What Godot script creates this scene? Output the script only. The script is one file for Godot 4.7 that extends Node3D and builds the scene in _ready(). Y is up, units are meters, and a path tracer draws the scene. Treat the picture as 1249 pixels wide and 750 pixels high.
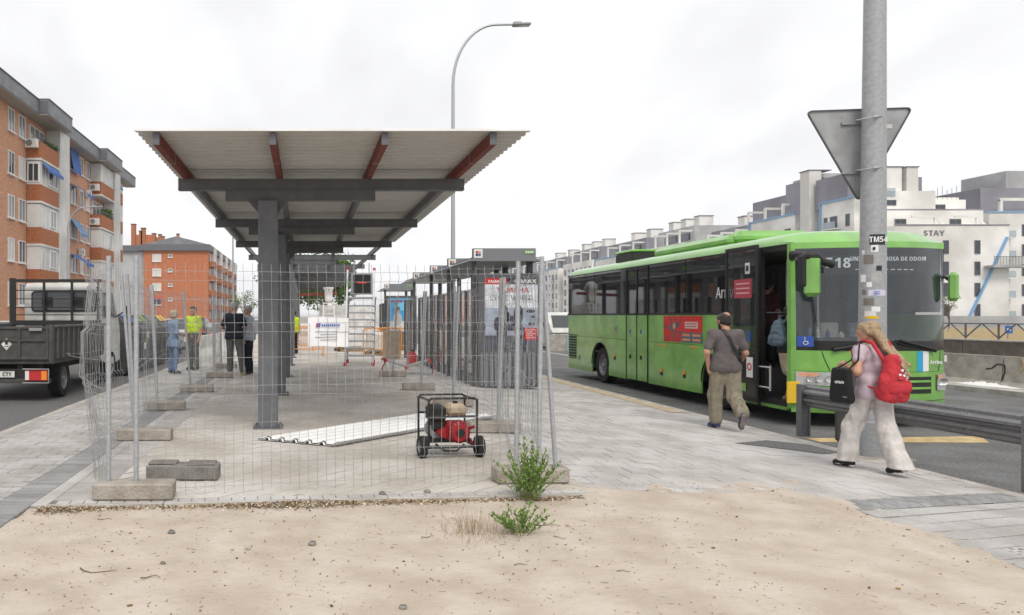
extends Node3D
# Layout: x to the right, y up from the paved platform, depth D = -z away from the camera.
const F := 940.0
const CX := 372.0
const CY := 385.0
const EYE := 1.52
const ROAD_R := -0.32
const ROAD_L := -0.12
var M := {}
var T := {}
var used := {}
var rng := RandomNumberGenerator.new()
const ORD := ["first", "second", "third", "fourth", "fifth", "sixth", "seventh", "eighth", "ninth"]

class MB:
	var v := PackedVector3Array()
	var n := PackedVector3Array()
	var c := PackedColorArray()
	var u := PackedVector2Array()
	var col := Color(1, 1, 1)
	var use_col := false
	func tri(a: Vector3, b: Vector3, d: Vector3, na: Vector3, nb: Vector3, nd: Vector3) -> void:
		if (d - a).cross(b - a).dot(na + nb + nd) < 0.0:
			v.append(a); v.append(d); v.append(b)
			n.append(na); n.append(nd); n.append(nb)
		else:
			v.append(a); v.append(b); v.append(d)
			n.append(na); n.append(nb); n.append(nd)
		if use_col:
			c.append(col); c.append(col); c.append(col)
	func q(a: Vector3, b: Vector3, d: Vector3, e: Vector3, nn := Vector3.ZERO) -> void:
		if nn == Vector3.ZERO:
			nn = (d - a).cross(b - a)
			if nn.length_squared() < 1e-14:
				nn = (e - a).cross(d - a)
			nn = nn.normalized()
		tri(a, b, d, nn, nn, nn)
		tri(a, d, e, nn, nn, nn)
	func uvq(a: Vector3, b: Vector3, d: Vector3, e: Vector3, nn: Vector3) -> void:
		# a top left, b top right, d bottom right, e bottom left
		var p := [a, b, d, e]
		var w := [Vector2(0, 0), Vector2(1, 0), Vector2(1, 1), Vector2(0, 1)]
		for t in [[0, 1, 2], [0, 2, 3]]:
			var o: Array = t
			if (p[t[2]] - p[t[0]]).cross(p[t[1]] - p[t[0]]).dot(nn) < 0.0:
				o = [t[0], t[2], t[1]]
			for i in o:
				v.append(p[i]); n.append(nn); u.append(w[i])
	func box(ct: Vector3, s: Vector3, b := Basis.IDENTITY) -> void:
		var h := s * 0.5
		for ax in 3:
			for sg in [-1.0, 1.0]:
				var nn := Vector3.ZERO; nn[ax] = sg
				var a1 := (ax + 1) % 3; var a2 := (ax + 2) % 3
				var p := []
				for k in [[-1, -1], [1, -1], [1, 1], [-1, 1]]:
					var w := Vector3.ZERO
					w[ax] = sg * h[ax]; w[a1] = k[0] * h[a1]; w[a2] = k[1] * h[a2]
					p.append(ct + b * w)
				q(p[0], p[1], p[2], p[3], (b * nn).normalized())
	func bb(ct: Vector3, s: Vector3, r: float, b := Basis.IDENTITY) -> void:
		# box with chamfered edges
		var h := s * 0.5
		r = minf(r, minf(h.x, minf(h.y, h.z)) * 0.9)
		var i := h - Vector3(r, r, r)
		for ax in 3:
			var a1 := (ax + 1) % 3; var a2 := (ax + 2) % 3
			for sg in [-1.0, 1.0]:
				var nn := Vector3.ZERO; nn[ax] = sg
				var p := []
				for k in [[-1, -1], [1, -1], [1, 1], [-1, 1]]:
					var w := Vector3.ZERO
					w[ax] = sg * h[ax]; w[a1] = k[0] * i[a1]; w[a2] = k[1] * i[a2]
					p.append(ct + b * w)
				q(p[0], p[1], p[2], p[3], b * nn)
				for sg2 in [-1.0, 1.0]:
					var e0 := Vector3.ZERO; e0[ax] = sg * h[ax]; e0[a1] = sg2 * i[a1]; e0[a2] = -i[a2]
					var e1 := e0; e1[a2] = i[a2]
					var f0 := Vector3.ZERO; f0[ax] = sg * i[ax]; f0[a1] = sg2 * h[a1]; f0[a2] = -i[a2]
					var f1 := f0; f1[a2] = i[a2]
					var en := Vector3.ZERO; en[ax] = sg; en[a1] = sg2
					q(ct + b * e0, ct + b * e1, ct + b * f1, ct + b * f0, b * en.normalized())
		for sx in [-1.0, 1.0]:
			for sy in [-1.0, 1.0]:
				for sz in [-1.0, 1.0]:
					var nn := b * Vector3(sx, sy, sz).normalized()
					tri(ct + b * Vector3(sx * h.x, sy * i.y, sz * i.z), ct + b * Vector3(sx * i.x, sy * h.y, sz * i.z), ct + b * Vector3(sx * i.x, sy * i.y, sz * h.z), nn, nn, nn)
	func bar(a: Vector3, b: Vector3, w: float, h: float, up := Vector3.UP) -> void:
		# a straight box bar from a to b, w wide and h high
		var d := b - a
		var z := d.normalized()
		if absf(z.dot(up)) > 0.98:
			up = Vector3.RIGHT
		var x := up.cross(z).normalized()
		var y := z.cross(x)
		box((a + b) * 0.5, Vector3(w, h, d.length()), Basis(x, y, z))
	func tube(pts: Array, r0: float, seg := 8, r1 := -1.0, caps := true) -> void:
		if r1 < 0.0:
			r1 = r0
		var m := pts.size()
		var rings := []
		var nrm := []
		var side := Vector3.ZERO
		for i in m:
			var d: Vector3
			if i == 0: d = pts[1] - pts[0]
			elif i == m - 1: d = pts[m - 1] - pts[m - 2]
			else: d = (pts[i + 1] - pts[i]).normalized() + (pts[i] - pts[i - 1]).normalized()
			d = d.normalized()
			if side == Vector3.ZERO:
				side = d.cross(Vector3.UP if absf(d.y) < 0.9 else Vector3.RIGHT).normalized()
			else:
				side = (side - d * side.dot(d)).normalized()
			var up := d.cross(side)
			var r := lerpf(r0, r1, float(i) / (m - 1))
			var ring := []; var rn := []
			for k in seg:
				var a := TAU * (k + 0.5) / seg
				var o := side * cos(a) + up * sin(a)
				ring.append(pts[i] + o * r); rn.append(o)
			rings.append(ring); nrm.append(rn)
		for i in m - 1:
			for k in seg:
				var k2 := (k + 1) % seg
				tri(rings[i][k], rings[i][k2], rings[i + 1][k2], nrm[i][k], nrm[i][k2], nrm[i + 1][k2])
				tri(rings[i][k], rings[i + 1][k2], rings[i + 1][k], nrm[i][k], nrm[i + 1][k2], nrm[i + 1][k])
		if caps:
			var d0: Vector3 = (pts[0] - pts[1]).normalized()
			var d1: Vector3 = (pts[m - 1] - pts[m - 2]).normalized()
			for k in range(1, seg - 1):
				tri(rings[0][0], rings[0][k], rings[0][k + 1], d0, d0, d0)
				tri(rings[m - 1][0], rings[m - 1][k], rings[m - 1][k + 1], d1, d1, d1)
	func lathe(prof: Array, seg: int, xf: Transform3D) -> void:
		# prof: Vector2(radius, height) turned about the local y axis
		for i in prof.size() - 1:
			var p: Vector2 = prof[i]; var w: Vector2 = prof[i + 1]
			var t := (w - p)
			if t.length() < 1e-6: continue
			var pn := Vector2(t.y, -t.x).normalized()
			for k in seg:
				var a := TAU * k / seg; var e := TAU * (k + 1) / seg
				var ca := Vector3(cos(a), 0, sin(a)); var ce := Vector3(cos(e), 0, sin(e))
				var na := xf.basis * (ca * pn.x + Vector3.UP * pn.y); var ne := xf.basis * (ce * pn.x + Vector3.UP * pn.y)
				var A := xf * (ca * p.x + Vector3.UP * p.y); var B := xf * (ce * p.x + Vector3.UP * p.y)
				var C := xf * (ce * w.x + Vector3.UP * w.y); var E := xf * (ca * w.x + Vector3.UP * w.y)
				if p.x > 1e-6: tri(A, B, C, na, ne, ne)
				if w.x > 1e-6: tri(A, C, E, na, ne, na)
	func prism(poly: PackedVector2Array, d0: float, d1: float, xf := Transform3D.IDENTITY) -> void:
		# polygon in local xy, extruded along local z
		var ids := Geometry2D.triangulate_polygon(poly)
		var nz := xf.basis.z.normalized()
		for i in range(0, ids.size(), 3):
			for s in [[d0, -nz], [d1, nz]]:
				var z: float = s[0]; var nn: Vector3 = s[1]
				if d0 > d1: nn = -nn
				var a := poly[ids[i]]; var b := poly[ids[i + 1]]; var d := poly[ids[i + 2]]
				tri(xf * Vector3(a.x, a.y, z), xf * Vector3(b.x, b.y, z), xf * Vector3(d.x, d.y, z), nn, nn, nn)
		var area := 0.0
		for i in poly.size():
			var j := (i + 1) % poly.size()
			area += poly[i].x * poly[j].y - poly[j].x * poly[i].y
		for i in poly.size():
			var j := (i + 1) % poly.size()
			var a := poly[i]; var b := poly[j]
			var e := b - a
			var nn := xf.basis * (Vector3(e.y, -e.x, 0).normalized() * signf(area))
			q(xf * Vector3(a.x, a.y, d0), xf * Vector3(b.x, b.y, d0), xf * Vector3(b.x, b.y, d1), xf * Vector3(a.x, a.y, d1), nn)
	func patch(nu: int, nv: int, fn: Callable, hint: Vector3) -> void:
		# smooth grid of fn(u, v), normals towards hint
		var P := []; var N := []
		for j in nv + 1:
			for i in nu + 1:
				P.append(fn.call(float(i) / nu, float(j) / nv))
		for j in nv + 1:
			for i in nu + 1:
				var a: Vector3 = P[j * (nu + 1) + mini(i + 1, nu)] - P[j * (nu + 1) + maxi(i - 1, 0)]
				var b: Vector3 = P[mini(j + 1, nv) * (nu + 1) + i] - P[maxi(j - 1, 0) * (nu + 1) + i]
				var nn := a.cross(b).normalized()
				if nn.length() < 0.5: nn = hint.normalized()
				if nn.dot(hint) < 0.0: nn = -nn
				N.append(nn)
		for j in nv:
			for i in nu:
				var a := j * (nu + 1) + i; var b := a + 1; var d := b + nu + 1; var e := a + nu + 1
				tri(P[a], P[b], P[d], N[a], N[b], N[d])
				tri(P[a], P[d], P[e], N[a], N[d], N[e])
	func ball(ct: Vector3, r: Vector3, seg := 10, b := Basis.IDENTITY) -> void:
		var rows := maxi(4, seg / 2)
		for j in rows:
			for i in seg:
				var p := []; var w := []
				for k in [[i, j], [i + 1, j], [i + 1, j + 1], [i, j + 1]]:
					var a: float = TAU * k[0] / seg; var e: float = PI * k[1] / rows - PI / 2
					var d := Vector3(cos(a) * cos(e), sin(e), sin(a) * cos(e))
					p.append(ct + b * (d * r)); w.append((b * (d / r)).normalized())
				if j > 0: tri(p[0], p[1], p[2], w[0], w[1], w[2])
				if j < rows - 1: tri(p[0], p[2], p[3], w[0], w[2], w[3])
				elif j == rows - 1: tri(p[0], p[1], p[2], w[0], w[1], w[2])
				if j == 0: tri(p[0], p[2], p[3], w[0], w[2], w[3])
	func mesh() -> ArrayMesh:
		var ar := []
		ar.resize(Mesh.ARRAY_MAX)
		ar[Mesh.ARRAY_VERTEX] = v
		ar[Mesh.ARRAY_NORMAL] = n
		if use_col and c.size() == v.size(): ar[Mesh.ARRAY_COLOR] = c
		if u.size() == v.size(): ar[Mesh.ARRAY_TEX_UV] = u
		var m := ArrayMesh.new()
		m.add_surface_from_arrays(Mesh.PRIMITIVE_TRIANGLES, ar)
		return m

# ---------- naming and tagging
func numbered(parent: Node, called: String) -> String:
	var key := str(parent.get_instance_id()) + "/" + called
	var k: int = used.get(key, 0)
	used[key] = k + 1
	return called if k == 0 else "%s_%03d" % [called, k]

func tag(o: Node, label: String, category: String, group := "") -> void:
	o.set_meta("label", label)
	o.set_meta("category", category)
	if group != "": o.set_meta("group", group)

func thing(called: String, label: String, category: String, at := Vector3.ZERO, yaw := 0.0, group := "") -> Node3D:
	var o := Node3D.new()
	o.name = numbered(self, called)
	add_child(o)
	o.position = at
	o.rotation.y = yaw
	tag(o, label, category, group)
	return o

func part(parent: Node, called: String, mb, m: Material, label := "", stuff := false) -> MeshInstance3D:
	var o := MeshInstance3D.new()
	o.name = numbered(parent, called)
	o.mesh = mb.mesh() if mb is MB else mb
	o.material_override = m
	parent.add_child(o)
	if label != "": o.set_meta("label", label)
	if stuff: o.set_meta("kind", "stuff")
	return o

func single(called: String, label: String, category: String, mb, m: Material, at := Vector3.ZERO, yaw := 0.0, group := "") -> MeshInstance3D:
	var o := part(self, called, mb, m)
	o.position = at
	o.rotation.y = yaw
	tag(o, label, category, group)
	return o

func struct(called: String, mb, m: Material, at := Vector3.ZERO) -> MeshInstance3D:
	var o := part(self, called, mb, m)
	o.position = at
	o.set_meta("kind", "structure")
	return o

func copy(o: Node3D, base: String, at: Vector3, yaw: float, label := "") -> Node3D:
	var r: Node3D = o.duplicate()
	r.name = numbered(self, base)
	add_child(r)
	r.position = at
	r.rotation.y = yaw
	if label != "": r.set_meta("label", label)
	return r

func px(x: float, y: float, d: float) -> Vector3:
	return Vector3((x - CX) / F * d, EYE - (y - CY) / F * d, -d)

func gy(x: float) -> float:
	# the paving falls gently towards the right hand kerb
	return -clampf((x - 2.5) * 0.0419, 0.0, 0.182)

func words(parent: Node, s: String, h: float, at: Vector3, b: Basis, m: Material, called := "lettering", serif := false, bold := true, squeeze := 1.0) -> MeshInstance3D:
	# lettering of capital height h, centred on at, facing b.z
	var t := TextMesh.new()
	var f := SystemFont.new()
	f.font_names = PackedStringArray(["Droid Serif" if serif else "Droid Sans"])
	f.font_weight = 700 if bold else 400
	t.font = f
	t.text = s
	t.font_size = 32
	t.pixel_size = h / 23.0
	t.depth = 0.003
	t.curve_step = 2.0
	var o := MeshInstance3D.new()
	o.name = numbered(parent, called)
	o.mesh = t
	o.material_override = m
	parent.add_child(o)
	o.transform = Transform3D(b * Basis.from_scale(Vector3(squeeze, 1, 1)), at)
	return o

# ---------- textures and materials
func ntex(key: String, sd: int, freq: float, oct: int, lo: Color, hi: Color, size := 512, gain := 1.6, second := 0.0) -> ImageTexture:
	if T.has(key): return T[key]
	var fn := FastNoiseLite.new()
	fn.noise_type = FastNoiseLite.TYPE_SIMPLEX_SMOOTH
	fn.seed = sd
	fn.frequency = freq
	fn.fractal_octaves = oct
	fn.fractal_gain = 0.55
	var g := fn.get_seamless_image(size, size)
	var raw := g.get_data()
	var st := raw.size() / (size * size)
	var raw2 := PackedByteArray()
	if second > 0.0:
		fn.seed = sd + 77
		fn.frequency = maxf(freq * 9.0, 0.2)
		fn.fractal_octaves = 2
		raw2 = fn.get_seamless_image(size, size).get_data()
	var out := PackedByteArray()
	out.resize(size * size * 3)
	for i in size * size:
		var t := clampf((raw[i * st] / 255.0 - 0.5) * gain + 0.5, 0.0, 1.0)
		if second > 0.0:
			t = clampf(t + (raw2[i * st] / 255.0 - 0.5) * second, 0.0, 1.0)
		out[i * 3] = int(lerpf(lo.r, hi.r, t) * 255.0)
		out[i * 3 + 1] = int(lerpf(lo.g, hi.g, t) * 255.0)
		out[i * 3 + 2] = int(lerpf(lo.b, hi.b, t) * 255.0)
	var im := Image.create_from_data(size, size, false, Image.FORMAT_RGB8, out)
	im.generate_mipmaps()
	T[key] = ImageTexture.create_from_image(im)
	return T[key]

func nrm(key: String, sd: int, freq: float, oct: int, strength: float, size := 512) -> ImageTexture:
	if T.has(key): return T[key]
	var fn := FastNoiseLite.new()
	fn.noise_type = FastNoiseLite.TYPE_SIMPLEX_SMOOTH
	fn.seed = sd
	fn.frequency = freq
	fn.fractal_octaves = oct
	var g := fn.get_seamless_image(size, size)
	g.convert(Image.FORMAT_RGBA8)
	g.bump_map_to_normal_map(strength)
	T[key] = ImageTexture.create_from_image(g)
	return T[key]

func mat(key: String, lin: Color, rough := 0.8, metal := 0.0, tex: Texture2D = null, scale := 1.0, normal: Texture2D = null, nscale := 1.0) -> StandardMaterial3D:
	if M.has(key): return M[key]
	var m := StandardMaterial3D.new()
	m.resource_name = key
	m.albedo_color = lin.linear_to_srgb()
	m.roughness = rough
	m.metallic = metal
	if tex or normal:
		m.uv1_triplanar = true
		m.uv1_world_triplanar = true
		m.uv1_scale = Vector3(scale, scale, scale)
	if tex: m.albedo_texture = tex
	if normal:
		m.normal_enabled = true
		m.normal_texture = normal
		m.normal_scale = nscale
	M[key] = m
	return m

func glass(key: String, lin: Color, alpha: float) -> StandardMaterial3D:
	var m := mat(key, lin, 0.03)
	m.transparency = BaseMaterial3D.TRANSPARENCY_ALPHA
	m.albedo_color.a = alpha
	m.metallic_specular = 0.8
	return m

func g3(a: float) -> Color:
	return Color(a, a, a)
func _ready() -> void:
	rng.seed = 4711
	# ---- camera
	var cam := Camera3D.new()
	cam.name = "camera"
	cam.projection = Camera3D.PROJECTION_FRUSTUM
	cam.near = 0.1
	cam.far = 3000.0
	cam.size = 750.0 / F * cam.near
	cam.frustum_offset = Vector2((624.5 - CX) / F, (CY - 375.0) / F) * cam.near
	cam.position = Vector3(0, EYE, 0)
	add_child(cam)
	cam.current = true
	# ---- overcast sky and the veiled sun
	var env := Environment.new()
	env.background_mode = Environment.BG_SKY
	var pano := PanoramaSkyMaterial.new()
	pano.panorama = cloud_sky()
	var sky := Sky.new()
	sky.sky_material = pano
	env.sky = sky
	env.background_energy_multiplier = 1.07
	env.tonemap_mode = Environment.TONE_MAPPER_LINEAR
	env.tonemap_exposure = 1.16
	env.sdfgi_enabled = true
	env.ssao_enabled = true
	env.ssil_enabled = true
	env.fog_enabled = true
	env.fog_density = 0.0003
	env.fog_light_color = Color(0.93, 0.94, 0.96)
	var we := WorldEnvironment.new()
	we.name = "world_environment"
	we.environment = env
	add_child(we)
	var sun := DirectionalLight3D.new()
	sun.name = "sun"
	sun.light_energy = 0.5
	sun.light_angular_distance = 22.0
	sun.light_color = Color(1.0, 0.97, 0.92)
	sun.shadow_enabled = true
	add_child(sun)
	sun.look_at_from_position(Vector3(2, 24, 20), Vector3.ZERO)
	make_materials()
	build_ground()
	build_background()
	build_canopy()
	build_shelters()
	build_bus()
	build_truck_and_street()
	build_fences()
	build_foreground()
	build_people()

func cloud_sky() -> ImageTexture:
	var w := 1024; var h := 512
	var fn := FastNoiseLite.new()
	fn.noise_type = FastNoiseLite.TYPE_SIMPLEX_SMOOTH
	fn.seed = 12
	fn.frequency = 1.6
	fn.fractal_octaves = 4
	var out := PackedByteArray()
	out.resize(w * h * 3)
	for j in h:
		var el := PI * (0.5 - (j + 0.5) / h)
		for i in w:
			var az := TAU * (i + 0.5) / w
			var k := (j * w + i) * 3
			var d := Vector3(cos(az) * cos(el), sin(el), sin(az) * cos(el))
			if d.y >= 0.0:
				# cloud deck seen in layers: coordinates on a plane overhead
				var s := 1.0 / (d.y + 0.28)
				var t := fn.get_noise_3d(d.x * s * 0.7, 0.0, d.z * s * 1.5)
				var b := 0.918 + 0.085 * t
				out[k] = int(clampf(b, 0, 1) * 255.0)
				out[k + 1] = int(clampf(b + 0.002, 0, 1) * 255.0)
				out[k + 2] = int(clampf(b + 0.009, 0, 1) * 255.0)
			else:
				out[k] = 168; out[k + 1] = 164; out[k + 2] = 158
	return ImageTexture.create_from_image(Image.create_from_data(w, h, false, Image.FORMAT_RGB8, out))

func make_materials() -> void:
	var speck := ntex("speck", 3, 0.03, 5, Color(0.80, 0.79, 0.77), Color(1, 1, 1), 512, 1.7, 0.5)
	var blotch := ntex("blotch", 9, 0.006, 5, Color(0.87, 0.865, 0.855), Color(1, 1, 1), 512, 1.7, 0.25)
	var dirt := ntex("dirt", 21, 0.008, 6, Color(0.85, 0.835, 0.81), Color(1, 1, 1), 512, 1.7, 0.3)
	var sandt := ntex("sand", 31, 0.0035, 4, Color(0.89, 0.87, 0.845), Color(1.0, 0.997, 0.993), 1024, 1.3, 0.8)
	var asph := ntex("asphalt", 41, 0.05, 4, Color(0.66, 0.66, 0.67), Color(1, 1, 1), 512, 1.8, 0.9)
	var galv := ntex("galv", 51, 0.035, 4, Color(0.90, 0.905, 0.91), Color(1, 1, 1), 256, 1.8)
	var brk := ntex("brick_grain", 61, 0.02, 4, Color(0.86, 0.84, 0.82), Color(1, 1, 1), 512, 1.5, 0.5)
	var bump := nrm("bump", 71, 0.06, 4, 6.0)
	var fine := nrm("fine", 72, 0.15, 3, 4.0)
	mat("sand", Color(0.545, 0.48, 0.415), 0.95, 0, sandt, 0.42, bump, 0.2)
	mat("joint", Color(0.27, 0.25, 0.225), 0.95, 0, speck, 0.6)
	for i in 4:
		mat("tile%d" % i, Color(0.54, 0.52, 0.51) * [1.0, 0.98, 1.015, 0.99][i], 0.9, 0, blotch, 0.35, fine, 0.3)
		mat("tileg%d" % i, Color(0.47, 0.455, 0.445) * [1.0, 0.975, 1.02, 0.988][i], 0.9, 0, blotch, 0.35, fine, 0.3)
		mat("tiled%d" % i, Color(0.33, 0.33, 0.335) * [1.0, 0.92, 1.07, 0.97][i], 0.9, 0, blotch, 0.35, fine, 0.3)
		mat("tilep%d" % i, Color(0.61, 0.58, 0.545) * [1.0, 0.985, 1.012, 0.993][i], 0.9, 0, dirt, 0.15, fine, 0.3)
	mat("tile_far", Color(0.61, 0.58, 0.545), 0.9, 0, dirt, 0.12)
	mat("kerb", Color(0.50, 0.48, 0.455), 0.9, 0, dirt, 0.5, fine, 0.4)
	mat("asphalt", Color(0.20, 0.198, 0.196), 0.9, 0, asph, 0.9, fine, 0.7)
	mat("asphalt_old", Color(0.165, 0.165, 0.17), 0.9, 0, dirt, 0.2, fine, 0.7)
	mat("yellow_paint", Color(0.60, 0.455, 0.24), 0.85, 0, dirt, 0.9)
	mat("white_paint", Color(0.62, 0.62, 0.60), 0.85, 0, dirt, 0.9)
	mat("far_ground", Color(0.32, 0.30, 0.27), 0.95, 0, dirt, 0.05)
	mat("concrete", Color(0.40, 0.365, 0.325), 0.92, 0, dirt, 0.8, bump, 0.5)
	mat("concrete_dark", Color(0.245, 0.235, 0.22), 0.92, 0, dirt, 1.1, bump, 0.6)
	mat("steel_dark", Color(0.125, 0.128, 0.134), 0.55, 0.0, ntex("paint", 81, 0.02, 4, Color(0.9, 0.9, 0.9), Color(1, 1, 1), 256), 0.6)
	mat("steel_grey", Color(0.165, 0.168, 0.175), 0.55, 0.0, T["paint"], 0.5)
	mat("column", Color(0.155, 0.16, 0.175), 0.55, 0.0, T["paint"], 0.7)
	mat("primer", Color(0.20, 0.042, 0.030), 0.75, 0.0, blotch, 1.2)
	mat("cap_black", g3(0.03), 0.5)
	mat("roof_sheet", Color(0.535, 0.525, 0.50), 0.42, 0.0, ntex("sheetdirt", 91, 0.01, 5, Color(0.955, 0.95, 0.94), Color(1, 1, 1), 256), 0.5)
	mat("white_sheet", Color(0.86, 0.865, 0.875), 0.4, 0.0, T["sheetdirt"], 0.8)
	mat("galv", Color(0.50, 0.52, 0.545), 0.5, 0.55, galv, 2.2)
	mat("galv_dull", Color(0.36, 0.37, 0.385), 0.6, 0.35, galv, 2.6)
	mat("wire", Color(0.36, 0.365, 0.375), 0.5, 0.3)
	mat("rail", Color(0.25, 0.25, 0.255), 0.45, 0.45, galv, 1.2)
	mat("black", g3(0.015), 0.55)
	mat("black_gloss", g3(0.012), 0.2)
	mat("rubber", g3(0.022), 0.85, 0, dirt, 2.0)
	mat("rim", Color(0.35, 0.36, 0.37), 0.45, 0.4, dirt, 2.0)
	mat("white", Color(0.78, 0.78, 0.77), 0.6)
	mat("white_dirty", Color(0.76, 0.755, 0.74), 0.6, 0, blotch, 0.6)
	mat("grey", g3(0.25), 0.6)
	mat("orange", Color(0.80, 0.30, 0.03), 0.6)
	mat("red", Color(0.52, 0.025, 0.025), 0.55)
	mat("blue", Color(0.03, 0.12, 0.42), 0.6)
	mat("awning_blue", Color(0.06, 0.15, 0.42), 0.8)
	mat("awning_pale", Color(0.16, 0.27, 0.45), 0.8)
	mat("brick_a", Color(0.68, 0.37, 0.235), 0.9, 0, brk, 0.35)
	mat("brick_b", Color(0.48, 0.185, 0.085), 0.9, 0, brk, 0.35)
	mat("brick_c", Color(0.56, 0.20, 0.095), 0.9, 0, brk, 0.2)
	mat("render_white", Color(0.76, 0.755, 0.74), 0.9, 0, blotch, 0.06)
	mat("render_grey", Color(0.46, 0.465, 0.48), 0.9, 0, blotch, 0.06)
	mat("slate_band", Color(0.125, 0.13, 0.15), 0.6)
	mat("slate_light", Color(0.24, 0.25, 0.27), 0.6, 0, blotch, 0.2)
	mat("soffit", Color(0.40, 0.37, 0.33), 0.9)
	mat("cream", Color(0.86, 0.85, 0.825), 0.9, 0, blotch, 0.03)
	mat("mauve", Color(0.30, 0.295, 0.345), 0.9, 0, blotch, 0.03)
	mat("mauve_dark", Color(0.17, 0.17, 0.20), 0.8)
	mat("trim_blue", Color(0.22, 0.40, 0.62), 0.7)
	mat("window_dark", Color(0.05, 0.058, 0.068), 0.08)
	mat("window_mid", Color(0.22, 0.235, 0.25), 0.12)
	mat("shutter", Color(0.62, 0.61, 0.58), 0.7)
	glass("pane", Color(0.55, 0.62, 0.63), 0.22)
	glass("balcony_glass", Color(0.35, 0.45, 0.52), 0.55)
	glass("tint", Color(0.008, 0.009, 0.010), 0.90)
	glass("windscreen", Color(0.042, 0.056, 0.068), 0.5)
	glass("doorglass", Color(0.03, 0.035, 0.035), 0.42)
	glass("lampglass", Color(0.85, 0.87, 0.88), 0.25)
	var g := mat("bus_green", Color(0.225, 0.525, 0.105), 0.3, 0.0, blotch, 0.45)
	g.clearcoat_enabled = true
	g.clearcoat = 0.7
	g.clearcoat_roughness = 0.08
	mat("leaf", Color(0.10, 0.19, 0.035), 0.6)
	mat("leaf2", Color(0.20, 0.31, 0.06), 0.6)
	mat("leaf_dark", Color(0.055, 0.10, 0.03), 0.65)
	for k in ["leaf", "leaf2", "leaf_dark"]:
		M[k].backlight_enabled = true
		M[k].backlight = Color(0.16, 0.22, 0.05)
	mat("bark", Color(0.16, 0.12, 0.09), 0.9)
	mat("dry", Color(0.36, 0.26, 0.15), 0.9)
	mat("dry_dark", Color(0.15, 0.10, 0.065), 0.9)
	mat("stone", Color(0.34, 0.32, 0.29), 0.9, 0, speck, 2.0)
	mat("skin", Color(0.50, 0.27, 0.18), 0.55)
	mat("skin_tan", Color(0.42, 0.22, 0.14), 0.55)
	for k in ["skin", "skin_tan"]:
		M[k].subsurf_scatter_enabled = true
		M[k].subsurf_scatter_strength = 0.08
	mat("concrete_pale", Color(0.42, 0.395, 0.36), 0.92, 0, dirt, 0.5, bump, 0.5)
	mat("wall_brown", Color(0.155, 0.135, 0.12), 0.92, 0, dirt, 0.35, bump, 0.5)
	mat("straw", Color(0.42, 0.33, 0.19), 0.9)
	mat("shelter_grey", Color(0.19, 0.20, 0.215), 0.45)
	mat("shelter_dark", Color(0.085, 0.088, 0.097), 0.45)
	mat("bus_ceiling", g3(0.30), 0.7)
	mat("interior", Color(0.07, 0.072, 0.078), 0.7)
	mat("seat_cloth", Color(0.06, 0.05, 0.055), 0.9)
	mat("chrome", Color(0.62, 0.63, 0.64), 0.25, 0.8)
	mat("amber", Color(0.85, 0.28, 0.03), 0.3)
	mat("stripe_blue", Color(0.03, 0.36, 0.60), 0.35)
	mat("sign_blue", Color(0.03, 0.09, 0.42), 0.4)
	mat("notice_red", Color(0.42, 0.05, 0.07), 0.5)
	mat("pink", Color(0.65, 0.38, 0.38), 0.6)
	mat("yellow_bright", Color(0.72, 0.46, 0.02), 0.5)
	var led := mat("led", Color(0.85, 0.88, 0.9), 0.5)
	led.emission_enabled = true
	led.emission = Color(0.9, 0.95, 1.0)
	led.emission_energy_multiplier = 0.4
	mat("truck_dark", Color(0.075, 0.072, 0.07), 0.7, 0, dirt, 1.2)
	mat("truck_grey", Color(0.15, 0.145, 0.14), 0.7, 0, dirt, 1.2)
	mat("truck_white", Color(0.70, 0.70, 0.68), 0.35, 0, blotch, 0.4)
	mat("window_truck", Color(0.07, 0.078, 0.082), 0.06)
	mat("bin_grey", Color(0.085, 0.09, 0.095), 0.6, 0, dirt, 0.8)
	mat("car_blue", Color(0.03, 0.05, 0.12), 0.25)
	mat("car_silver", Color(0.42, 0.43, 0.44), 0.3, 0.4)
	mat("panel_blue", Color(0.25, 0.48, 0.50), 0.8)
	mat("panel_pink", Color(0.50, 0.33, 0.42), 0.8)
	mat("card", Color(0.36, 0.24, 0.14), 0.9, 0, blotch, 1.0)
	var ledr := mat("led_red", Color(0.5, 0.02, 0.02), 0.5)
	ledr.emission_enabled = true
	ledr.emission = Color(0.9, 0.05, 0.04)
	ledr.emission_energy_multiplier = 0.8
	mat("paper", Color(0.80, 0.81, 0.84), 0.7)
	mat("rail_post", Color(0.20, 0.205, 0.21), 0.55, 0.3, galv, 3.0)
	mat("bollard", Color(0.085, 0.082, 0.075), 0.6, 0, blotch, 1.5)
	mat("pink_bright", Color(0.6, 0.04, 0.14), 0.5)
	mat("galv_pole", Color(0.42, 0.43, 0.445), 0.55, 0.25, galv, 1.6)
	mat("sticker_dark", Color(0.02, 0.022, 0.03), 0.5)
	mat("sticker_lilac", Color(0.62, 0.60, 0.74), 0.5)
	mat("patch_brown", Color(0.22, 0.20, 0.18), 0.8, 0, blotch, 3.0)
	mat("patch_pale", Color(0.48, 0.48, 0.48), 0.7, 0, blotch, 3.0)
	mat("sign_back", Color(0.42, 0.435, 0.455), 0.5, 0.2, blotch, 0.7)
	mat("sign_rim", Color(0.10, 0.10, 0.11), 0.5)
	mat("frame_black", g3(0.018), 0.35)
	mat("engine_red", Color(0.36, 0.012, 0.02), 0.4, 0, blotch, 3.0)
	mat("tank_cream", Color(0.55, 0.45, 0.32), 0.45, 0, blotch, 3.0)
	mat("weed_stem", Color(0.17, 0.19, 0.06), 0.8)
	var weave := nrm("weave", 99, 0.3, 2, 3.0, 256)
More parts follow.
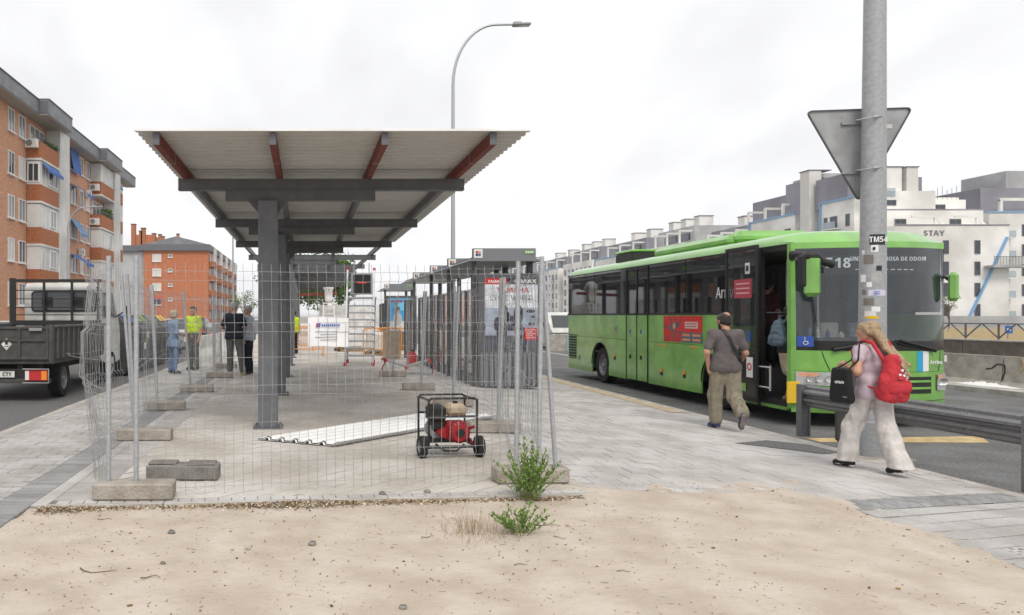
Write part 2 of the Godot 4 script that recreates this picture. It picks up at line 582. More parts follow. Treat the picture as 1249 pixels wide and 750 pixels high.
	var cl := {"linen": Color(0.70, 0.67, 0.65), "tee_pink": Color(0.62, 0.51, 0.59), "tee_grey": Color(0.155, 0.135, 0.135), "khaki": Color(0.30, 0.265, 0.20), "navy": Color(0.018, 0.022, 0.04), "grey_cloth": Color(0.14, 0.145, 0.145), "denim": Color(0.13, 0.22, 0.38), "denim_light": Color(0.24, 0.34, 0.52), "shirt_pale": Color(0.55, 0.60, 0.72), "hi_vis": Color(0.62, 0.85, 0.03), "beige": Color(0.55, 0.45, 0.35), "top_dark": Color(0.03, 0.03, 0.035), "pattern_red": Color(0.10, 0.03, 0.035), "pack_red": Color(0.56, 0.035, 0.05), "pack_blue": Color(0.13, 0.185, 0.24), "bag_black": Color(0.012, 0.012, 0.013), "strap_dark": Color(0.12, 0.01, 0.012)}
	for k in cl: mat(k, cl[k], 0.9, 0, blotch, 2.5, weave, 0.5)
	mat("shoe_black", g3(0.015), 0.6)
	mat("shoe_dark", Color(0.05, 0.045, 0.04), 0.6)
	mat("shoe_navy", Color(0.03, 0.05, 0.12), 0.7)
	mat("shoe_ochre", Color(0.35, 0.27, 0.08), 0.7)
	mat("sandal", Color(0.30, 0.17, 0.09), 0.6)
	mat("sole_white", Color(0.70, 0.68, 0.66), 0.7)
	mat("sole_pale", Color(0.28, 0.24, 0.215), 0.8)
	mat("hair_dark", Color(0.02, 0.016, 0.013), 0.5)
	mat("hair_grey", Color(0.33, 0.33, 0.33), 0.6)
	mat("hair_ash", Color(0.42, 0.34, 0.25), 0.6)
	var hairt := ntex("hair", 88, 0.05, 3, Color(0.72, 0.68, 0.64), Color(1, 1, 1), 256, 2.0)
	mat("hair_blonde", Color(0.47, 0.345, 0.21), 0.5, 0, hairt, 3.0)
	mat("eye", Color(0.05, 0.035, 0.03), 0.2)
	mat("yellow_worn", Color(0.56, 0.465, 0.32), 0.85, 0, dirt, 0.9)
# ---------- ground, paving, roads
func edge_d(x: float) -> float:
	# depth at which the sand gives way to paving
	if x < -2.2: return 5.75
	if x < 2.27: return lerpf(6.10, 6.50, (x + 2.2) / 4.47)
	if x < 4.5: return lerpf(6.50, 7.35, (x - 2.27) / 2.23)
	return lerpf(7.35, -1.5, clampf((x - 4.5) / 0.35, 0.0, 1.0))

func tile_mesh(w: float, l: float) -> ArrayMesh:
	var b := MB.new()
	var h := 0.05; var g := 0.004
	var x := w * 0.5; var z := l * 0.5
	var t := [Vector3(-x + g, 0, -z + g), Vector3(x - g, 0, -z + g), Vector3(x - g, 0, z - g), Vector3(-x + g, 0, z - g)]
	var s := [Vector3(-x, -g, -z), Vector3(x, -g, -z), Vector3(x, -g, z), Vector3(-x, -g, z)]
	b.q(t[0], t[1], t[2], t[3], Vector3.UP)
	for i in 4:
		var j := (i + 1) % 4
		var o: Vector3 = (s[i] + s[j]).normalized(); o.y = 0; o = o.normalized()
		b.q(t[i], t[j], s[j], s[i], (o + Vector3.UP).normalized())
		b.q(s[i], s[j], s[j] - Vector3(0, h, 0), s[i] - Vector3(0, h, 0), o)
	return b.mesh()

func pave(holder: Node3D, region: PackedVector2Array, w: float, l: float, yaw: float, bond: float, prefix: String, keep := 300, gap := 0.006, origin := Vector2.ZERO) -> void:
	# region in (x, depth); rows run along the turned x axis; whole tiles share one mesh, cut ones are prisms
	var lo := region[0]; var hi := region[0]
	for p in region:
		lo = lo.min(p); hi = hi.max(p)
	var ct := (lo + hi) * 0.5 if origin == Vector2.ZERO else origin
	var rad := ((hi - lo).length()) * 0.5 + w + (lo + hi).distance_to(ct * 2.0) * 0.5
	var gw := gap * 0.6; var gl := gap * 1.8
	var whole := tile_mesh(w - gw, l - gl)
	var list := []
	var ni := int(ceil(rad / w)) + 1; var nj := int(ceil(rad / l)) + 1
	for j in range(-nj, nj + 1):
		for i in range(-ni, ni + 1):
			var loc := Vector2(i * w + (bond * w if j % 2 != 0 else 0.0), j * l)
			var c := ct + loc.rotated(yaw)
			if c.x < lo.x - w or c.x > hi.x + w or c.y < lo.y - w or c.y > hi.y + w: continue
			var poly := PackedVector2Array()
			for k in [[-1, -1], [1, -1], [1, 1], [-1, 1]]:
				poly.append(c + Vector2(k[0] * (w - gw) * 0.5, k[1] * (l - gl) * 0.5).rotated(yaw))
			var inside := 0
			for p in poly:
				if Geometry2D.is_point_in_polygon(p, region): inside += 1
			if inside == 4:
				list.append([c.length(), c, null])
			else:
				for cut in Geometry2D.intersect_polygons(poly, region):
					if cut.size() > 2: list.append([c.length(), c, cut])
	list.sort_custom(func(a, b): return a[0] < b[0])
	var rest := [MB.new(), MB.new(), MB.new(), MB.new()]
	var n := 0
	for t in list:
		var c: Vector2 = t[1]
		var m := rng.randi() % 4
		var dy := rng.randf_range(-0.002, 0.002)
		var slope := 0.0419 if c.x > 2.5 and c.x < 6.9 else 0.0
		var tilt := Basis(Vector3.BACK, -atan(slope))
		if t[2] == null:
			var xf := Transform3D(tilt * Basis(Vector3.UP, yaw), Vector3(c.x, gy(c.x) + dy, -c.y))
			if n < keep:
				part(holder, "paver", whole, M[prefix + str(m)]).transform = xf
			else:
				var b: MB = rest[m]
				var hw := (w - gw) * 0.5; var hl := (l - gl) * 0.5
				var q4 := []
				for k in [[-1, -1], [1, -1], [1, 1], [-1, 1]]:
					q4.append(xf * Vector3(k[0] * hw, 0, k[1] * hl))
				b.q(q4[0], q4[1], q4[2], q4[3], xf.basis.y)
				for k in 4:
					var e: Vector3 = q4[k]; var f: Vector3 = q4[(k + 1) % 4]
					b.q(e, f, f - Vector3(0, 0.02, 0), e - Vector3(0, 0.02, 0), ((e + f) * 0.5 - xf.origin).normalized())
		else:
			var b: MB = rest[m]
			if n < keep: b = MB.new()
			var ids := Geometry2D.triangulate_polygon(t[2])
			for k in range(0, ids.size(), 3):
				var p := []
				for s in 3:
					var a: Vector2 = t[2][ids[k + s]]
					p.append(Vector3(a.x, gy(a.x) + dy, -a.y))
				b.tri(p[0], p[1], p[2], Vector3.UP, Vector3.UP, Vector3.UP)
			for k in t[2].size():
				var a: Vector2 = t[2][k]; var e: Vector2 = t[2][(k + 1) % t[2].size()]
				var A := Vector3(a.x, gy(a.x) + dy, -a.y); var E := Vector3(e.x, gy(e.x) + dy, -e.y)
				b.q(A, E, E - Vector3(0, 0.02, 0), A - Vector3(0, 0.02, 0), ((A + E) * 0.5 - Vector3(c.x, A.y, -c.y)).normalized())
			if n < keep and b.v.size() > 0: part(holder, "paver", b, M[prefix + str(m)])
		n += 1
	for m in 4:
		if rest[m].v.size() > 0: part(holder, "far_pavers", rest[m], M[prefix + str(m)], "", true)

func strip_poly(x0: float, x1: float, d0: float, d1: float) -> PackedVector2Array:
	return PackedVector2Array([Vector2(x0, d0), Vector2(x1, d0), Vector2(x1, d1), Vector2(x0, d1)])

func build_ground() -> void:
	# the ground: one sheet to the horizon
	var b := MB.new()
	b.q(Vector3(-900, -0.62, 60), Vector3(900, -0.62, 60), Vector3(900, -0.62, -1500), Vector3(-900, -0.62, -1500), Vector3.UP)
	struct("ground", b, M["far_ground"])
	# sand
	var fn := FastNoiseLite.new()
	fn.seed = 5; fn.frequency = 0.9; fn.fractal_octaves = 5
	var fn2 := FastNoiseLite.new()
	fn2.seed = 8; fn2.frequency = 3.4; fn2.fractal_octaves = 3
	b = MB.new()
	var sand_h := func(x: float, d: float) -> float:
		var wob: float = fn.get_noise_2d(x, d)
		var irr: float = 0.05 if x < 1.9 else 0.35
		var s: float = minf(edge_d(minf(x, 4.49)) - d, (4.62 - x) * 1.4) + wob * irr
		var top: float = -0.012 if x < 2.0 else lerpf(-0.012, 0.006, clampf((x - 2.0) / 0.6, 0.0, 1.0))
		var sl: float = 0.4 if x < 2.0 else 0.028
		var lvl := clampf(s * sl, -0.05, top)
		return gy(x) + lvl + wob * 0.006 + fn2.get_noise_2d(x, d) * 0.0065
	b.patch(260, 150, func(u: float, v: float) -> Vector3:
		var x := lerpf(-5.5, 6.3, u)
		var d := lerpf(1.2, 7.9, v)
		return Vector3(x, sand_h.call(x, d), -d), Vector3.UP)
	b.patch(30, 20, func(u: float, v: float) -> Vector3:
		var x := lerpf(-12.0, 9.0, u)
		var d := lerpf(-8.0, 1.2, v)
		return Vector3(x, gy(x) - 0.012 + fn.get_noise_2d(x, d) * 0.011, -d), Vector3.UP)
	b.patch(20, 20, func(u: float, v: float) -> Vector3:
		var x := lerpf(-12.0, -5.5, u)
		var d := lerpf(1.2, 5.9, v)
		return Vector3(x, -0.014 + fn.get_noise_2d(x, d) * 0.011, -d), Vector3.UP)
	struct("sand_ground", b, M["sand"])
	# platform: joint bed, then pavers
	b = MB.new()
	b.prism(PackedVector2Array([Vector2(-2.2, 6.12), Vector2(2.5, 6.54), Vector2(2.5, 26), Vector2(-2.2, 26)]), -0.4, -0.013, Transform3D(Basis(Vector3.RIGHT, Vector3.FORWARD, Vector3.UP), Vector3.ZERO))
	var plat := struct("platform_paving", b, M["joint"])
	pave(plat, PackedVector2Array([Vector2(-1.74, 6.36), Vector2(2.5, 6.74), Vector2(2.5, 26), Vector2(-1.74, 26)]), 0.2, 0.2, PI / 4, 0.0, "tilep", 300, 0.009)
	# edging course and thin kerb along the sand
	var edge := struct("edging_course", MB_line(-2.06, 2.5, 6.13, 6.545, 0.2, -0.3, -0.0135), M["joint"])
	var dirv := Vector2(4.56, 0.415).normalized()
	var brick := tile_mesh(0.104, 0.145)
	for i in 42:
		var c := Vector2(-2.02, 6.265) + dirv * (0.054 + i * 0.109)
		part(edge, "paver", brick, M["tile%d" % (rng.randi() % 4)]).transform = Transform3D(Basis(Vector3.UP, 0.0907), Vector3(c.x, 0.001, -c.y))
	for i in 5:
		var c := Vector2(-2.06, 6.155) + dirv * (0.46 + i * 0.918)
		b = MB.new()
		b.bb(Vector3.ZERO, Vector3(0.91, 0.2, 0.05), 0.006)
		part(edge, "edging_stone", b, M["kerb"]).transform = Transform3D(Basis(Vector3.UP, 0.0907), Vector3(c.x, -0.09, -c.y))
	# left pavement with its darker channel
	b = MB.new()
	b.prism(strip_poly(-3.86, -2.2, 5.5, 60), -0.4, -0.013, Transform3D(Basis(Vector3.RIGHT, Vector3.FORWARD, Vector3.UP), Vector3.ZERO))
	var lp := struct("left_pavement", b, M["joint"])
	pave(lp, strip_poly(-3.86, -2.5, 5.5, 30), 0.3, 0.2, 0.0, 0.5, "tileg", 180, 0.012)
	pave(lp, strip_poly(-2.5, -2.2, 5.5, 26), 0.3, 0.1, 0.0, 0.0, "tiled", 60, 0.010)
	b = MB.new()
	b.prism(strip_poly(-2.2, -1.74, 6.2, 26), -0.4, -0.0125, Transform3D(Basis(Vector3.RIGHT, Vector3.FORWARD, Vector3.UP), Vector3(0, -0.002, 0)))
	var ch := struct("channel_course", b, M["joint"])
	pave(ch, strip_poly(-2.2, -2.07, 6.14, 26), 0.13, 0.6, 0.0, 0.0, "tile", 34)
	pave(ch, strip_poly(-2.07, -1.74, 6.35, 26), 0.33, 0.1, 0.0, 0.0, "tileg", 120, 0.010)
	b = MB.new()
	b.prism(PackedVector2Array([Vector2(-3.86, 30), Vector2(-2.5, 30), Vector2(-2.5, 26), Vector2(2.5, 26), Vector2(2.5, 160), Vector2(-3.86, 160)]), -0.4, -0.002, Transform3D(Basis(Vector3.RIGHT, Vector3.FORWARD, Vector3.UP), Vector3.ZERO))
	struct("far_pavement", b, M["tile_far"])
	# right pavement falling to the kerb
	b = MB.new()
	b.patch(12, 4, func(u: float, v: float) -> Vector3:
		var x := lerpf(2.5, 6.66, u)
		return Vector3(x, gy(x) - 0.013, -lerpf(3.0, 26.0, v)), Vector3.UP)
	var rp := struct("right_pavement", b, M["joint"])
	pave(rp, PackedVector2Array([Vector2(2.5, 6.3), Vector2(4.36, 7.1), Vector2(4.6, 6.72), Vector2(6.66, 7.38), Vector2(6.66, 26), Vector2(2.5, 26)]), 0.3, 0.3, 0.0, 0.5, "tile", 300, 0.013)
	var band := struct("border_band", MB_slope(4.36, 6.66, 2.9, 7.6, -0.0122), M["joint"])
	pave(band, PackedVector2Array([Vector2(4.36, 7.1), Vector2(4.36, 6.35), Vector2(4.56, 6.35), Vector2(6.66, 7.06), Vector2(6.66, 7.36), Vector2(4.6, 6.70)]), 0.1, 0.2, -0.32, 0.5, "tiled", 120)
	pave(band, PackedVector2Array([Vector2(4.56, 6.33), Vector2(4.56, 3.2), Vector2(6.66, 3.2), Vector2(6.66, 7.04)]), 0.4, 0.2, 0.35, 0.5, "tileg", 150, 0.010)
	b = MB.new()
	b.patch(12, 4, func(u: float, v: float) -> Vector3:
		var x := lerpf(2.5, 6.66, u)
		return Vector3(x, gy(x) - 0.002, -lerpf(26.0, 160.0, v)), Vector3.UP)
	struct("far_right_pavement", b, M["tile_far"])
	# kerbs
	for side in [[6.66, 6.82, gy(6.7), ROAD_R, "right_kerb"], [-4.0, -3.86, 0.0, ROAD_L, "left_kerb"]]:
		var kb := MB.new()
		var kw: float = side[1] - side[0]
		kb.box(Vector3((side[0] + side[1]) * 0.5, side[2] - 0.2, -81.0), Vector3(kw - 0.02, 0.38, 108.0))
		var ks := struct(side[4], kb, M["kerb"])
		var stone := MB.new()
		stone.bb(Vector3.ZERO, Vector3(kw, 0.4, 0.99), 0.012)
		var sm := stone.mesh()
		for i in 26:
			part(ks, "kerb_stone", sm, M["kerb"]).position = Vector3((side[0] + side[1]) * 0.5, side[2] - 0.2 + 0.004 + rng.randf_range(-0.002, 0.002), -1.5 - i)
	# yellow band painted along the bus bay
	b = MB.new()
	b.patch(2, 20, func(u: float, v: float) -> Vector3:
		var x := lerpf(6.36, 6.65, u)
		return Vector3(x, gy(x) + 0.006, -lerpf(13.4, 21.0, v)), Vector3.UP)
	struct("yellow_kerb_band", b, M["yellow_worn"])
	# roads
	b = MB.new()
	b.patch(6, 30, func(u: float, v: float) -> Vector3:
		return Vector3(lerpf(6.7, 24.0, u), ROAD_R, -lerpf(-10.0, 420.0, v * v)), Vector3.UP)
	struct("right_road", b, M["asphalt_old"])
	b = MB.new()
	b.q(Vector3(-17, ROAD_L, 10), Vector3(-3.9, ROAD_L, 10), Vector3(-3.9, ROAD_L, -420), Vector3(-17, ROAD_L, -420), Vector3.UP)
	struct("left_road", b, M["asphalt"])
	b = MB.new()
	b.box(Vector3(-21, ROAD_L - 0.2, -160), Vector3(8, 0.66, 420))
	struct("far_left_pavement", b, M["tile_far"])
	# road markings
	b = MB.new()
	b.q(Vector3(7.5, ROAD_R + 0.004, -11.55), Vector3(10.3, ROAD_R + 0.004, -11.75), Vector3(9.9, ROAD_R + 0.004, -11.15), Vector3(7.5, ROAD_R + 0.004, -11.2), Vector3.UP)
	struct("yellow_road_marking", b, M["yellow_paint"])
	b = MB.new()
	b.q(Vector3(12.1, ROAD_R + 0.004, -4), Vector3(12.25, ROAD_R + 0.004, -4), Vector3(12.25, ROAD_R + 0.004, -90), Vector3(12.1, ROAD_R + 0.004, -90), Vector3.UP)
	struct("white_lane_line", b, M["white_paint"])
	# dark asphalt patch let into the pavement near the pole
	b = MB.new()
	var pp := PackedVector2Array([Vector2(5.55, 9.95), Vector2(6.3, 9.35), Vector2(6.62, 9.5), Vector2(6.6, 10.1), Vector2(6.2, 10.35)])
	for i in range(1, pp.size() - 1):
		var t := []
		for k in [0, i, i + 1]:
			t.append(Vector3(pp[k].x, gy(pp[k].x) + 0.005, -pp[k].y))
		b.tri(t[0], t[1], t[2], Vector3.UP, Vector3.UP, Vector3.UP)
	struct("pavement_patch", b, M["asphalt"])

func MB_line(x0: float, x1: float, da: float, db: float, w: float, y0: float, y1: float) -> MB:
	var b := MB.new()
	b.prism(PackedVector2Array([Vector2(x0, da), Vector2(x1, db), Vector2(x1, db + w), Vector2(x0, da + w)]), y0, y1, Transform3D(Basis(Vector3.RIGHT, Vector3.FORWARD, Vector3.UP), Vector3(0, 0.002, 0)))
	return b

func MB_slope(x0: float, x1: float, d0: float, d1: float, off: float) -> MB:
	var b := MB.new()
	b.patch(8, 2, func(u: float, v: float) -> Vector3:
		var x := lerpf(x0, x1, u)
		return Vector3(x, gy(x) + off, -lerpf(d0, d1, v)), Vector3.UP)
	return b
# ---------- buildings, trees and walls in the distance
var wcache := {}

func win(parent: Node3D, at: Vector3, w: float, h: float, b: Basis, pane_m: String, frame_m := "white", bars := 1, sill := true, depth := 0.12) -> MeshInstance3D:
	# a window on a wall face: frame (part) with pane, sill; b.z looks out of the wall, at = centre on the wall face
	var key := "%0.2f_%0.2f_%d_%s" % [w, h, bars, str(sill)]
	if not wcache.has(key):
		var fm := MB.new()
		var t := 0.07
		fm.box(Vector3(0, h / 2 - t / 2, 0.0), Vector3(w, t, depth))
		fm.box(Vector3(0, -h / 2 + t / 2, 0.0), Vector3(w, t, depth))
		fm.box(Vector3(-w / 2 + t / 2, 0, 0.0), Vector3(t, h - 2 * t, depth))
		fm.box(Vector3(w / 2 - t / 2, 0, 0.0), Vector3(t, h - 2 * t, depth))
		for i in bars:
			fm.box(Vector3(-w / 2 + w * (i + 1) / (bars + 1), 0, 0.0), Vector3(0.06, h - 2 * t, depth * 0.9))
		var pn := MB.new()
		pn.box(Vector3(0, 0, 0.012), Vector3(w - 0.1, h - 0.1, 0.02))
		var sl := MB.new()
		sl.box(Vector3(0, -h / 2 - 0.05, 0.08), Vector3(w + 0.16, 0.09, 0.2))
		wcache[key] = [fm.mesh(), pn.mesh(), sl.mesh()]
	var f := part(parent, "window", wcache[key][0], M[frame_m])
	f.transform = Transform3D(b, at)
	part(f, "pane", wcache[key][1], M[pane_m])
	if sill: part(f, "sill", wcache[key][2], M[frame_m])
	return f

func bx(parent: Node, called: String, c: Vector3, s: Vector3, m: String, r := 0.0) -> MeshInstance3D:
	var b := MB.new()
	if r > 0.0: b.bb(c, s, r)
	else: b.box(c, s)
	return part(parent, called, b, M[m])

func ac_unit(parent: Node, at: Vector3, b: Basis) -> void:
	var m := MB.new()
	m.bb(Vector3(0, 0, 0.18), Vector3(0.85, 0.6, 0.34), 0.02)
	var o := part(parent, "air_conditioner", m, M["white"])
	o.transform = Transform3D(b, at)
	m = MB.new()
	m.lathe([Vector2(0.0, 0.01), Vector2(0.22, 0.01), Vector2(0.22, 0.0)], 14, Transform3D(Basis(Vector3.RIGHT, PI / 2), Vector3(-0.12, 0, 0.352)))
	part(o, "fan", m, M["grey"])

func awning(parent: Node, at: Vector3, w: float, drop: float, out: float, m: String) -> void:
	# facing +x, at = top centre on the wall
	var b := MB.new()
	b.patch(6, 4, func(u: float, v: float) -> Vector3:
		return at + Vector3(0.08 + out * v, -drop * v - 0.05 * sin(v * PI) , (u - 0.5) * w), Vector3(1, 0.6, 0))
	b.patch(6, 1, func(u: float, v: float) -> Vector3:
		return at + Vector3(0.08 + out, -drop - 0.22 * v, (u - 0.5) * w), Vector3(1, 0, 0))
	part(parent, "awning", b, M[m])

func build_background() -> void:
	left_building()
	second_building()
	right_row()
	far_walls()
	# trees beyond the platform
	tree("broadleaf_tree", "green leafy tree rising behind the grey canopy frames", Vector3(1.4, 0, -58), 6.6, 2.9, 4.1, 4200, 3)
	tree("broadleaf_tree", "broad dark green tree behind the white site hoarding", Vector3(-0.6, 0, -66), 7.0, 3.3, 4.2, 4200, 4)
	tree("broadleaf_tree", "round pale green street tree beside the far apartment block", Vector3(-9.5, 0, -120), 6.0, 2.4, 3.9, 900, 6)
	tree("slim_tree", "thin sparse young tree in front of the white STAY facade", Vector3(78.5, -0.5, -94), 5.2, 1.3, 3.6, 260, 7)
	street_lamp("street_lamp", "tall grey street lamp with curved arm behind the canopy", Vector3(5.15, gy(5.15), -26.8), 11.75, 2.45, 0.0)
	street_lamp("street_lamp", "pale street lamp with curved arm before the brick balconies", Vector3(-12.6, ROAD_L, -41.0), 7.4, 1.45, 0.0)
	street_lamp("street_lamp", "distant thin lamp pole beside the far brick block", Vector3(-5.6, 0.0, -60.0), 9.0, 1.6, 0.0)

func street_lamp(nm: String, label: String, at: Vector3, h: float, reach: float, yaw: float) -> void:
	var t := thing(nm, label, "street lamp", at, yaw)
	var b := MB.new()
	b.lathe([Vector2(0.0, 0.0), Vector2(0.16, 0.0), Vector2(0.16, 0.06), Vector2(0.105, 0.1), Vector2(0.105, 1.6), Vector2(0.08, 1.7)], 12, Transform3D.IDENTITY)
	part(t, "base", b, M["galv"])
	b = MB.new()
	b.tube([Vector3(0, 1.65, 0), Vector3(0, h * 0.5, 0), Vector3(0, h - reach * 0.85, 0)], 0.085, 10, 0.055)
	part(t, "pole", b, M["galv"])
	b = MB.new()
	var pts := []
	for i in 13:
		var a := PI / 2 * i / 12.0
		pts.append(Vector3(reach * 0.62 * (1.0 - cos(a)), h - reach * 0.85 + reach * 0.85 * sin(a), 0))
	pts.append(Vector3(reach * 0.85, h + 0.01, 0))
	b.tube(pts, 0.055, 8, 0.04)
	part(t, "arm", b, M["galv"])
	b = MB.new()
	b.bb(Vector3(reach * 0.85 + 0.3, h + 0.0, 0), Vector3(0.62, 0.09, 0.26), 0.03, Basis(Vector3.BACK, 0.03))
	b.bb(Vector3(reach * 0.85 + 0.15, h + 0.05, 0), Vector3(0.3, 0.08, 0.2), 0.03)
	var hd := part(t, "lamp_head", b, M["galv_dull"])
	b = MB.new()
	b.box(Vector3(reach * 0.85 + 0.36, h - 0.05, 0), Vector3(0.36, 0.012, 0.18))
	part(hd, "lens", b, M["lampglass"])

func tree(nm: String, label: String, at: Vector3, h: float, cr: float, cy: float, n: int, sd: int) -> void:
	var r := RandomNumberGenerator.new()
	r.seed = sd * 991
	var t := thing(nm, label, "tree", at, 0.0, "")
	var b := MB.new()
	b.tube([Vector3(0, -0.1, 0), Vector3(0.05, h * 0.3, 0.04), Vector3(-0.04, h * 0.62, 0.02)], h * 0.022, 8, h * 0.011)
	var clumps := []
	for i in 15:
		var d := Vector3(r.randf_range(-1, 1), r.randf_range(-0.75, 1), r.randf_range(-1, 1))
		if d.length() > 1.0: d = d.normalized()
		var c := Vector3(0, cy, 0) + d * cr * Vector3(0.78, 0.8 * (h - cy) / cr, 0.78)
		clumps.append([c, cr * r.randf_range(0.26, 0.46)])
		b.tube([Vector3(0, h * r.randf_range(0.28, 0.58), 0), (c + Vector3(0, h * 0.45, 0)) * Vector3(0.5, 0.5, 0.5), c], h * 0.007, 5, h * 0.0025)
	part(t, "trunk", b, M["bark"])
	var lf := [MB.new(), MB.new()]
	for i in n:
		var cl: Array = clumps[r.randi() % clumps.size()]
		var d := Vector3(r.randfn(), r.randfn(), r.randfn()).normalized() * pow(r.randf(), 0.45)
		var p: Vector3 = cl[0] + d * cl[1] * Vector3(1.15, 0.85, 1.15)
		var s := h * r.randf_range(0.012, 0.026)
		var nn := (d + Vector3(r.randfn(), r.randfn() + 0.6, r.randfn()) * 0.7).normalized()
		var sx := nn.cross(Vector3(r.randfn(), r.randfn(), r.randfn())).normalized()
		var sy := nn.cross(sx)
		lf[i % 2].q(p - sx * s, p - sy * s * 0.6, p + sx * s, p + sy * s * 0.6, nn)
	var cw := part(t, "crown", lf[0], M["leaf"])
	part(cw, "foliage", lf[1], M["leaf_dark"])

func left_building() -> void:
	var o := Vector3(-19.2, 0.2, -53.0)
	var t := thing("apartment_building", "peach brick apartment block with white pillars, blue awnings and slate roof band", "building", o)
	var L := func(x: float, y: float, d: float) -> Vector3: return Vector3(x, y - 0.2, -d) - Vector3(o.x, 0, o.z)
	var B := func(nm: String, x0: float, x1: float, y0: float, y1: float, d0: float, d1: float, m: String) -> MeshInstance3D:
		return bx(t, nm, (L.call(x0, y0, d0) + L.call(x1, y1, d1)) * 0.5, Vector3(x1 - x0, y1 - y0, d1 - d0), m)
	var out := Basis(Vector3.UP, PI / 2)
	var fl := [0.7, 3.6, 6.5, 9.45, 12.4]
	B.call("wall", -31.0, -19.2, 0.2, 15.4, 24.0, 80.2, "brick_a")
	# roof band in stepped lengths
	for s in [[24.0, 52.6, -18.15, 0.0], [52.64, 58.0, -17.5, 0.06], [58.04, 68.2, -18.15, 0.0], [68.24, 73.9, -17.5, 0.06], [73.94, 82.6, -18.15, 0.0]]:
		var rb: MeshInstance3D = B.call("roof_band", -19.5, s[2], 15.3, 16.2 + s[3], s[0], s[1], "slate_light")
		bx(rb, "coping", (L.call(-19.5, 16.22 + s[3], s[0]) + L.call(s[2] + 0.05, 16.3 + s[3], s[1])) * 0.5, Vector3(s[2] + 0.05 + 19.5, 0.08, s[1] - s[0] - 0.01), "slate_band")
		bx(rb, "soffit", (L.call(-19.2, 15.24, s[0]) + L.call(s[2] - 0.05, 15.28, s[1])) * 0.5, Vector3(s[2] - 0.05 + 19.2, 0.05, s[1] - s[0] - 0.02), "soffit")
		bx(rb, "end_face", (L.call(s[2] - 0.9, 15.33, s[0] - 0.03) + L.call(s[2] - 0.02, 16.17 + s[3], s[0] - 0.01)) * 0.5, Vector3(0.86, 0.84, 0.02), "slate_band")
	B.call("roof", -31.0, -19.55, 15.42, 16.1, 24.0, 82.6, "slate_light")
	# white pillars
	for d in [[57.0, 59.3], [73.4, 75.6]]:
		B.call("pillar", -19.15, -18.1, 0.2, 15.22, d[0], d[1], "render_white")
	# balcony bays
	for bay in 2:
		var d0: float = [53.1, 68.9][bay]; var d1: float = [56.98, 73.38][bay]
		for i in fl.size():
			var f: float = fl[i]
			var pb: MeshInstance3D = B.call("balcony", -19.18, -18.2, f, f + 1.12, d0, d1, "brick_b")
			bx(pb, "slab", (L.call(-19.18, f - 0.16, d0) + L.call(-18.15, f - 0.01, d1)) * 0.5, Vector3(1.03, 0.15, d1 - d0 + 0.1), "render_white")
			var open := (bay == 0 and i == 4) or (bay == 1 and i == 3)
			var glazed := (bay == 0 and i == 3)
			if open:
				win(t, L.call(-19.15, f + 1.25, (d0 + d1) * 0.5), d1 - d0 - 0.9, 2.4, out, "window_mid", "white", 2, false).name = numbered(t, "balcony_door")
				var rl := MB.new()
				for k in 14:
					var z := lerpf(d0 + 0.05, d1 - 0.05, k / 13.0)
					rl.bar(L.call(-18.25, f + 1.12, z), L.call(-18.25, f + 1.45, z), 0.03, 0.03)
				rl.bar(L.call(-18.25, f + 1.45, d0), L.call(-18.25, f + 1.45, d1), 0.05, 0.05)
				part(pb, "railing", rl, M["steel_dark"])
				var lf := MB.new()
				for k in 160:
					var p: Vector3 = L.call(-18.5 + rng.randf_range(-0.25, 0.3), f + 1.2 + rng.randf_range(0, 0.75) * (1.0 if bay == 1 else 0.5), d1 - rng.randf_range(0.3, 2.2))
					var a := Vector3(rng.randfn(), rng.randfn(), rng.randfn()).normalized() * 0.12
					var e := a.cross(Vector3(rng.randfn(), rng.randfn(), rng.randfn()).normalized())
					lf.q(p - a, p - e, p + a, p + e)
				part(pb, "potted_plants", lf, M["leaf"])
			else:
				var en: MeshInstance3D = B.call("enclosure", -19.17, -18.24, f + 1.13, f + 2.74, d0 + 0.02, d1, "render_white")
				if glazed or i < 3:
					var wl := 1.9 if glazed else 1.25
					var wd := d1 - wl / 2 - 0.35 - (0.0 if glazed else 0.3)
					var wn := win(t, L.call(-18.22, f + 1.95, wd), wl, 1.25, out, "window_dark" if glazed else "window_mid", "white", 1, false)
					wn.name = numbered(t, "bay_window")
				if glazed:
					win(t, L.call(-18.7, f + 1.95, d0), 0.8, 1.3, Basis.IDENTITY, "window_dark", "white", 1, false)
					awning(t, L.call(-18.2, f + 2.7, (d0 + d1) * 0.5), d1 - d0 - 0.4, 0.45, 0.35, "awning_blue")
				for k in 5:
					bx(en, "rib", L.call(-18.23, f + 1.95, lerpf(d0 + 0.25, d1 - 0.25, k / 4.0)), Vector3(0.05, 1.58, 0.05), "white")
	ac_unit(t, L.call(-18.75, 13.35, 53.05), Basis.IDENTITY)
	for y in [12.95, 9.9]: ac_unit(t, L.call(-18.75, y, 68.85), Basis.IDENTITY)
	ac_unit(t, L.call(-19.15, 6.9, 65.5), out)
	ac_unit(t, L.call(-19.15, 12.2, 67.6), out)
	# windows in the flat stretches
	for i in 5:
		var sy: float = [2.2, 5.1, 7.9, 10.75, 13.55][i]
		for w in [[26.0, 1.1], [30.0, 1.1], [34.5, 1.1], [38.0, 1.1], [42.0, 1.1], [45.5, 1.1], [50.3, 1.05], [52.2, 1.2], [63.9, 1.7], [66.1, 1.0], [68.0, 1.1], [77.4, 1.5]]:
			var pm: String = ["window_mid", "shutter", "window_mid", "window_dark"][(i * 3 + int(w[0])) % 4]
			win(t, L.call(-19.19, sy + 0.75, w[0]), w[1], 1.5, out, pm, "white", 1)
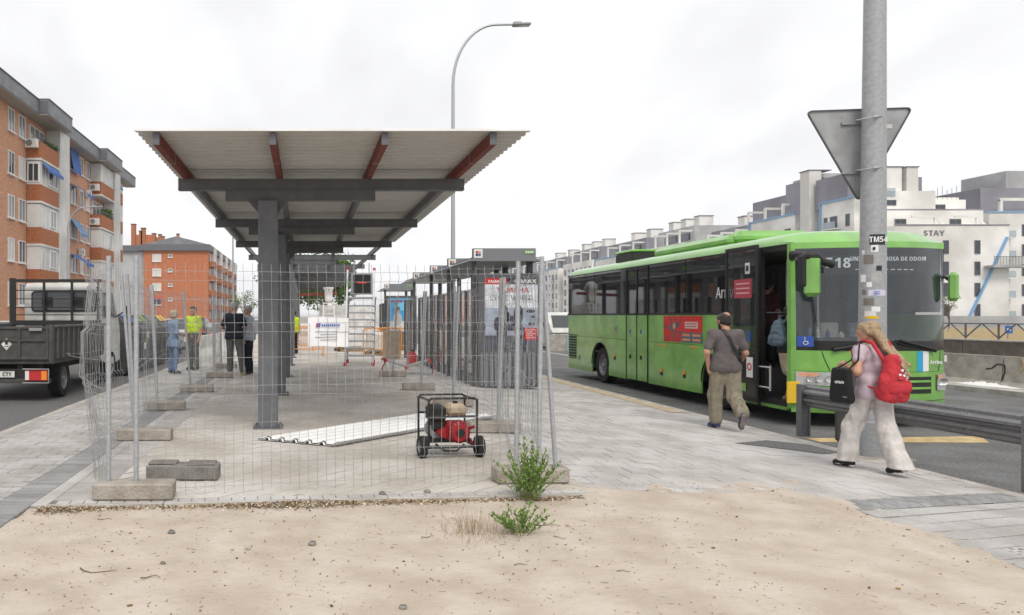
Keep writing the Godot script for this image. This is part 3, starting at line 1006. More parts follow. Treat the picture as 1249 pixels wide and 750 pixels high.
	for a in [[14.5, 1.7, 0.25, "awning_blue"], [11.7, 0.9, 1.35, "awning_blue"], [8.8, 1.25, 0.9, "awning_pale"], [5.9, 0.8, 1.3, "awning_blue"]]:
		awning(t, L.call(-19.15, a[0] + 0.7, 63.8), 2.3, a[1], a[2], a[3])
	awning(t, L.call(-19.15, 14.9, 77.4), 1.8, 0.5, 0.6, "awning_blue")
	for y in [13.5, 10.6, 7.7, 4.8]:
		B.call("brick_panel", -19.15, -18.9, y - 0.6, y + 0.6, 76.2, 80.0, "brick_b")
	B.call("white_panel", -19.19, -18.95, 0.2, 15.2, 75.62, 80.15, "render_white")

func second_building() -> void:
	var o := Vector3(-19.3, 0.0, -154.0)
	var t := thing("brick_block", "orange brick block with blank gable, slate roof edge and chimneys", "building", o)
	var B := func(nm: String, x0: float, x1: float, y0: float, y1: float, d0: float, d1: float, m: String) -> MeshInstance3D:
		return bx(t, nm, Vector3((x0 + x1) * 0.5 - o.x, (y0 + y1) * 0.5, -(d0 + d1) * 0.5 - o.z), Vector3(x1 - x0, y1 - y0, d1 - d0), m)
	B.call("wall", -32.2, -19.3, -0.5, 14.5, 154.0, 214.0, "brick_c")
	B.call("grey_wing", -37.5, -32.25, -0.5, 14.4, 154.6, 190.0, "render_grey")
	B.call("roof_edge", -33.0, -18.9, 14.5, 15.75, 153.4, 215.0, "slate_band")
	B.call("wing_roof_edge", -38.0, -33.05, 14.42, 15.6, 154.0, 191.0, "slate_band")
	var rb := MB.new()
	rb.prism(PackedVector2Array([Vector2(-13.6, 0), Vector2(0.3, 0), Vector2(-6.6, 1.75)]), -60.8, -1.0, Transform3D(Basis.IDENTITY, Vector3(0, 15.76, 0)))
	part(t, "roof", rb, M["slate_light"])
	for c in [[-35.2, 3.8, 0.9], [-33.7, 2.4, 0.7], [-33.2, 3.0, 0.9], [-31.0, 1.9, 0.7], [-29.8, 1.7, 0.6], [-29.2, 1.3, 0.6], [-26.1, 1.8, 0.5]]:
		var ch: MeshInstance3D = B.call("chimney", c[0] - c[2] * 0.5, c[0] + c[2] * 0.5, 15.5, 16.4 + c[1], 158.0, 158.9, "brick_b")
		bx(ch, "chimney_cap", Vector3(c[0] - o.x, 16.5 + c[1], -4.45), Vector3(c[2] + 0.2, 0.15, 1.1), "slate_band")
	B.call("rear_tower", -37.6, -33.6, 15.0, 19.4, 170.0, 180.0, "brick_c")
	for i in 4:
		var y := 13.1 - i * 2.9
		win(t, Vector3(-31.2 + 1.6 - o.x, y, 0.02), 1.75, 1.5, Basis.IDENTITY, ["shutter", "shutter", "shutter", "window_dark"][i], "white", 1)
		win(t, Vector3(-26.9 - o.x, y + 0.4, 0.02), 0.85, 0.65, Basis.IDENTITY, "window_mid", "white", 0)
	awning_front(t, Vector3(-29.6 - o.x, 5.3, 0.0), 2.0, 0.5, 0.5)
	# street face with white pillars, balconies
	var out := Basis(Vector3.UP, PI / 2)
	for k in 5:
		var d := 155.0 + k * 11.8
		B.call("pillar", -19.28, -18.4, -0.5, 15.4, d + 4.6, d + 5.8, "render_white")
		B.call("white_stretch", -19.28, -19.12, -0.5, 14.4, d + 6.0, d + 11.0, "render_white")
		for i in 5:
			var f := 11.4 - i * 2.9
			B.call("balcony", -19.28, -18.35, f, f + 1.1, d + 0.6, d + 4.55, "brick_b")
			win(t, Vector3(-19.22 - o.x, f + 1.9, -(d + 2.6) - o.z), 3.0, 1.5, out, "window_dark" if (i + k) % 2 else "window_mid", "white", 2, false)
			B.call("brick_panel", -19.1, -18.95, f, f + 1.1, d + 6.4, d + 10.6, "brick_b")
			win(t, Vector3(-19.08 - o.x, f + 1.95, -(d + 8.4) - o.z), 2.6, 1.3, out, "window_dark", "white", 1, false)

func awning_front(t: Node, at: Vector3, w: float, drop: float, out: float) -> void:
	var b := MB.new()
	b.patch(4, 3, func(u: float, v: float) -> Vector3:
		return at + Vector3((u - 0.5) * w, -drop * v, 0.1 + out * v), Vector3(0, 0.6, 1))
	part(t, "awning", b, M["red"])

func flat_block(label: String, x0: float, x1: float, d0: float, d1: float, h: float, side_rows: Array, front_rows: Array, trim := true, sill_y := 4.0) -> Node3D:
	# a pale rendered block; the face at x0 looks at the road, the face at d0 looks towards the camera
	var o := Vector3(x0, -0.5, -d0)
	var t := thing("white_block", label, "building", o)
	bx(t, "wall", Vector3((x1 - x0) * 0.5, h * 0.5, -(d1 - d0) * 0.5), Vector3(x1 - x0, h, d1 - d0), "cream")
	if trim:
		bx(t, "roof_trim", Vector3(-0.05, h + 0.12, -(d1 - d0) * 0.5), Vector3(0.35, 0.26, d1 - d0 + 0.3), "trim_blue")
		bx(t, "edge_trim", Vector3(-0.08, h * 0.5, -(d1 - d0) - 0.02), Vector3(0.3, h, 0.3), "trim_blue")
	var out := Basis(Vector3.UP, -PI / 2)
	for r in side_rows:
		for k in r[1]:
			# r: [sill height, [[depth, width, balcony]]]
			win(t, Vector3(-0.02, r[0] + 0.9, -(k[0] - d0)), k[1], 1.8, out, "window_dark", "mauve_dark", 1 if k[1] > 1.2 else 0, false)
			if k[2]: balcony_glass(t, Vector3(-0.02, r[0] - 0.1, -(k[0] - d0)), k[1] + 1.6, out)
	for r in front_rows:
		for k in r[1]:
			win(t, Vector3(k[0] - x0, r[0] + k[2] * 0.5, 0.02), k[1], k[2], Basis.IDENTITY, "window_dark", "mauve_dark", 1 if k[1] > 1.2 else 0, false)
	return t

func balcony_glass(t: Node, at: Vector3, w: float, b: Basis) -> void:
	var m := MB.new()
	m.box(at + b * Vector3(0, -0.08, 0.45), b.inverse() * Vector3.ZERO + (b * Vector3(w, 0.16, 0.9)).abs())
	var s := part(t, "balcony", m, M["cream"])
	m = MB.new()
	m.box(at + b * Vector3(0, 0.5, 0.88), (b * Vector3(w, 1.0, 0.03)).abs())
	part(s, "balustrade", m, M["balcony_glass"])

func right_row() -> void:
	# STAY building facing the camera, its long flank beside the road
	var rows := []
	for i in 4: rows.append([10.35 - i * 2.87, [[86.45, 0.78, 1.85], [90.7, 0.78, 1.85]]])
	var t := flat_block("white block with STAY lettering, stepped terraces and diagonal blue strip", 79.6, 95.0, 104.0, 111.9, 14.2, [], rows, false)
	t.name = "stay_building"
	words(t, "STAY", 0.72, Vector3(5.25, 13.15, 0.06), Basis.IDENTITY, M["mauve_dark"], "lettering", false, true, 1.25)
	bx(t, "parapet", Vector3(7.7, 14.28, 0.0), Vector3(15.5, 0.14, 0.2), "mauve")
	# second and third tiers
	bx(t, "upper_tier", Vector3(8.6, 15.3, -6.0), Vector3(13.7, 3.0, 4.0), "cream")
	bx(t, "tier_parapet", Vector3(8.6, 16.9, -4.05), Vector3(13.8, 0.16, 0.2), "mauve")
	for x in [3.8, 11.5]:
		win(t, Vector3(x, 15.2, -3.98), 1.6, 0.75, Basis.IDENTITY, "window_dark", "mauve_dark", 1, false)
	bx(t, "top_tier", Vector3(6.2, 18.4, -9.4), Vector3(9.0, 3.0, 6.0), "cream")
	bx(t, "terrace_wall", Vector3(13.6, 17.9, -8.0), Vector3(5.4, 1.9, 0.3), "cream")
	win(t, Vector3(4.3, 18.2, -6.38), 1.5, 0.8, Basis.IDENTITY, "window_dark", "mauve_dark", 1, false)
	win(t, Vector3(12.4, 17.7, -7.84), 1.8, 0.9, Basis.IDENTITY, "window_dark", "mauve_dark", 1, false)
	bx(t, "penthouse", Vector3(3.9, 20.8, -13.0), Vector3(7.2, 4.6, 7.0), "mauve")
	for x in [[5.9, 2.3], [8.6, 1.7]]:
		var s := bx(t, "chimney_slab", Vector3(x[0], 21.4, -8.6), Vector3(x[1], 4.4, 1.4), "cream")
		bx(s, "slab_cap", Vector3(x[0], 23.66, -8.6), Vector3(x[1] + 0.3, 0.12, 1.7), "mauve_dark")
	bx(t, "stair_house", Vector3(10.6, 20.9, -10.8), Vector3(1.8, 3.2, 2.0), "mauve")
	var gl := MB.new()
	gl.box(Vector3(2.6, 19.7, -6.3), Vector3(4.6, 1.2, 0.04))
	part(t, "balustrade", gl, M["balcony_glass"])
	for f in [[5.2, 14.5, -1.6, 3.4], [11.0, 14.5, -1.6, 3.2]]:
		# pergola frames on the terraces
		var m := MB.new()
		m.box(Vector3(f[0], 15.6, f[2]), Vector3(f[3], 0.28, 0.3))
		m.box(Vector3(f[0] + f[3] * 0.5 - 0.15, 14.8, f[2]), Vector3(0.3, 1.35, 0.29))
		m.bar(Vector3(f[0] + f[3] * 0.5 + 0.1, 15.2, f[2]), Vector3(f[0] + f[3] * 0.5 + 1.2, 14.0, f[2] + 0.3), 0.25, 0.25)
		part(t, "terrace_frame", m, M["cream"])
	var an := MB.new()
	for i in 6: an.tube([Vector3(11.6 + i * 0.7, 18.8, -8.0), Vector3(11.6 + i * 0.7, 20.3 + (i % 3) * 0.3, -8.0)], 0.03, 5)
	part(t, "aerial", an, M["steel_grey"])
	var dg := MB.new()
	dg.bar(Vector3(15.0, 12.6, 0.1), Vector3(9.3, 0.6, 0.1), 0.2, 0.55, Vector3.BACK)
	part(t, "blue_strip", dg, M["trim_blue"])
	var wk := MB.new()
	wk.box(Vector3(15.4, 8.6, 0.9), Vector3(7.0, 0.3, 1.6))
	var wp := part(t, "walkway", wk, M["render_grey"])
	wk = MB.new()
	wk.box(Vector3(15.4, 9.9, 1.68), Vector3(7.0, 0.06, 0.06))
	for i in 36: wk.box(Vector3(11.95 + i * 0.197, 9.3, 1.68), Vector3(0.05, 1.15, 0.04))
	part(wp, "railing", wk, M["steel_dark"])
	# flank A beside the road
	var srows := []
	for y in [15.2, 12.2, 9.2, 6.2]: srows.append([y, [[113.3, 0.85, false], [116.3, 1.5, true], [118.1, 0.75, false]]])
	flat_block("white flank with blue edge trim next to the mauve stair tower", 79.8, 95.0, 112.0, 119.2, 19.2, srows, [[15.2, [[80.9, 0.5, 1.8]]]])
	var tw := thing("stair_tower", "tall stair tower with cream slab and mauve side", "tower", Vector3(79.2, -0.5, -121.0))
	bx(tw, "cream_slab", Vector3(0.9, 12.4, -1.1), Vector3(1.9, 24.8, 2.2), "cream")
	bx(tw, "slab_cap", Vector3(1.6, 24.88, -1.1), Vector3(3.6, 0.14, 2.4), "mauve_dark")
	bx(tw, "mauve_body", Vector3(9.0, 12.0, -5.3), Vector3(14.2, 24.0, 7.4), "mauve")
	bx(tw, "white_fin", Vector3(5.2, 12.2, -1.3), Vector3(0.8, 24.0, 0.6), "cream")
	for y in [20.6, 17.6, 14.6, 11.6]:
		win(tw, Vector3(2.9, y, -1.58), 0.75, 1.9, Basis.IDENTITY, "window_dark", "mauve_dark", 0, false)
	srows = []
	for y in [14.6, 11.6, 8.6, 5.6]: srows.append([y, [[127.4, 1.5, false], [130.5, 0.6, false], [132.8, 1.5, true], [135.0, 0.6, false], [137.0, 0.6, false]]])
	var bb := flat_block("long low white block with blue roof trim left of the stair tower", 79.8, 95.0, 125.5, 138.2, 18.5, srows, [])
	bx(bb, "penthouse", Vector3(8.5, 20.6, -9.0), Vector3(11.0, 4.4, 16.0), "mauve")
	bx(bb, "rear_penthouse", Vector3(10.5, 23.6, -6.0), Vector3(9.0, 4.0, 8.0), "render_grey")
	for z in [-3.5, -8.5, -13.5]:
		var m := MB.new()
		m.box(Vector3(1.6, 20.6, z), Vector3(3.0, 0.35, 0.4))
		m.box(Vector3(0.2, 19.5, z), Vector3(0.35, 2.0, 0.38))
		part(bb, "terrace_frame", m, M["cream"])
	# the row going on into the distance
	var names := ["white flats with mauve attic and twin chimneys behind the bus roof", "white flats with grey attic storey beyond the twin chimneys", "white flats with stepped grey attic above the bus rear roof box", "farther white flats with open terrace frames on the roof", "white flats with black balcony windows behind the parked van", "farthest pale flats fading at the end of the row"]
	var d := 141.0
	for k in 6:
		var len: float = [17.0, 19.0, 26.0, 24.0, 34.0, 50.0][k]
		var h: float = [15.2, 17.6, 17.2, 17.8, 17.0, 17.6][k]
		srows = []
		for y in [h - 3.6, h - 6.6, h - 9.6, h - 12.6, h - 15.4]:
			var ws := []
			var nW := int(len / 3.4)
			for i in nW: ws.append([d + 1.6 + i * 3.4, 1.5 if (i + k) % 2 else 0.8, i % 3 == 1 and k < 5])
			srows.append([y, ws])
		var b2 := flat_block(names[k], 79.8 + (k % 2) * 0.6, 95.0, d, d + len, h, srows, [], k % 2 == 0)
		bx(b2, "attic", Vector3(9.0, h + 1.9, -len * 0.5), Vector3(12.0, 3.8, len - 2.0), "mauve" if k != 1 else "render_grey")
		bx(b2, "attic_glazing", Vector3(2.9, h + 1.6, -len * 0.45), Vector3(0.3, 1.5, len * 0.6), "window_dark")
		for i in 2 + k % 2:
			var c := bx(b2, "chimney_slab", Vector3(6.0, h + 4.6, -3.0 - i * (len - 6.0) * 0.45), Vector3(3.0, 2.6, 2.2), "cream")
			bx(c, "slab_cap", Vector3(6.0, h + 5.98, -3.0 - i * (len - 6.0) * 0.45), Vector3(3.3, 0.12, 2.5), "mauve_dark")
		for i in 3:
			var m := MB.new()
			m.box(Vector3(1.7, h + 2.7, -2.0 - i * len * 0.3), Vector3(3.2, 0.35, 0.4))
			m.box(Vector3(0.25, h + 1.3, -2.0 - i * len * 0.3), Vector3(0.35, 2.5, 0.38))
			part(b2, "terrace_frame", m, M["cream"])
		d += len + [6.0, 3.0, 4.0, 3.0, 5.0, 5.0][k]
	# block at the far right
	rows = []
	for i in 5:
		rows.append([13.6 - i * 2.9, [[101.2, 1.0, 1.7], [104.6, 0.9, 1.7], [107.6, 1.0, 1.7], [111.0, 0.9, 1.7], [115.0, 0.9, 1.7]]])
	var r2 := flat_block("cream flats with narrow windows right of the STAY building", 99.4, 122.0, 112.0, 130.0, 17.0, [], rows, false)
	bx(r2, "parapet", Vector3(11.0, 17.1, 0.02), Vector3(22.6, 0.2, 0.25), "trim_blue")
	bx(r2, "blue_edge", Vector3(6.6, 13.0, 0.06), Vector3(0.3, 8.0, 0.1), "trim_blue")
	bx(r2, "attic", Vector3(11.0, 19.0, -9.0), Vector3(21.0, 3.8, 14.0), "mauve")
	bx(r2, "upper_attic", Vector3(14.0, 22.4, -9.0), Vector3(14.0, 3.2, 8.0), "render_grey")
	bx(r2, "terrace_frame", Vector3(4.5, 19.0, -0.6), Vector3(5.0, 0.4, 0.4), "cream")
	bx(r2, "frame_post", Vector3(2.2, 18.0, -0.6), Vector3(0.4, 1.9, 0.38), "cream")
	for i in 5:
		balcony_glass(r2, Vector3(2.0, 13.3 - i * 2.9, 0.02), 2.2, Basis.IDENTITY)

func far_walls() -> void:
	# concrete safety barrier along the far edge of the right road
	var bar := thing("concrete_barrier", "graffiti-marked pale concrete barrier along the far side of the road", "barrier", Vector3(17.3, ROAD_R, -20.0))
	var prof := PackedVector2Array([Vector2(-0.3, 0), Vector2(-0.3, 0.1), Vector2(-0.13, 0.22), Vector2(-0.07, 0.84), Vector2(0.07, 0.84), Vector2(0.13, 0.22), Vector2(0.3, 0.1), Vector2(0.3, 0)])
	for i in 14:
		var b := MB.new()
		b.prism(prof, -2.985, 2.985, Transform3D(Basis.IDENTITY, Vector3(0, 0, 10.0 - i * 6.0)))
		part(bar, "segment", b, M["concrete_pale"])
	# the scrawls: strokes of paint lying on the sloped face
	var face := func(y: float, d: float) -> Vector3:
		return Vector3(lerpf(-0.13, -0.07, clampf((y - 0.22) / 0.62, 0, 1)) - 0.006, y, 20.0 - d)
	var strokes := [
		[[18.95, 0.62], [19.15, 0.64], [19.3, 0.52], [19.45, 0.5]], [[18.95, 0.62], [18.93, 0.45], [18.98, 0.25]],
		[[18.1, 0.62], [18.05, 0.5], [18.15, 0.35], [18.2, 0.24]], [[17.2, 0.7], [17.3, 0.6], [17.15, 0.5], [16.9, 0.5]],
		[[16.6, 0.62], [16.45, 0.3], [16.2, 0.5], [15.9, 0.6], [15.8, 0.66]], [[16.95, 0.42], [16.75, 0.35], [16.8, 0.25], [17.0, 0.24]]]
	for i in strokes.size():
		var pts := []
		for p in strokes[i]: pts.append(face.call(p[1], p[0]))
		var b := MB.new()
		b.tube(pts, 0.018, 5)
		part(bar, "graffiti_stroke", b, M["black"])
	for p in [[18.5, 0.7], [17.35, 0.55], [17.9, 0.3]]:
		var b := MB.new()
		b.tube([face.call(p[1] + 0.12, p[0]), face.call(p[1] - 0.05, p[0] - 0.06), face.call(p[1] - 0.2, p[0] + 0.03)], 0.014, 5)
		part(bar, "graffiti_stroke", b, M["yellow_paint"])
	var b := MB.new()
	b.box(Vector3(16.75, ROAD_R + 0.02, -60), Vector3(1.3, 0.2, 160))
	struct("far_verge", b, M["kerb"])
	# white plastic sheet crumpled at the foot of the barrier
	b = MB.new()
	var fn := FastNoiseLite.new()
	fn.seed = 3; fn.frequency = 2.2
	b.patch(30, 14, func(u: float, v: float) -> Vector3:
		var e := sin(u * PI) * sin(v * PI)
		return Vector3((v - 0.5) * 0.5 * (0.4 + 0.6 * sin(u * PI)), 0.005 + e * (0.04 + 0.2 * absf(fn.get_noise_2d(u * 3, v * 2))) * (1.0 - 0.7 * u), (u - 0.5) * 1.7), Vector3.UP)
	single("plastic_sheet", "crumpled white plastic sheet at the foot of the graffiti barrier", "sheet", b, M["white"], Vector3(16.75, ROAD_R + 0.12, -18.9))
	# dark wall on the far side of the cutting, with a fence on top
	var w := thing("retaining_wall", "dark brown concrete wall beyond the pale barrier", "wall", Vector3(29.0, -0.62, -40.0))
	for i in 12:
		b = MB.new()
		b.box(Vector3(0.2, 0.53, 26.0 - i * 8.0), Vector3(0.4, 1.06, 7.97))
		part(w, "wall_panel", b, M["wall_brown"])
		b = MB.new()
		b.box(Vector3(0.2, 1.09, 26.0 - i * 8.0), Vector3(0.5, 0.06, 7.97))
		part(w, "coping", b, M["kerb"])
	var fe := thing("cross_braced_fence", "dark metal fence with diagonal braces above the brown wall", "fence", Vector3(36.0, -0.62, -48.0))
	for i in 40:
		var z := 14.0 - i * 2.0
		b = MB.new()
		b.bar(Vector3(0, 0, z), Vector3(0, 1.75, z), 0.07, 0.07)
		part(fe, "post", b, M["steel_dark"])
		b = MB.new()
		b.bar(Vector3(0, 1.0, z - 0.05), Vector3(0, 1.7, z - 0.95), 0.05, 0.05)
		b.bar(Vector3(0, 1.7, z - 1.05), Vector3(0, 1.0, z - 1.95), 0.05, 0.05)
		part(fe, "brace", b, M["steel_dark"])
	b = MB.new()
	b.bar(Vector3(0, 1.72, 14), Vector3(0, 1.72, -66), 0.06, 0.06)
	part(fe, "top_rail", b, M["steel_dark"])
	var sg := thing("blue_sign", "small square blue sign on the cross-braced fence", "sign", Vector3(42.6, -0.62, -46.7))
	bx(sg, "post", Vector3(0, 0.8, 0), Vector3(0.06, 1.6, 0.06), "galv_dull")
	bx(sg, "plate", Vector3(0, 1.3, 0.05), Vector3(0.46, 0.46, 0.02), "blue")
	bx(sg, "symbol", Vector3(0, 1.3, 0.065), Vector3(0.24, 0.12, 0.004), "white")
	# dry verge beyond
	b = MB.new()
	var r := RandomNumberGenerator.new(); r.seed = 77
	for i in 5200:
		var p := Vector3(r.randf_range(38, 78), -0.62, -r.randf_range(38, 88))
		var h := r.randf_range(0.3, 1.1)
		var s := Vector3(r.randf_range(-0.4, 0.4), 0, r.randf_range(-0.2, 0.2))
		b.q(p - Vector3(0.12, 0, 0), p + Vector3(0.12, 0, 0), p + s + Vector3(0.02, h, 0), p + s + Vector3(-0.02, h, 0), Vector3(0, 0.3, 1).normalized())
	var gr := part(self, "dry_grass", b, M["straw"])
	gr.set_meta("kind", "stuff")
	tag(gr, "dry straw-coloured grass on the verge beyond the fence", "grass")
	single("boundary_wall", "long low grey wall at the foot of the white blocks", "wall", box_mb(Vector3(0, 1.05, 0), Vector3(60, 2.1, 0.4)), M["render_grey"], Vector3(100, -0.62, -96))

func box_mb(c: Vector3, s: Vector3) -> MB:
	var b := MB.new()
	b.box(c, s)
	return b
# ---------- the unfinished canopy
func build_canopy() -> void:
	var o := Vector3(-0.5, 0, -10.5)
	var t := thing("station_canopy", "long grey steel bus station canopy with corrugated roof and red primed rafters", "canopy", o)
	var L := func(x: float, y: float, d: float) -> Vector3: return Vector3(x, y, -d) - o
	for k in 9:
		var d := 10.5 + 4.35 * k
		var b := MB.new()
		b.bb(L.call(-0.5, 1.545, d), Vector3(0.26, 3.07, 0.26), 0.012)
		var c := part(t, "column", b, M["column"])
		b = MB.new()
		b.box(L.call(-0.5, 0.008, d), Vector3(0.40, 0.018, 0.40))
		for sx in [-1, 1]:
			for sz in [-1, 1]:
				b.lathe([Vector2(0.018, 0), Vector2(0.018, 0.03), Vector2(0, 0.03)], 6, Transform3D(Basis.IDENTITY, L.call(-0.5 + sx * 0.165, 0.015, d + sz * 0.165)))
		part(c, "base_plate", b, M["column"])
		for s in [-1.0, 1.0]:
			b = MB.new()
			b.prism(PackedVector2Array([Vector2(0.13 * s, 0), Vector2(0.27 * s, 0), Vector2(0.13 * s, -0.16)]), -0.01, 0.01, Transform3D(Basis.IDENTITY, L.call(-0.5, 3.075, d)))
			part(c, "gusset", b, M["steel_dark"])
		# short lower beam and long upper beam: hollow looking I sections
		for w in [[-1.08, 0.955, 3.081, 3.221, "lower_beam"], [-1.72, 2.16, 3.224, 3.376, "beam"]]:
			b = MB.new()
			var cx: float = (w[0] + w[1]) * 0.5; var ln: float = w[1] - w[0]
			b.box(L.call(cx, w[2] + 0.006, d), Vector3(ln, 0.012, 0.13))
			b.box(L.call(cx, w[3] - 0.006, d), Vector3(ln, 0.012, 0.13))
			b.box(L.call(cx, (w[2] + w[3]) * 0.5, d - 0.0), Vector3(ln - 0.004, w[3] - w[2] - 0.024, 0.112))
			part(t, w[4], b, M["steel_dark"])
	for x in [-1.62, -0.35, 0.87, 2.05]:
		for s in [[8.40, 9.42, "primer"], [9.435, 10.95, "primer"], [10.955, 20.3, "steel_grey"], [20.36, 46.0, "steel_grey"]]:
			var b := MB.new()
			var y := 3.445 if s[0] < 30.0 else 3.44
			b.bb(L.call(x, y, (s[0] + s[1]) * 0.5), Vector3(0.075, 0.134, s[1] - s[0]), 0.006)
			var pr := part(t, "rafter", b, M[s[2]])
			if s[0] == 8.40:
				b = MB.new()
				b.box(L.call(x, y, 8.388), Vector3(0.073, 0.13, 0.02))
				part(pr, "end_cap", b, M["slate_band"])
			if s[0] == 9.435:
				b = MB.new()
				b.box(L.call(x, y, 9.43), Vector3(0.080, 0.139, 0.012))
				part(pr, "weld_joint", b, M["galv_dull"])
	# corrugated sheets, ribs running across
	var d := 8.33
	while d < 20.2:
		var b := MB.new()
		var n := 6
		var pitch := 0.19
		for k in n:
			var p := [[0.0, 0.0], [0.07, 0.0], [0.10, 0.045], [0.16, 0.045], [0.19, 0.0]]
			for i in 4:
				var d0: float = d + k * pitch + p[i][0]; var d1: float = d + k * pitch + p[i + 1][0]
				b.q(L.call(-1.84, 3.517 + p[i][1], d0), L.call(2.44, 3.517 + p[i][1], d0), L.call(2.44, 3.517 + p[i + 1][1], d1), L.call(-1.84, 3.517 + p[i + 1][1], d1))
				b.q(L.call(-1.84, 3.52 + p[i][1], d0), L.call(-1.84, 3.52 + p[i + 1][1], d1), L.call(2.44, 3.52 + p[i + 1][1], d1), L.call(2.44, 3.52 + p[i][1], d0))
		part(t, "roof_sheet", b, M["roof_sheet"])
		d += n * pitch
	var fl := MB.new()
	fl.box(L.call(0.3, 3.527, 8.322), Vector3(4.30, 0.024, 0.006))
	part(t, "edge_flashing", fl, M["white_sheet"])
	# loose red beam leaning across the far frames
	var rb := MB.new()
	rb.bb(Vector3.ZERO, Vector3(2.4, 0.15, 0.12), 0.01)
	var ro := single("primed_beam", "red primed steel beam laid across the far canopy frames", "beam", rb, M["primer"], Vector3(0.55, 2.66, -41.1))
	ro.rotation.z = 0.05
	for k in 4:
		# finished roof strips of the next canopy farther on
		var s := MB.new()
		s.bb(Vector3(0.0, 0, 0), Vector3(3.4 - k * 0.1, 0.42, 0.1), 0.01)
		part(t, "fascia_board", s, M["steel_grey"]).position = L.call(0.05 - 0.05 * k, 3.10, 27.95 + 4.35 * k + 0.3)

func build_shelters() -> void:
	# glazed bus shelters standing one behind the other
	var first: Node3D = null
	var ds := [17.0, 20.0, 22.8, 26.4, 36.0]
	for k in 5:
		var o := Vector3(4.4, gy(4.4), -ds[k])
		var lab: String = ["dark grey bus shelter with motorcycle poster in its end panel", "dark grey bus shelter directly behind the one with motorcycle poster", "dark grey bus shelter between two others in the row", "dark grey bus shelter before the gap in the row", "far grey bus shelter with blue poster in its end panel"][k]
		var t := thing("bus_shelter", lab, "bus shelter", o, 0.0, "bus shelters in a row")
		var b := MB.new()
		b.bb(Vector3(0, 2.97, -0.06), Vector3(1.39, 0.24, 0.12), 0.01)
		var f := part(t, "fascia", b, M["shelter_grey"])
		var e := 0.012
		bx(f, "line_badge", Vector3(-0.58, 2.97, 0.006), Vector3(0.19, 0.19, e), "white")
		var tile_cols := ["black", "blue", "red", "yellow_paint"]
		for i in 4:
			bx(f, "badge_square", Vector3(-0.61 + 0.06 * (i % 2), 2.94 + 0.06 * (i / 2), 0.015), Vector3(0.05, 0.05, 0.006), tile_cols[i])
		bx(f, "stop_label", Vector3(0.545, 3.0, 0.006), Vector3(0.21, 0.07, e), "bus_green")
		if k == 0:
			for i in 4: bx(f, "label_mark", Vector3(0.48 + i * 0.045, 3.0, 0.014), Vector3(0.03, 0.035, 0.004), "white")
		b = MB.new()
		b.prism(PackedVector2Array([Vector2(-0.82, 2.80), Vector2(0.82, 2.80), Vector2(0.70, 2.86), Vector2(-0.70, 2.86)]), -2.6, 0.08)
		b.box(Vector3(0, 2.885, -1.33), Vector3(1.3, 0.05, 2.45))
		part(t, "roof", b, M["shelter_grey"])
		for i in 4:
			b = MB.new()
			b.bb(Vector3(-0.64, 1.4 if i == 0 else 1.09, -0.15 - i * 0.78), Vector3(0.09, 2.8 if i == 0 else 2.18, 0.09), 0.008)
			part(t, "post", b, M["shelter_dark"])
			if i < 3:
				b = MB.new()
				b.box(Vector3(-0.64, 1.25, -0.54 - i * 0.78), Vector3(0.012, 1.9, 0.64))
				part(t, "glass_pane", b, M["pane"])
		for i in 2:
			b = MB.new()
			b.bb(Vector3(0.64, 1.4, -0.3 - i * 2.1), Vector3(0.12, 2.8, 0.12), 0.008)
			part(t, "post", b, M["shelter_dark"])
		b = MB.new()
		b.bb(Vector3(0.2, 0.45, -1.35), Vector3(0.4, 0.05, 1.6), 0.01)
		b.box(Vector3(0.2, 0.22, -0.8), Vector3(0.3, 0.42, 0.06))
		b.box(Vector3(0.2, 0.22, -1.9), Vector3(0.3, 0.42, 0.06))
		part(t, "bench", b, M["galv_dull"])
		if k == 0 or k == 4:
			b = MB.new()
			b.bb(Vector3(0.1, 1.28, 0.03), Vector3(1.42, 2.5, 0.14), 0.015)
			var ap := part(t, "advertising_panel", b, M["shelter_dark"])
			b = MB.new()
			var w := 0.58; var y0 := 0.86; var y1 := 2.42
			b.uvq(Vector3(0.13 - w, y1, 0.105), Vector3(0.13 + w, y1, 0.105), Vector3(0.13 + w, y0, 0.105), Vector3(0.13 - w, y0, 0.105), Vector3.BACK)
			var pm := StandardMaterial3D.new()
			pm.albedo_texture = moto_poster() if k == 0 else blue_poster()
			pm.roughness = 0.25
			part(ap, "poster", b, pm)
			for i in 13:
				var s := MB.new()
				s.bb(Vector3(-0.53 + i * 0.104, 0.42, 0.11), Vector3(0.05, 0.74, 0.03), 0.005)
				part(ap, "ribbed_slat", s, M["shelter_grey"])
			if k == 0:
				words(ap, "YAMAHA", 0.105, Vector3(0.16, 2.16, 0.107), Basis.IDENTITY, M["red"], "poster_lettering", false, true, 1.15)
				words(ap, "CYCLE WORLD", 0.095, Vector3(0.13, 1.99, 0.107), Basis.IDENTITY, M["black"], "poster_lettering", true, false, 1.0)
				words(ap, "NMAX", 0.085, Vector3(0.43, 2.352, 0.107), Basis.IDENTITY, M["white"], "poster_lettering", false, true, 1.4)
				words(ap, "YAMAHA", 0.06, Vector3(-0.2, 2.352, 0.107), Basis.IDENTITY, M["white"], "poster_lettering", false, true, 1.1)

func soft_blob(im: Image, cx: float, cy: float, rx: float, ry: float, c: Color) -> void:
	for y in range(maxi(0, int(cy - ry)), mini(im.get_height(), int(cy + ry) + 1)):
		for x in range(maxi(0, int(cx - rx)), mini(im.get_width(), int(cx + rx) + 1)):
			var dx := (x - cx) / rx; var dy := (y - cy) / ry
			if dx * dx + dy * dy < 1.0: im.set_pixel(x, y, c)

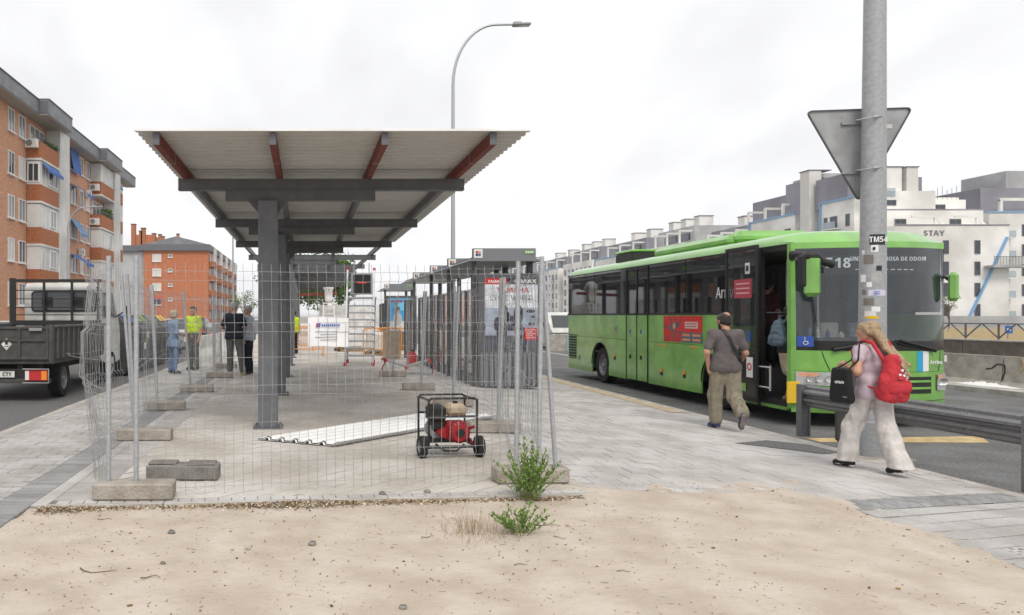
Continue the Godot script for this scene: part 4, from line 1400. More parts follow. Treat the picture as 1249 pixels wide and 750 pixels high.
func moto_poster() -> ImageTexture:
	# print: red header, pale sky, a rider on a scooter, red box
	var im := Image.create(192, 256, false, Image.FORMAT_RGB8)
	im.fill(Color(0.80, 0.82, 0.86))
	var fn := FastNoiseLite.new(); fn.seed = 4; fn.frequency = 0.02; fn.fractal_octaves = 4
	for y in 256:
		for x in 192:
			var t := fn.get_noise_2d(x, y) * 0.12
			var c := Color(0.84, 0.86, 0.89)
			if y > 105: c = Color(0.62, 0.66, 0.73)
			if y > 205: c = Color(0.30, 0.32, 0.37)
			im.set_pixel(x, y, Color(c.r + t, c.g + t, c.b + t))
	im.fill_rect(Rect2i(0, 0, 80, 22), Color(0.78, 0.06, 0.08))
	im.fill_rect(Rect2i(80, 0, 112, 22), Color(0.18, 0.18, 0.2))
	for r in [[70, 112, 12, 14], [70, 140, 22, 24], [95, 170, 40, 20], [120, 130, 18, 34], [60, 195, 20, 20], [128, 195, 22, 22], [105, 150, 30, 16], [45, 165, 14, 26]]:
		soft_blob(im, r[0], r[1], r[2], r[3], Color(0.16, 0.18, 0.24))
	for r in [[60, 195, 9, 9], [128, 195, 10, 10], [90, 160, 12, 6], [72, 142, 7, 9]]:
		soft_blob(im, r[0], r[1], r[2], r[3], Color(0.45, 0.48, 0.56))
	for r in [[165, 118, 16, 6], [172, 138, 10, 5], [168, 165, 12, 8]]:
		soft_blob(im, r[0], r[1], r[2], r[3], Color(0.2, 0.22, 0.26))
	im.fill_rect(Rect2i(143, 178, 45, 44), Color(0.80, 0.10, 0.12))
	for i in 5: im.fill_rect(Rect2i(148, 184 + i * 7, 34 - (i % 2) * 10, 3), Color(0.92, 0.75, 0.75))
	return ImageTexture.create_from_image(im)

func blue_poster() -> ImageTexture:
	var im := Image.create(128, 172, false, Image.FORMAT_RGB8)
	im.fill(Color(0.25, 0.62, 0.85))
	soft_blob(im, 90, 40, 70, 26, Color(0.45, 0.78, 0.92))
	im.fill_rect(Rect2i(6, 12, 60, 10), Color(0.55, 0.2, 0.35))
	im.fill_rect(Rect2i(76, 50, 46, 9), Color(0.9, 0.72, 0.2))
	im.fill_rect(Rect2i(0, 118, 128, 54), Color(0.80, 0.83, 0.84))
	for p in [[40, 62], [98, 70]]:
		soft_blob(im, p[0], p[1], 12, 15, Color(0.72, 0.52, 0.42))
		soft_blob(im, p[0], p[1] - 9, 13, 9, Color(0.2, 0.13, 0.09))
		soft_blob(im, p[0], p[1] + 46, 22, 34, Color(0.2, 0.24, 0.32) if p[0] > 60 else Color(0.75, 0.72, 0.7))
	return ImageTexture.create_from_image(im)
# ---------- the green bus
func bus_front(u: float, y: float, off := 0.0) -> Vector3:
	# u -1 kerb side .. 1 road side, y above the road
	var z := 0.40 * (1.0 - pow(absf(u), 2.8))
	if y > 1.3: z -= 0.13 * pow((y - 1.3) / 1.75, 1.6) * (1.0 - pow(absf(u), 8.0))
	if y < 0.6: z -= 0.10 * pow((0.6 - y) / 0.35, 2.0) * (1.0 - pow(absf(u), 8.0))
	var nx := u * 0.25
	return Vector3(1.275 + 1.275 * u + nx * off, y, z + off)

func front_patch(u0: float, u1: float, y0: float, y1: float, off: float, nu := 24, nv := 6) -> MB:
	var b := MB.new()
	b.patch(nu, nv, func(u: float, v: float) -> Vector3: return bus_front(lerpf(u0, u1, u), lerpf(y0, y1, v), off), Vector3(0, 0, 1))
	return b

func round_rect(x0: float, y0: float, x1: float, y1: float, r: float) -> PackedVector2Array:
	var p := PackedVector2Array()
	for c in [[x1 - r, y1 - r, 0], [x0 + r, y1 - r, 1], [x0 + r, y0 + r, 2], [x1 - r, y0 + r, 3]]:
		for i in 5:
			var a: float = (c[2] + i / 4.0) * PI / 2
			p.append(Vector2(c[0] + cos(a) * r, c[1] + sin(a) * r))
	return p

func wheel(parent: Node3D, at: Vector3, r: float, w: float, side: float) -> void:
	# axis along x; side -1 shows its face towards -x
	var ax := Transform3D(Basis(Vector3.BACK, PI / 2 * -side), at)
	var b := MB.new()
	var h := w * 0.5
	b.lathe([Vector2(r * 0.60, -h), Vector2(r * 0.93, -h), Vector2(r, -h * 0.75), Vector2(r, h * 0.75), Vector2(r * 0.93, h), Vector2(r * 0.62, h), Vector2(r * 0.60, h * 0.8)], 28, ax)
	var o := part(parent, "wheel", b, M["rubber"])
	b = MB.new()
	b.lathe([Vector2(r * 0.61, h * 0.85), Vector2(r * 0.56, h * 0.9), Vector2(r * 0.5, h * 0.35), Vector2(r * 0.36, h * 0.2), Vector2(r * 0.3, h * 0.55), Vector2(r * 0.16, h * 0.6), Vector2(r * 0.14, h * 0.9), Vector2(0.0, h * 0.92)], 24, ax)
	part(o, "rim", b, M["rim"])
	b = MB.new()
	for i in 8:
		var a := TAU * i / 8.0
		b.lathe([Vector2(r * 0.035, 0), Vector2(r * 0.035, h * 0.3), Vector2(0, h * 0.3)], 6, ax * Transform3D(Basis.IDENTITY, Vector3(cos(a) * r * 0.235, h * 0.55, sin(a) * r * 0.235)))
	part(o, "wheel_bolts", b, M["galv_dull"])

func build_bus() -> void:
	var t := thing("bus", "bright green single-deck bus at the kerb with its front door open", "bus", Vector3(8.1, ROAD_R, -12.85))
	var GR: Material = M["bus_green"]
	var rear := -10.95
	# ---- side panels
	var arch := []
	for zc in [-2.3, -8.3]:
		var p := PackedVector2Array()
		for i in 25: p.append(Vector2(zc + cos(PI * i / 24.0) * 0.60, 0.50 + sin(PI * i / 24.0) * 0.60))
		p.append(Vector2(zc - 0.60, 0.0)); p.append(Vector2(zc + 0.60, 0.0))
		arch.append(p)
	var to_side := Transform3D(Basis(Vector3(0, 0, 1), Vector3(0, 1, 0), Vector3(-1, 0, 0)), Vector3.ZERO)   # local x -> z, local z -> -x
	var zl := [-0.02, -0.86, -1.75, -2.76, -4.1, -5.34, -6.56, -7.85, -10.1, rear + 0.1]
	for side in 2:
		var xo := 0.0 if side == 0 else 2.55
		for i in zl.size() - 1:
			if side == 0 and (i == 5 or i < 2): continue
			for row in [[0.25, 1.232], [1.24, 1.855]]:
				var poly := PackedVector2Array([Vector2(zl[i + 1] + 0.004, row[0]), Vector2(zl[i] - 0.004, row[0]), Vector2(zl[i] - 0.004, row[1]), Vector2(zl[i + 1] + 0.004, row[1])])
				var polys := [poly]
				for a in arch:
					var nx := []
					for p in polys: nx.append_array(Geometry2D.clip_polygons(p, a))
					polys = nx
				var b := MB.new()
				for p in polys:
					if p.size() > 2:
						if side == 0: b.prism(p, 0.0, -0.03, to_side)
						else: b.prism(p, -2.55, -2.52, to_side)
				if b.v.size() > 0: part(t, "side_panel", b, GR)
		# arch liners
		for zc in [-2.3, -8.3]:
			var b := MB.new()
			b.patch(16, 1, func(u: float, v: float) -> Vector3:
				return Vector3(xo + (0.03 + v * 0.42) * (1.0 if side == 0 else -1.0), 0.5 + sin(PI * u) * 0.61, zc + cos(PI * u) * 0.61), Vector3.DOWN)
			b.box(Vector3(xo + (0.5 if side == 0 else -0.5), 0.75, zc), Vector3(0.05, 0.8, 1.22))
			part(t, "wheel_arch", b, M["black"])
			wheel(t, Vector3(xo + (0.20 if side == 0 else -0.20), 0.49, zc), 0.49, 0.28, -1.0 if side == 0 else 1.0)
	# arch lips
	for zc in [-2.3, -8.3]:
		var pts := []
		for i in 21: pts.append(Vector3(-0.004, 0.5 + sin(PI * i / 20.0) * 0.605, zc + cos(PI * i / 20.0) * 0.605))
		var b := MB.new(); b.tube(pts, 0.014, 6)
		part(t, "arch_lip", b, M["black"])
	# ---- belt, window bands
	for side in 2:
		var x := 0.012 if side == 0 else 2.538
		var panes := [[-1.78, -3.55], [-3.58, -5.32], [-6.60, -8.7], [-8.73, rear + 0.12]]
		if side == 1: panes = [[-0.06, -1.75], [-1.78, -3.55], [-3.58, -5.32], [-5.36, -6.56], [-6.60, -8.7], [-8.73, rear + 0.12]]
		for p in panes:
			bx(t, "side_window", Vector3(x, 2.465, (p[0] + p[1]) * 0.5), Vector3(0.012, 1.13, p[0] - p[1]), "tint")
			bx(t, "window_pillar", Vector3(x + (0.03 if side == 0 else -0.03), 2.465, p[1] - 0.015), Vector3(0.05, 1.13, 0.07), "black")
		bx(t, "belt_strip", Vector3(x - (0.008 if side == 0 else -0.008), 1.878, (rear - 0.8) * 0.5 - (0.5 if side == 0 else 0.0)), Vector3(0.02, 0.045, -rear - (1.85 if side == 0 else 0.4)), "black")
		bx(t, "cant_rail", Vector3(x + (0.02 if side == 0 else -0.02), 3.05, rear * 0.5 - 0.04), Vector3(0.06, 0.05, -rear - 0.15), "black")
	# ---- middle door: two leaves with tall glass
	for k in 2:
		var zc := -5.65 - k * 0.605
		bx(t, "door_leaf", Vector3(0.006, 1.06, zc), Vector3(0.03, 1.58, 0.575), "bus_green")
		bx(t, "door_glass", Vector3(0.008, 2.45, zc), Vector3(0.014, 1.10, 0.50), "tint")
		bx(t, "door_post", Vector3(-0.004, 1.65, zc - 0.295), Vector3(0.03, 2.76, 0.03), "black")
		bx(t, "door_button", Vector3(-0.018, 0.83, zc - 0.06), Vector3(0.02, 0.09, 0.07), "black")
		bx(t, "door_mark", Vector3(-0.014, 1.45, zc - 0.06), Vector3(0.006, 0.1, 0.06), "blue")
	bx(t, "door_post", Vector3(-0.004, 1.65, -5.35), Vector3(0.03, 2.76, 0.03), "black")
	bx(t, "door_head", Vector3(-0.002, 3.0, -5.95), Vector3(0.03, 0.06, 1.2), "black")
	# ---- rear
	var b := MB.new()
	b.patch(12, 10, func(u: float, v: float) -> Vector3:
		var s := u * 2.0 - 1.0
		return Vector3(1.275 + 1.273 * s, lerpf(0.4, 3.05, v), rear + 0.1 - 0.18 * (1.0 - pow(absf(s), 6.0))), Vector3(0, 0, -1))
	part(t, "rear_panel", b, GR)
	# rear side corner below: upswept skirt and cooling grille
	b = MB.new()
	b.box(Vector3(0.0, 0.92, -10.47), Vector3(0.012, 0.72, 0.64))
	var gb := part(t, "engine_grille", b, M["black"])
	for i in 9:
		b = MB.new()
		b.box(Vector3(-0.012, 0.60 + i * 0.08, -10.47), Vector3(0.014, 0.02, 0.62), Basis(Vector3.BACK, 0.4))
		part(gb, "grille_slat", b, GR)
	# ---- roof
	b = MB.new()
	b.patch(28, 50, func(u: float, v: float) -> Vector3:
		var s := u * 2.0 - 1.0
		var a := sin(s * PI / 2)
		var zf := bus_front(a, 3.05).z
		var z := lerpf(rear - 0.05, zf, 1.0 - pow(1.0 - v, 1.6)) if false else lerpf(zf, rear - 0.06, v)
		var edge := minf(v / 0.035, (1.0 - v) / 0.03)
		var fe := pow(clampf(edge, 0.0, 1.0), 0.45)
		return Vector3(1.275 + 1.278 * a, 3.05 + 0.225 * pow(clampf(1.0 - pow(absf(a), 7.0), 0.0, 1.0), 0.55) * fe, z), Vector3.UP)
	part(t, "roof", b, GR)
	b = MB.new()
	b.box(Vector3(1.275, 3.0, rear * 0.5), Vector3(2.4, 0.03, -rear - 0.3))
	part(t, "ceiling", b, M["bus_ceiling"])
	# air conditioning hump and hatch box
	b = MB.new()
	b.bb(Vector3(1.275, 3.36, -4.35), Vector3(1.7, 0.26, 3.4), 0.1)
	part(t, "roof_air_conditioner", b, GR)
	b = MB.new()
	b.bb(Vector3(1.275, 3.40, -2.75), Vector3(1.5, 0.3, 0.5), 0.12)
	part(t, "air_conditioner_nose", b, GR)
	b = MB.new()
	b.bb(Vector3(1.0, 3.4, -8.1), Vector3(0.9, 0.3, 1.1), 0.05)
	var hb := part(t, "roof_vent", b, M["black"])
	bx(hb, "vent_lid", Vector3(1.0, 3.57, -8.1), Vector3(0.92, 0.06, 1.12), "bus_green", 0.02)
	# ---- front
	part(t, "roof_brow", front_patch(-1.0, 1.0, 2.955, 3.055, 0.001, 32, 3), GR)
	part(t, "windscreen", front_patch(-0.955, 0.985, 1.43, 2.955, 0.0, 28, 10), M["windscreen"])
	part(t, "windscreen_mask", front_patch(-0.955, 0.985, 1.27, 1.43, 0.0, 28, 2), M["black_gloss"])
	part(t, "corner_post", front_patch(-1.0, -0.955, 1.27, 2.955, 0.0, 4, 6), GR)
	part(t, "corner_post", front_patch(0.985, 1.0, 1.27, 2.955, 0.0, 4, 6), M["black_gloss"])
	part(t, "front_panel", front_patch(-1.0, 1.0, 0.93, 1.268, 0.0, 32, 4), GR)
	part(t, "bumper", front_patch(-1.0, 1.0, 0.24, 0.926, 0.012, 32, 8), GR)
	part(t, "windscreen_edge", front_patch(-0.955, -0.90, 1.43, 2.955, -0.004, 4, 6), M["black_gloss"])
	part(t, "windscreen_edge", front_patch(0.95, 0.985, 1.43, 2.955, -0.004, 4, 6), M["black_gloss"])
	var grl := part(t, "front_grille", front_patch(-0.58, 0.64, 0.58, 0.85, 0.02, 20, 4), M["black"])
	for y in [0.65, 0.76]:
		part(grl, "grille_bar", front_patch(-0.56, 0.62, y, y + 0.035, 0.032, 20, 1), GR)
	for h in [[-0.965, -0.60, 0.70, 0.915], [0.74, 0.96, 0.62, 0.885]]:
		var hl := part(t, "headlight", front_patch(h[0], h[1], h[2], h[3], 0.03, 8, 3), M["chrome"])
		part(hl, "lens", front_patch(h[0], h[1], h[2], h[3], 0.05, 8, 3), M["lampglass"])
		for k in 3:
			var c := bus_front(lerpf(h[0], h[1], 0.3 + k * 0.25), lerpf(h[2], h[3], 0.5), 0.03)
			var lb := MB.new()
			lb.lathe([Vector2(0.0, 0.0), Vector2(0.03, 0.005), Vector2(0.055, 0.03)], 12, Transform3D(Basis(Vector3.RIGHT, PI / 2), c - Vector3(0, 0, 0.0)))
			part(hl, "reflector", lb, M["chrome"])
		part(hl, "indicator", front_patch(h[0] + 0.02, lerpf(h[0], h[1], 0.55), h[3] - 0.075, h[3] - 0.01, 0.042, 6, 2), M["amber"])
	part(t, "blue_stripe", front_patch(0.42, 0.515, 0.935, 1.262, 0.004, 3, 2), M["stripe_blue"])
	part(t, "white_stripe", front_patch(0.515, 0.61, 0.935, 1.262, 0.004, 3, 2), M["white"])
	var fb := Basis(Vector3.UP, 0.22)
	words(t, "Arriva", 0.062, bus_front(0.725, 1.08, 0.03), fb, M["white"], "front_lettering")
	words(t, "886", 0.11, bus_front(0.93, 1.13, 0.055), Basis(Vector3.UP, 0.75), M["white"], "fleet_number")
	var panel_line := MB.new()
	panel_line.tube([bus_front(-0.72, 1.26, 0.0), bus_front(-0.70, 1.15, 0.002), bus_front(-0.64, 0.94, 0.004)], 0.006, 5)
	panel_line.tube([bus_front(0.865, 1.26, 0.0), bus_front(0.85, 1.1, 0.002), bus_front(0.82, 0.94, 0.004)], 0.006, 5)
	part(t, "panel_line", panel_line, M["black"])
	part(t, "bumper_line", front_patch(-0.99, 0.99, 0.45, 0.458, 0.016, 28, 1), M["black"])
	# accessible sign
	part(t, "wheelchair_sign", front_patch(-0.95, -0.80, 1.33, 1.50, 0.008, 4, 2), M["sign_blue"])
	var ws := MB.new()
	var wc := bus_front(-0.875, 1.415, 0.02)
	var fy := Basis(Vector3.UP, -0.75)
	var ring := []
	for i in 12: ring.append(wc + fy * Vector3(cos(i * 0.42 + 2.2) * 0.032, sin(i * 0.42 + 2.2) * 0.032 - 0.02, 0.0))
	ws.tube(ring, 0.006, 5)
	ws.tube([wc + fy * Vector3(-0.012, 0.045, 0), wc + fy * Vector3(-0.008, 0.0, 0), wc + fy * Vector3(0.025, 0.0, 0), wc + fy * Vector3(0.035, -0.04, 0)], 0.006, 5)
	ws.ball(wc + fy * Vector3(-0.013, 0.06, 0), Vector3(0.010, 0.010, 0.006), 6)
	part(t, "wheelchair_symbol", ws, M["white"])
	# wipers
	for w in [[-0.62, 1.29, -0.12, 1.43], [0.70, 1.28, 0.16, 1.44]]:
		var p0 := bus_front(w[0], w[1], 0.05); var p1 := bus_front(w[2], w[3], 0.05)
		b = MB.new()
		b.tube([p0, (p0 + p1) * 0.5 + Vector3(0, 0.0, 0.03), p1], 0.022, 6)
		b.tube([p0 + Vector3(0, -0.03, 0), p1 + Vector3(0, -0.05, 0.0)], 0.011, 6)
		part(t, "wiper", b, M["black"])
	# ---- destination display behind the windscreen
	part(t, "display_box", front_patch(-0.62, 0.55, 2.52, 2.86, -0.14, 16, 2), M["black"])
	words(t, "518", 0.165, bus_front(-0.47, 2.71, -0.11), Basis(Vector3.UP, -0.05), M["led"], "display_digits", false, true, 1.1)
	words(t, "UNI VILLAVICIOSA DE ODON", 0.066, bus_front(0.16, 2.775, -0.11), Basis.IDENTITY, M["led"], "display_text", false, true, 1.0)
	for i in 26:
		if i % 3 == 2: continue
		bx(t, "display_dash", bus_front(-0.26 + i * 0.031, 2.60, -0.115), Vector3(0.028, 0.014, 0.004), "led")
	# ---- dashboard, driver's place
	b = MB.new()
	b.patch(16, 4, func(u: float, v: float) -> Vector3:
		var s := lerpf(-0.9, 0.94, u)
		var p := bus_front(s, 1.42, -0.06)
		return p + Vector3(0, 0.06 * sin(v * PI * 0.5), -v * 0.62), Vector3.UP)
	b.box(Vector3(1.35, 1.1, -0.45), Vector3(2.1, 0.66, 0.3))
	part(t, "dashboard", b, M["interior"])
	var sw := MB.new()
	var rp := []
	for i in 21: rp.append(Vector3(1.85, 1.62, -0.42) + Basis(Vector3.RIGHT, -0.9) * Vector3(cos(TAU * i / 20) * 0.22, sin(TAU * i / 20) * 0.22, 0))
	sw.tube(rp, 0.018, 6, -1.0, false)
	sw.tube([Vector3(1.85, 1.62, -0.42), Vector3(1.85, 1.35, -0.2)], 0.03, 6)
	sw.tube([rp[0], rp[10]], 0.018, 6)
	part(t, "steering_wheel", sw, M["black"])
	b = MB.new()
	b.bb(Vector3(1.85, 1.05, -1.0), Vector3(0.5, 0.14, 0.5), 0.05)
	b.bb(Vector3(1.85, 1.5, -1.28), Vector3(0.5, 0.85, 0.14), 0.06)
	b.bb(Vector3(1.85, 2.02, -1.28), Vector3(0.28, 0.2, 0.1), 0.04)
	b.box(Vector3(1.85, 0.78, -1.0), Vector3(0.3, 0.4, 0.3))
	part(t, "driver_seat", b, M["interior"])
	b = MB.new()
	b.box(Vector3(1.25, 1.35, -1.2), Vector3(0.04, 1.1, 0.9))
	part(t, "driver_screen", b, M["interior"])
	bx(t, "ticket_machine", Vector3(1.08, 1.55, -0.72), Vector3(0.3, 0.34, 0.24), "white_dirty", 0.03)
	for it in [[0.55, 0.035, 0.20, "white"], [0.72, 0.03, 0.16, "sign_blue"], [0.95, 0.045, 0.12, "white_dirty"], [1.45, 0.035, 0.19, "pack_blue"], [0.42, 0.03, 0.22, "awning_pale"]]:
		var bt := MB.new()
		bt.lathe([Vector2(0, 0), Vector2(it[1], 0), Vector2(it[1], it[2] * 0.65), Vector2(it[1] * 0.4, it[2] * 0.8), Vector2(it[1] * 0.4, it[2]), Vector2(0, it[2])], 10, Transform3D(Basis.IDENTITY, Vector3(it[0], 1.455, -0.16)))
		part(t, "dashboard_bottle", bt, M[it[3]])
	bx(t, "dashboard_tray", Vector3(0.75, 1.47, -0.32), Vector3(0.6, 0.03, 0.2), "white_dirty", 0.01)
	bx(t, "sun_blind", Vector3(1.85, 2.72, -0.1), Vector3(0.9, 0.34, 0.02), "black")
	var pole := MB.new()
	pole.tube([Vector3(0.62, 0.45, -0.25), Vector3(0.62, 2.9, -0.25)], 0.017, 8)
	pole.tube([Vector3(1.05, 0.9, -1.8), Vector3(1.05, 2.9, -1.8)], 0.017, 8)
	pole.tube([Vector3(0.55, 1.9, -1.6), Vector3(1.1, 1.9, -1.6)], 0.017, 8)
	part(t, "grab_pole", pole, M["chrome"])
	# ---- floor, added light blocks below it, seats
	bx(t, "floor", Vector3(1.275, 0.85, -6.2), Vector3(2.42, 0.06, 9.3), "interior")
	bx(t, "front_step", Vector3(1.275, 0.36, -0.72), Vector3(2.42, 0.06, 1.5), "interior")
	bx(t, "step_riser", Vector3(1.275, 0.6, -1.5), Vector3(2.42, 0.5, 0.04), "interior")
	bx(t, "underbody_light_block", Vector3(1.275, 0.56, -6.2), Vector3(1.4, 0.5, 9.2), "black")  # dark box standing in for the underbody, there to block light
	for z in [[-0.1, -1.66], [-2.94, -7.66], [-8.94, -10.8]]: bx(t, "light_block_pan", Vector3(1.275, 0.285, (z[0] + z[1]) * 0.5), Vector3(2.44, 0.04, z[0] - z[1]), "black")  # wide black sheets added low down to keep light from under the bus
	var seat := MB.new()
	seat.bb(Vector3(0, 0.44, 0), Vector3(0.94, 0.12, 0.44), 0.04)
	for s in [-0.24, 0.24]:
		seat.bb(Vector3(s, 0.86, -0.22), Vector3(0.44, 0.82, 0.12), 0.05, Basis(Vector3.RIGHT, -0.12))
	seat.box(Vector3(0, 0.2, 0), Vector3(0.7, 0.4, 0.06))
	var seat_m := seat.mesh()
	for i in 10:
		for x in [0.58, 1.97]:
			if x < 1.0 and (i == 4 or i == 5): continue
			part(t, "seat", seat_m, M["seat_cloth"]).position = Vector3(x, 0.88, -2.6 - i * 0.82)
	# ---- front door: opening, parked leaf, handrails
	bx(t, "door_pillar", Vector3(0.03, 1.65, -0.89), Vector3(0.07, 2.8, 0.12), "black")
	bx(t, "side_post", Vector3(0.03, 1.68, -0.05), Vector3(0.06, 2.78, 0.10), "bus_green")
	bx(t, "door_header", Vector3(0.04, 3.0, -0.5), Vector3(0.06, 0.1, 0.8), "black")
	bx(t, "step_edge", Vector3(0.02, 0.36, -0.47), Vector3(0.06, 0.1, 0.72), "black")
	bx(t, "sill_panel", Vector3(0.02, 0.28, -0.47), Vector3(0.05, 0.06, 0.72), "bus_green")
	bx(t, "front_quarter", Vector3(0.03, 0.95, -1.34), Vector3(0.05, 1.4, 0.78), "bus_green")
	bx(t, "quarter_window", Vector3(0.03, 2.4, -1.34), Vector3(0.02, 1.4, 0.78), "tint")
	b = MB.new()
	for s in [[Vector3(-0.14, 1.70, -0.72), Vector3(0.04, 2.78, 0.05)], [Vector3(-0.14, 1.70, -1.69), Vector3(0.04, 2.78, 0.05)], [Vector3(-0.14, 3.06, -1.205), Vector3(0.04, 0.06, 0.92)], [Vector3(-0.14, 0.34, -1.205), Vector3(0.04, 0.06, 0.92)], [Vector3(-0.14, 1.22, -1.205), Vector3(0.035, 0.05, 0.92)]]:
		b.box(s[0], s[1])
	var lf := part(t, "open_door_leaf", b, M["black"])
	bx(lf, "upper_glass", Vector3(-0.14, 2.14, -1.205), Vector3(0.012, 1.76, 0.90), "doorglass")
	bx(lf, "lower_panel", Vector3(-0.135, 0.78, -1.205), Vector3(0.016, 0.80, 0.90), "black_gloss")
	bx(lf, "red_notice", Vector3(-0.15, 2.33, -1.15), Vector3(0.006, 0.34, 0.56), "notice_red")
	for i in 3: bx(lf, "notice_line", Vector3(-0.1545, 2.42 - i * 0.085, -1.15), Vector3(0.004, 0.025, 0.42), "pink")
	bx(lf, "icon_sign", Vector3(-0.15, 2.69, -1.0), Vector3(0.006, 0.2, 0.14), "white_dirty")
	bx(lf, "icon_mark", Vector3(-0.1545, 2.69, -1.0), Vector3(0.004, 0.1, 0.08), "black")
	bx(lf, "blue_sign", Vector3(-0.15, 1.47, -0.95), Vector3(0.006, 0.18, 0.08), "sign_blue")
	var wsn := bx(lf, "white_sign", Vector3(-0.15, 0.92, -0.93), Vector3(0.008, 0.36, 0.19), "white")
	var so := Basis(Vector3.UP, -PI / 2)
	b = MB.new()
	b.lathe([Vector2(0.045, 0), Vector2(0.07, 0), Vector2(0.07, 0.004), Vector2(0.045, 0.004)], 16, Transform3D(Basis(Vector3.BACK, PI / 2), Vector3(-0.156, 0.93, -0.93)))
	part(wsn, "red_ring", b, M["red"])
	words(lf, "886", 0.15, Vector3(-0.152, 0.98, -1.35), so, M["white"], "fleet_number")
	bx(lf, "green_label", Vector3(-0.15, 0.55, -1.2), Vector3(0.006, 0.14, 0.3), "bus_green")
	b = MB.new()
	for y in [0.95, 0.60]:
		b.tube([Vector3(-0.12, y, -0.74), Vector3(-0.12, y, -0.42), Vector3(-0.12, y - 0.02, -0.36)], 0.018, 8)
	b.tube([Vector3(-0.12, 0.98, -0.37), Vector3(-0.12, 0.55, -0.37)], 0.018, 8)
	part(lf, "handrail", b, M["chrome"])
	bx(t, "yellow_step_panel", Vector3(-0.02, 0.57, 0.10), Vector3(0.22, 0.36, 0.03), "yellow_bright", 0.01)
	words(t, "Arriva", 0.21, Vector3(0.0, 2.28, -1.95), so, M["white"], "side_lettering", false, false)
	# ---- advert and small lamps
	b = MB.new()
	b.uvq(Vector3(-0.006, 1.835, -4.55), Vector3(-0.006, 1.835, -2.85), Vector3(-0.006, 1.27, -2.85), Vector3(-0.006, 1.27, -4.55), Vector3(-1, 0, 0))
	var am := StandardMaterial3D.new()
	am.albedo_texture = bus_advert()
	am.roughness = 0.3
	part(t, "side_advert", b, am)
	for p in [[-3.6, 0.62], [-4.65, 0.60], [-7.3, 0.8]]:
		bx(t, "side_marker", Vector3(-0.012, p[1], p[0]), Vector3(0.02, 0.07, 0.10), "amber")
		bx(t, "marker_base", Vector3(-0.004, p[1] - 0.06, p[0]), Vector3(0.01, 0.1, 0.11), "black")
	for p in [[-3.2, 1.18], [-4.6, 1.18]]: bx(t, "reflector_strip", Vector3(-0.006, p[1], p[0]), Vector3(0.012, 0.025, 0.3), "amber")
	for p in [[-9.9, 0.62], [-7.25, 1.5]]: bx(t, "flap", Vector3(-0.006, p[1], p[0]), Vector3(0.012, 0.13, 0.12), "grey")
	# ---- mirrors
	b = MB.new()
	b.tube([Vector3(0.02, 2.80, 0.0), Vector3(-0.14, 2.86, 0.25), Vector3(-0.12, 2.80, 0.62)], 0.05, 8)
	b.tube([Vector3(0.12, 2.72, 0.55), Vector3(0.35, 2.66, 0.5)], 0.06, 8)
	var m1 := part(t, "mirror_arm", b, M["black"])
	b = MB.new()
	b.bb(Vector3(-0.08, 2.47, 0.66), Vector3(0.24, 0.66, 0.16), 0.06)
	part(m1, "mirror_housing", b, GR)
	b = MB.new()
	b.bb(Vector3(-0.09, 2.78, 0.65), Vector3(0.26, 0.14, 0.18), 0.05)
	b.bb(Vector3(-0.21, 2.55, 0.62), Vector3(0.07, 0.5, 0.15), 0.02)
	part(m1, "mirror_hood", b, M["black"])
	b = MB.new()
	b.tube([Vector3(2.5, 2.52, -0.06), Vector3(2.58, 2.48, 0.0), Vector3(2.62, 2.42, 0.06)], 0.03, 8)
	var m2 := part(t, "mirror_arm", b, M["black"])
	b = MB.new()
	b.bb(Vector3(2.63, 2.32, 0.10), Vector3(0.15, 0.48, 0.14), 0.05)
	part(m2, "mirror_housing", b, GR)

func bus_advert() -> ImageTexture:
	# red panel with pale rays, a dark figure and lines of text
	var im := Image.create(192, 64, false, Image.FORMAT_RGB8)
	im.fill(Color(0.80, 0.16, 0.15))
	for y in 64:
		for x in 96:
			var a := atan2(y - 34.0, x - 54.0)
			if sin(a * 8.0) > 0.5: im.set_pixel(x, y, Color(0.62, 0.22, 0.24))
	soft_blob(im, 60, 22, 22, 8, Color(0.30, 0.36, 0.42))
	soft_blob(im, 56, 36, 10, 22, Color(0.55, 0.30, 0.28))
	soft_blob(im, 56, 24, 7, 8, Color(0.80, 0.62, 0.52))
	soft_blob(im, 38, 30, 8, 6, Color(0.32, 0.40, 0.46))
	im.fill_rect(Rect2i(110, 14, 62, 16), Color(0.86, 0.72, 0.70))
	for i in 2: im.fill_rect(Rect2i(114, 18 + i * 6, 52, 2), Color(0.55, 0.2, 0.2))
	im.fill_rect(Rect2i(92, 40, 100, 24), Color(0.28, 0.40, 0.48))
	for i in 4: im.fill_rect(Rect2i(98 + (i % 2) * 48, 43 + (i / 2) * 11, 38, 6), Color(0.86, 0.55, 0.35))
	return ImageTexture.create_from_image(im)
# ---------- truck, containers, parked cars and the things of the building site
func build_truck_and_street() -> void:
	truck()
	containers()
	cars()
	site_things()

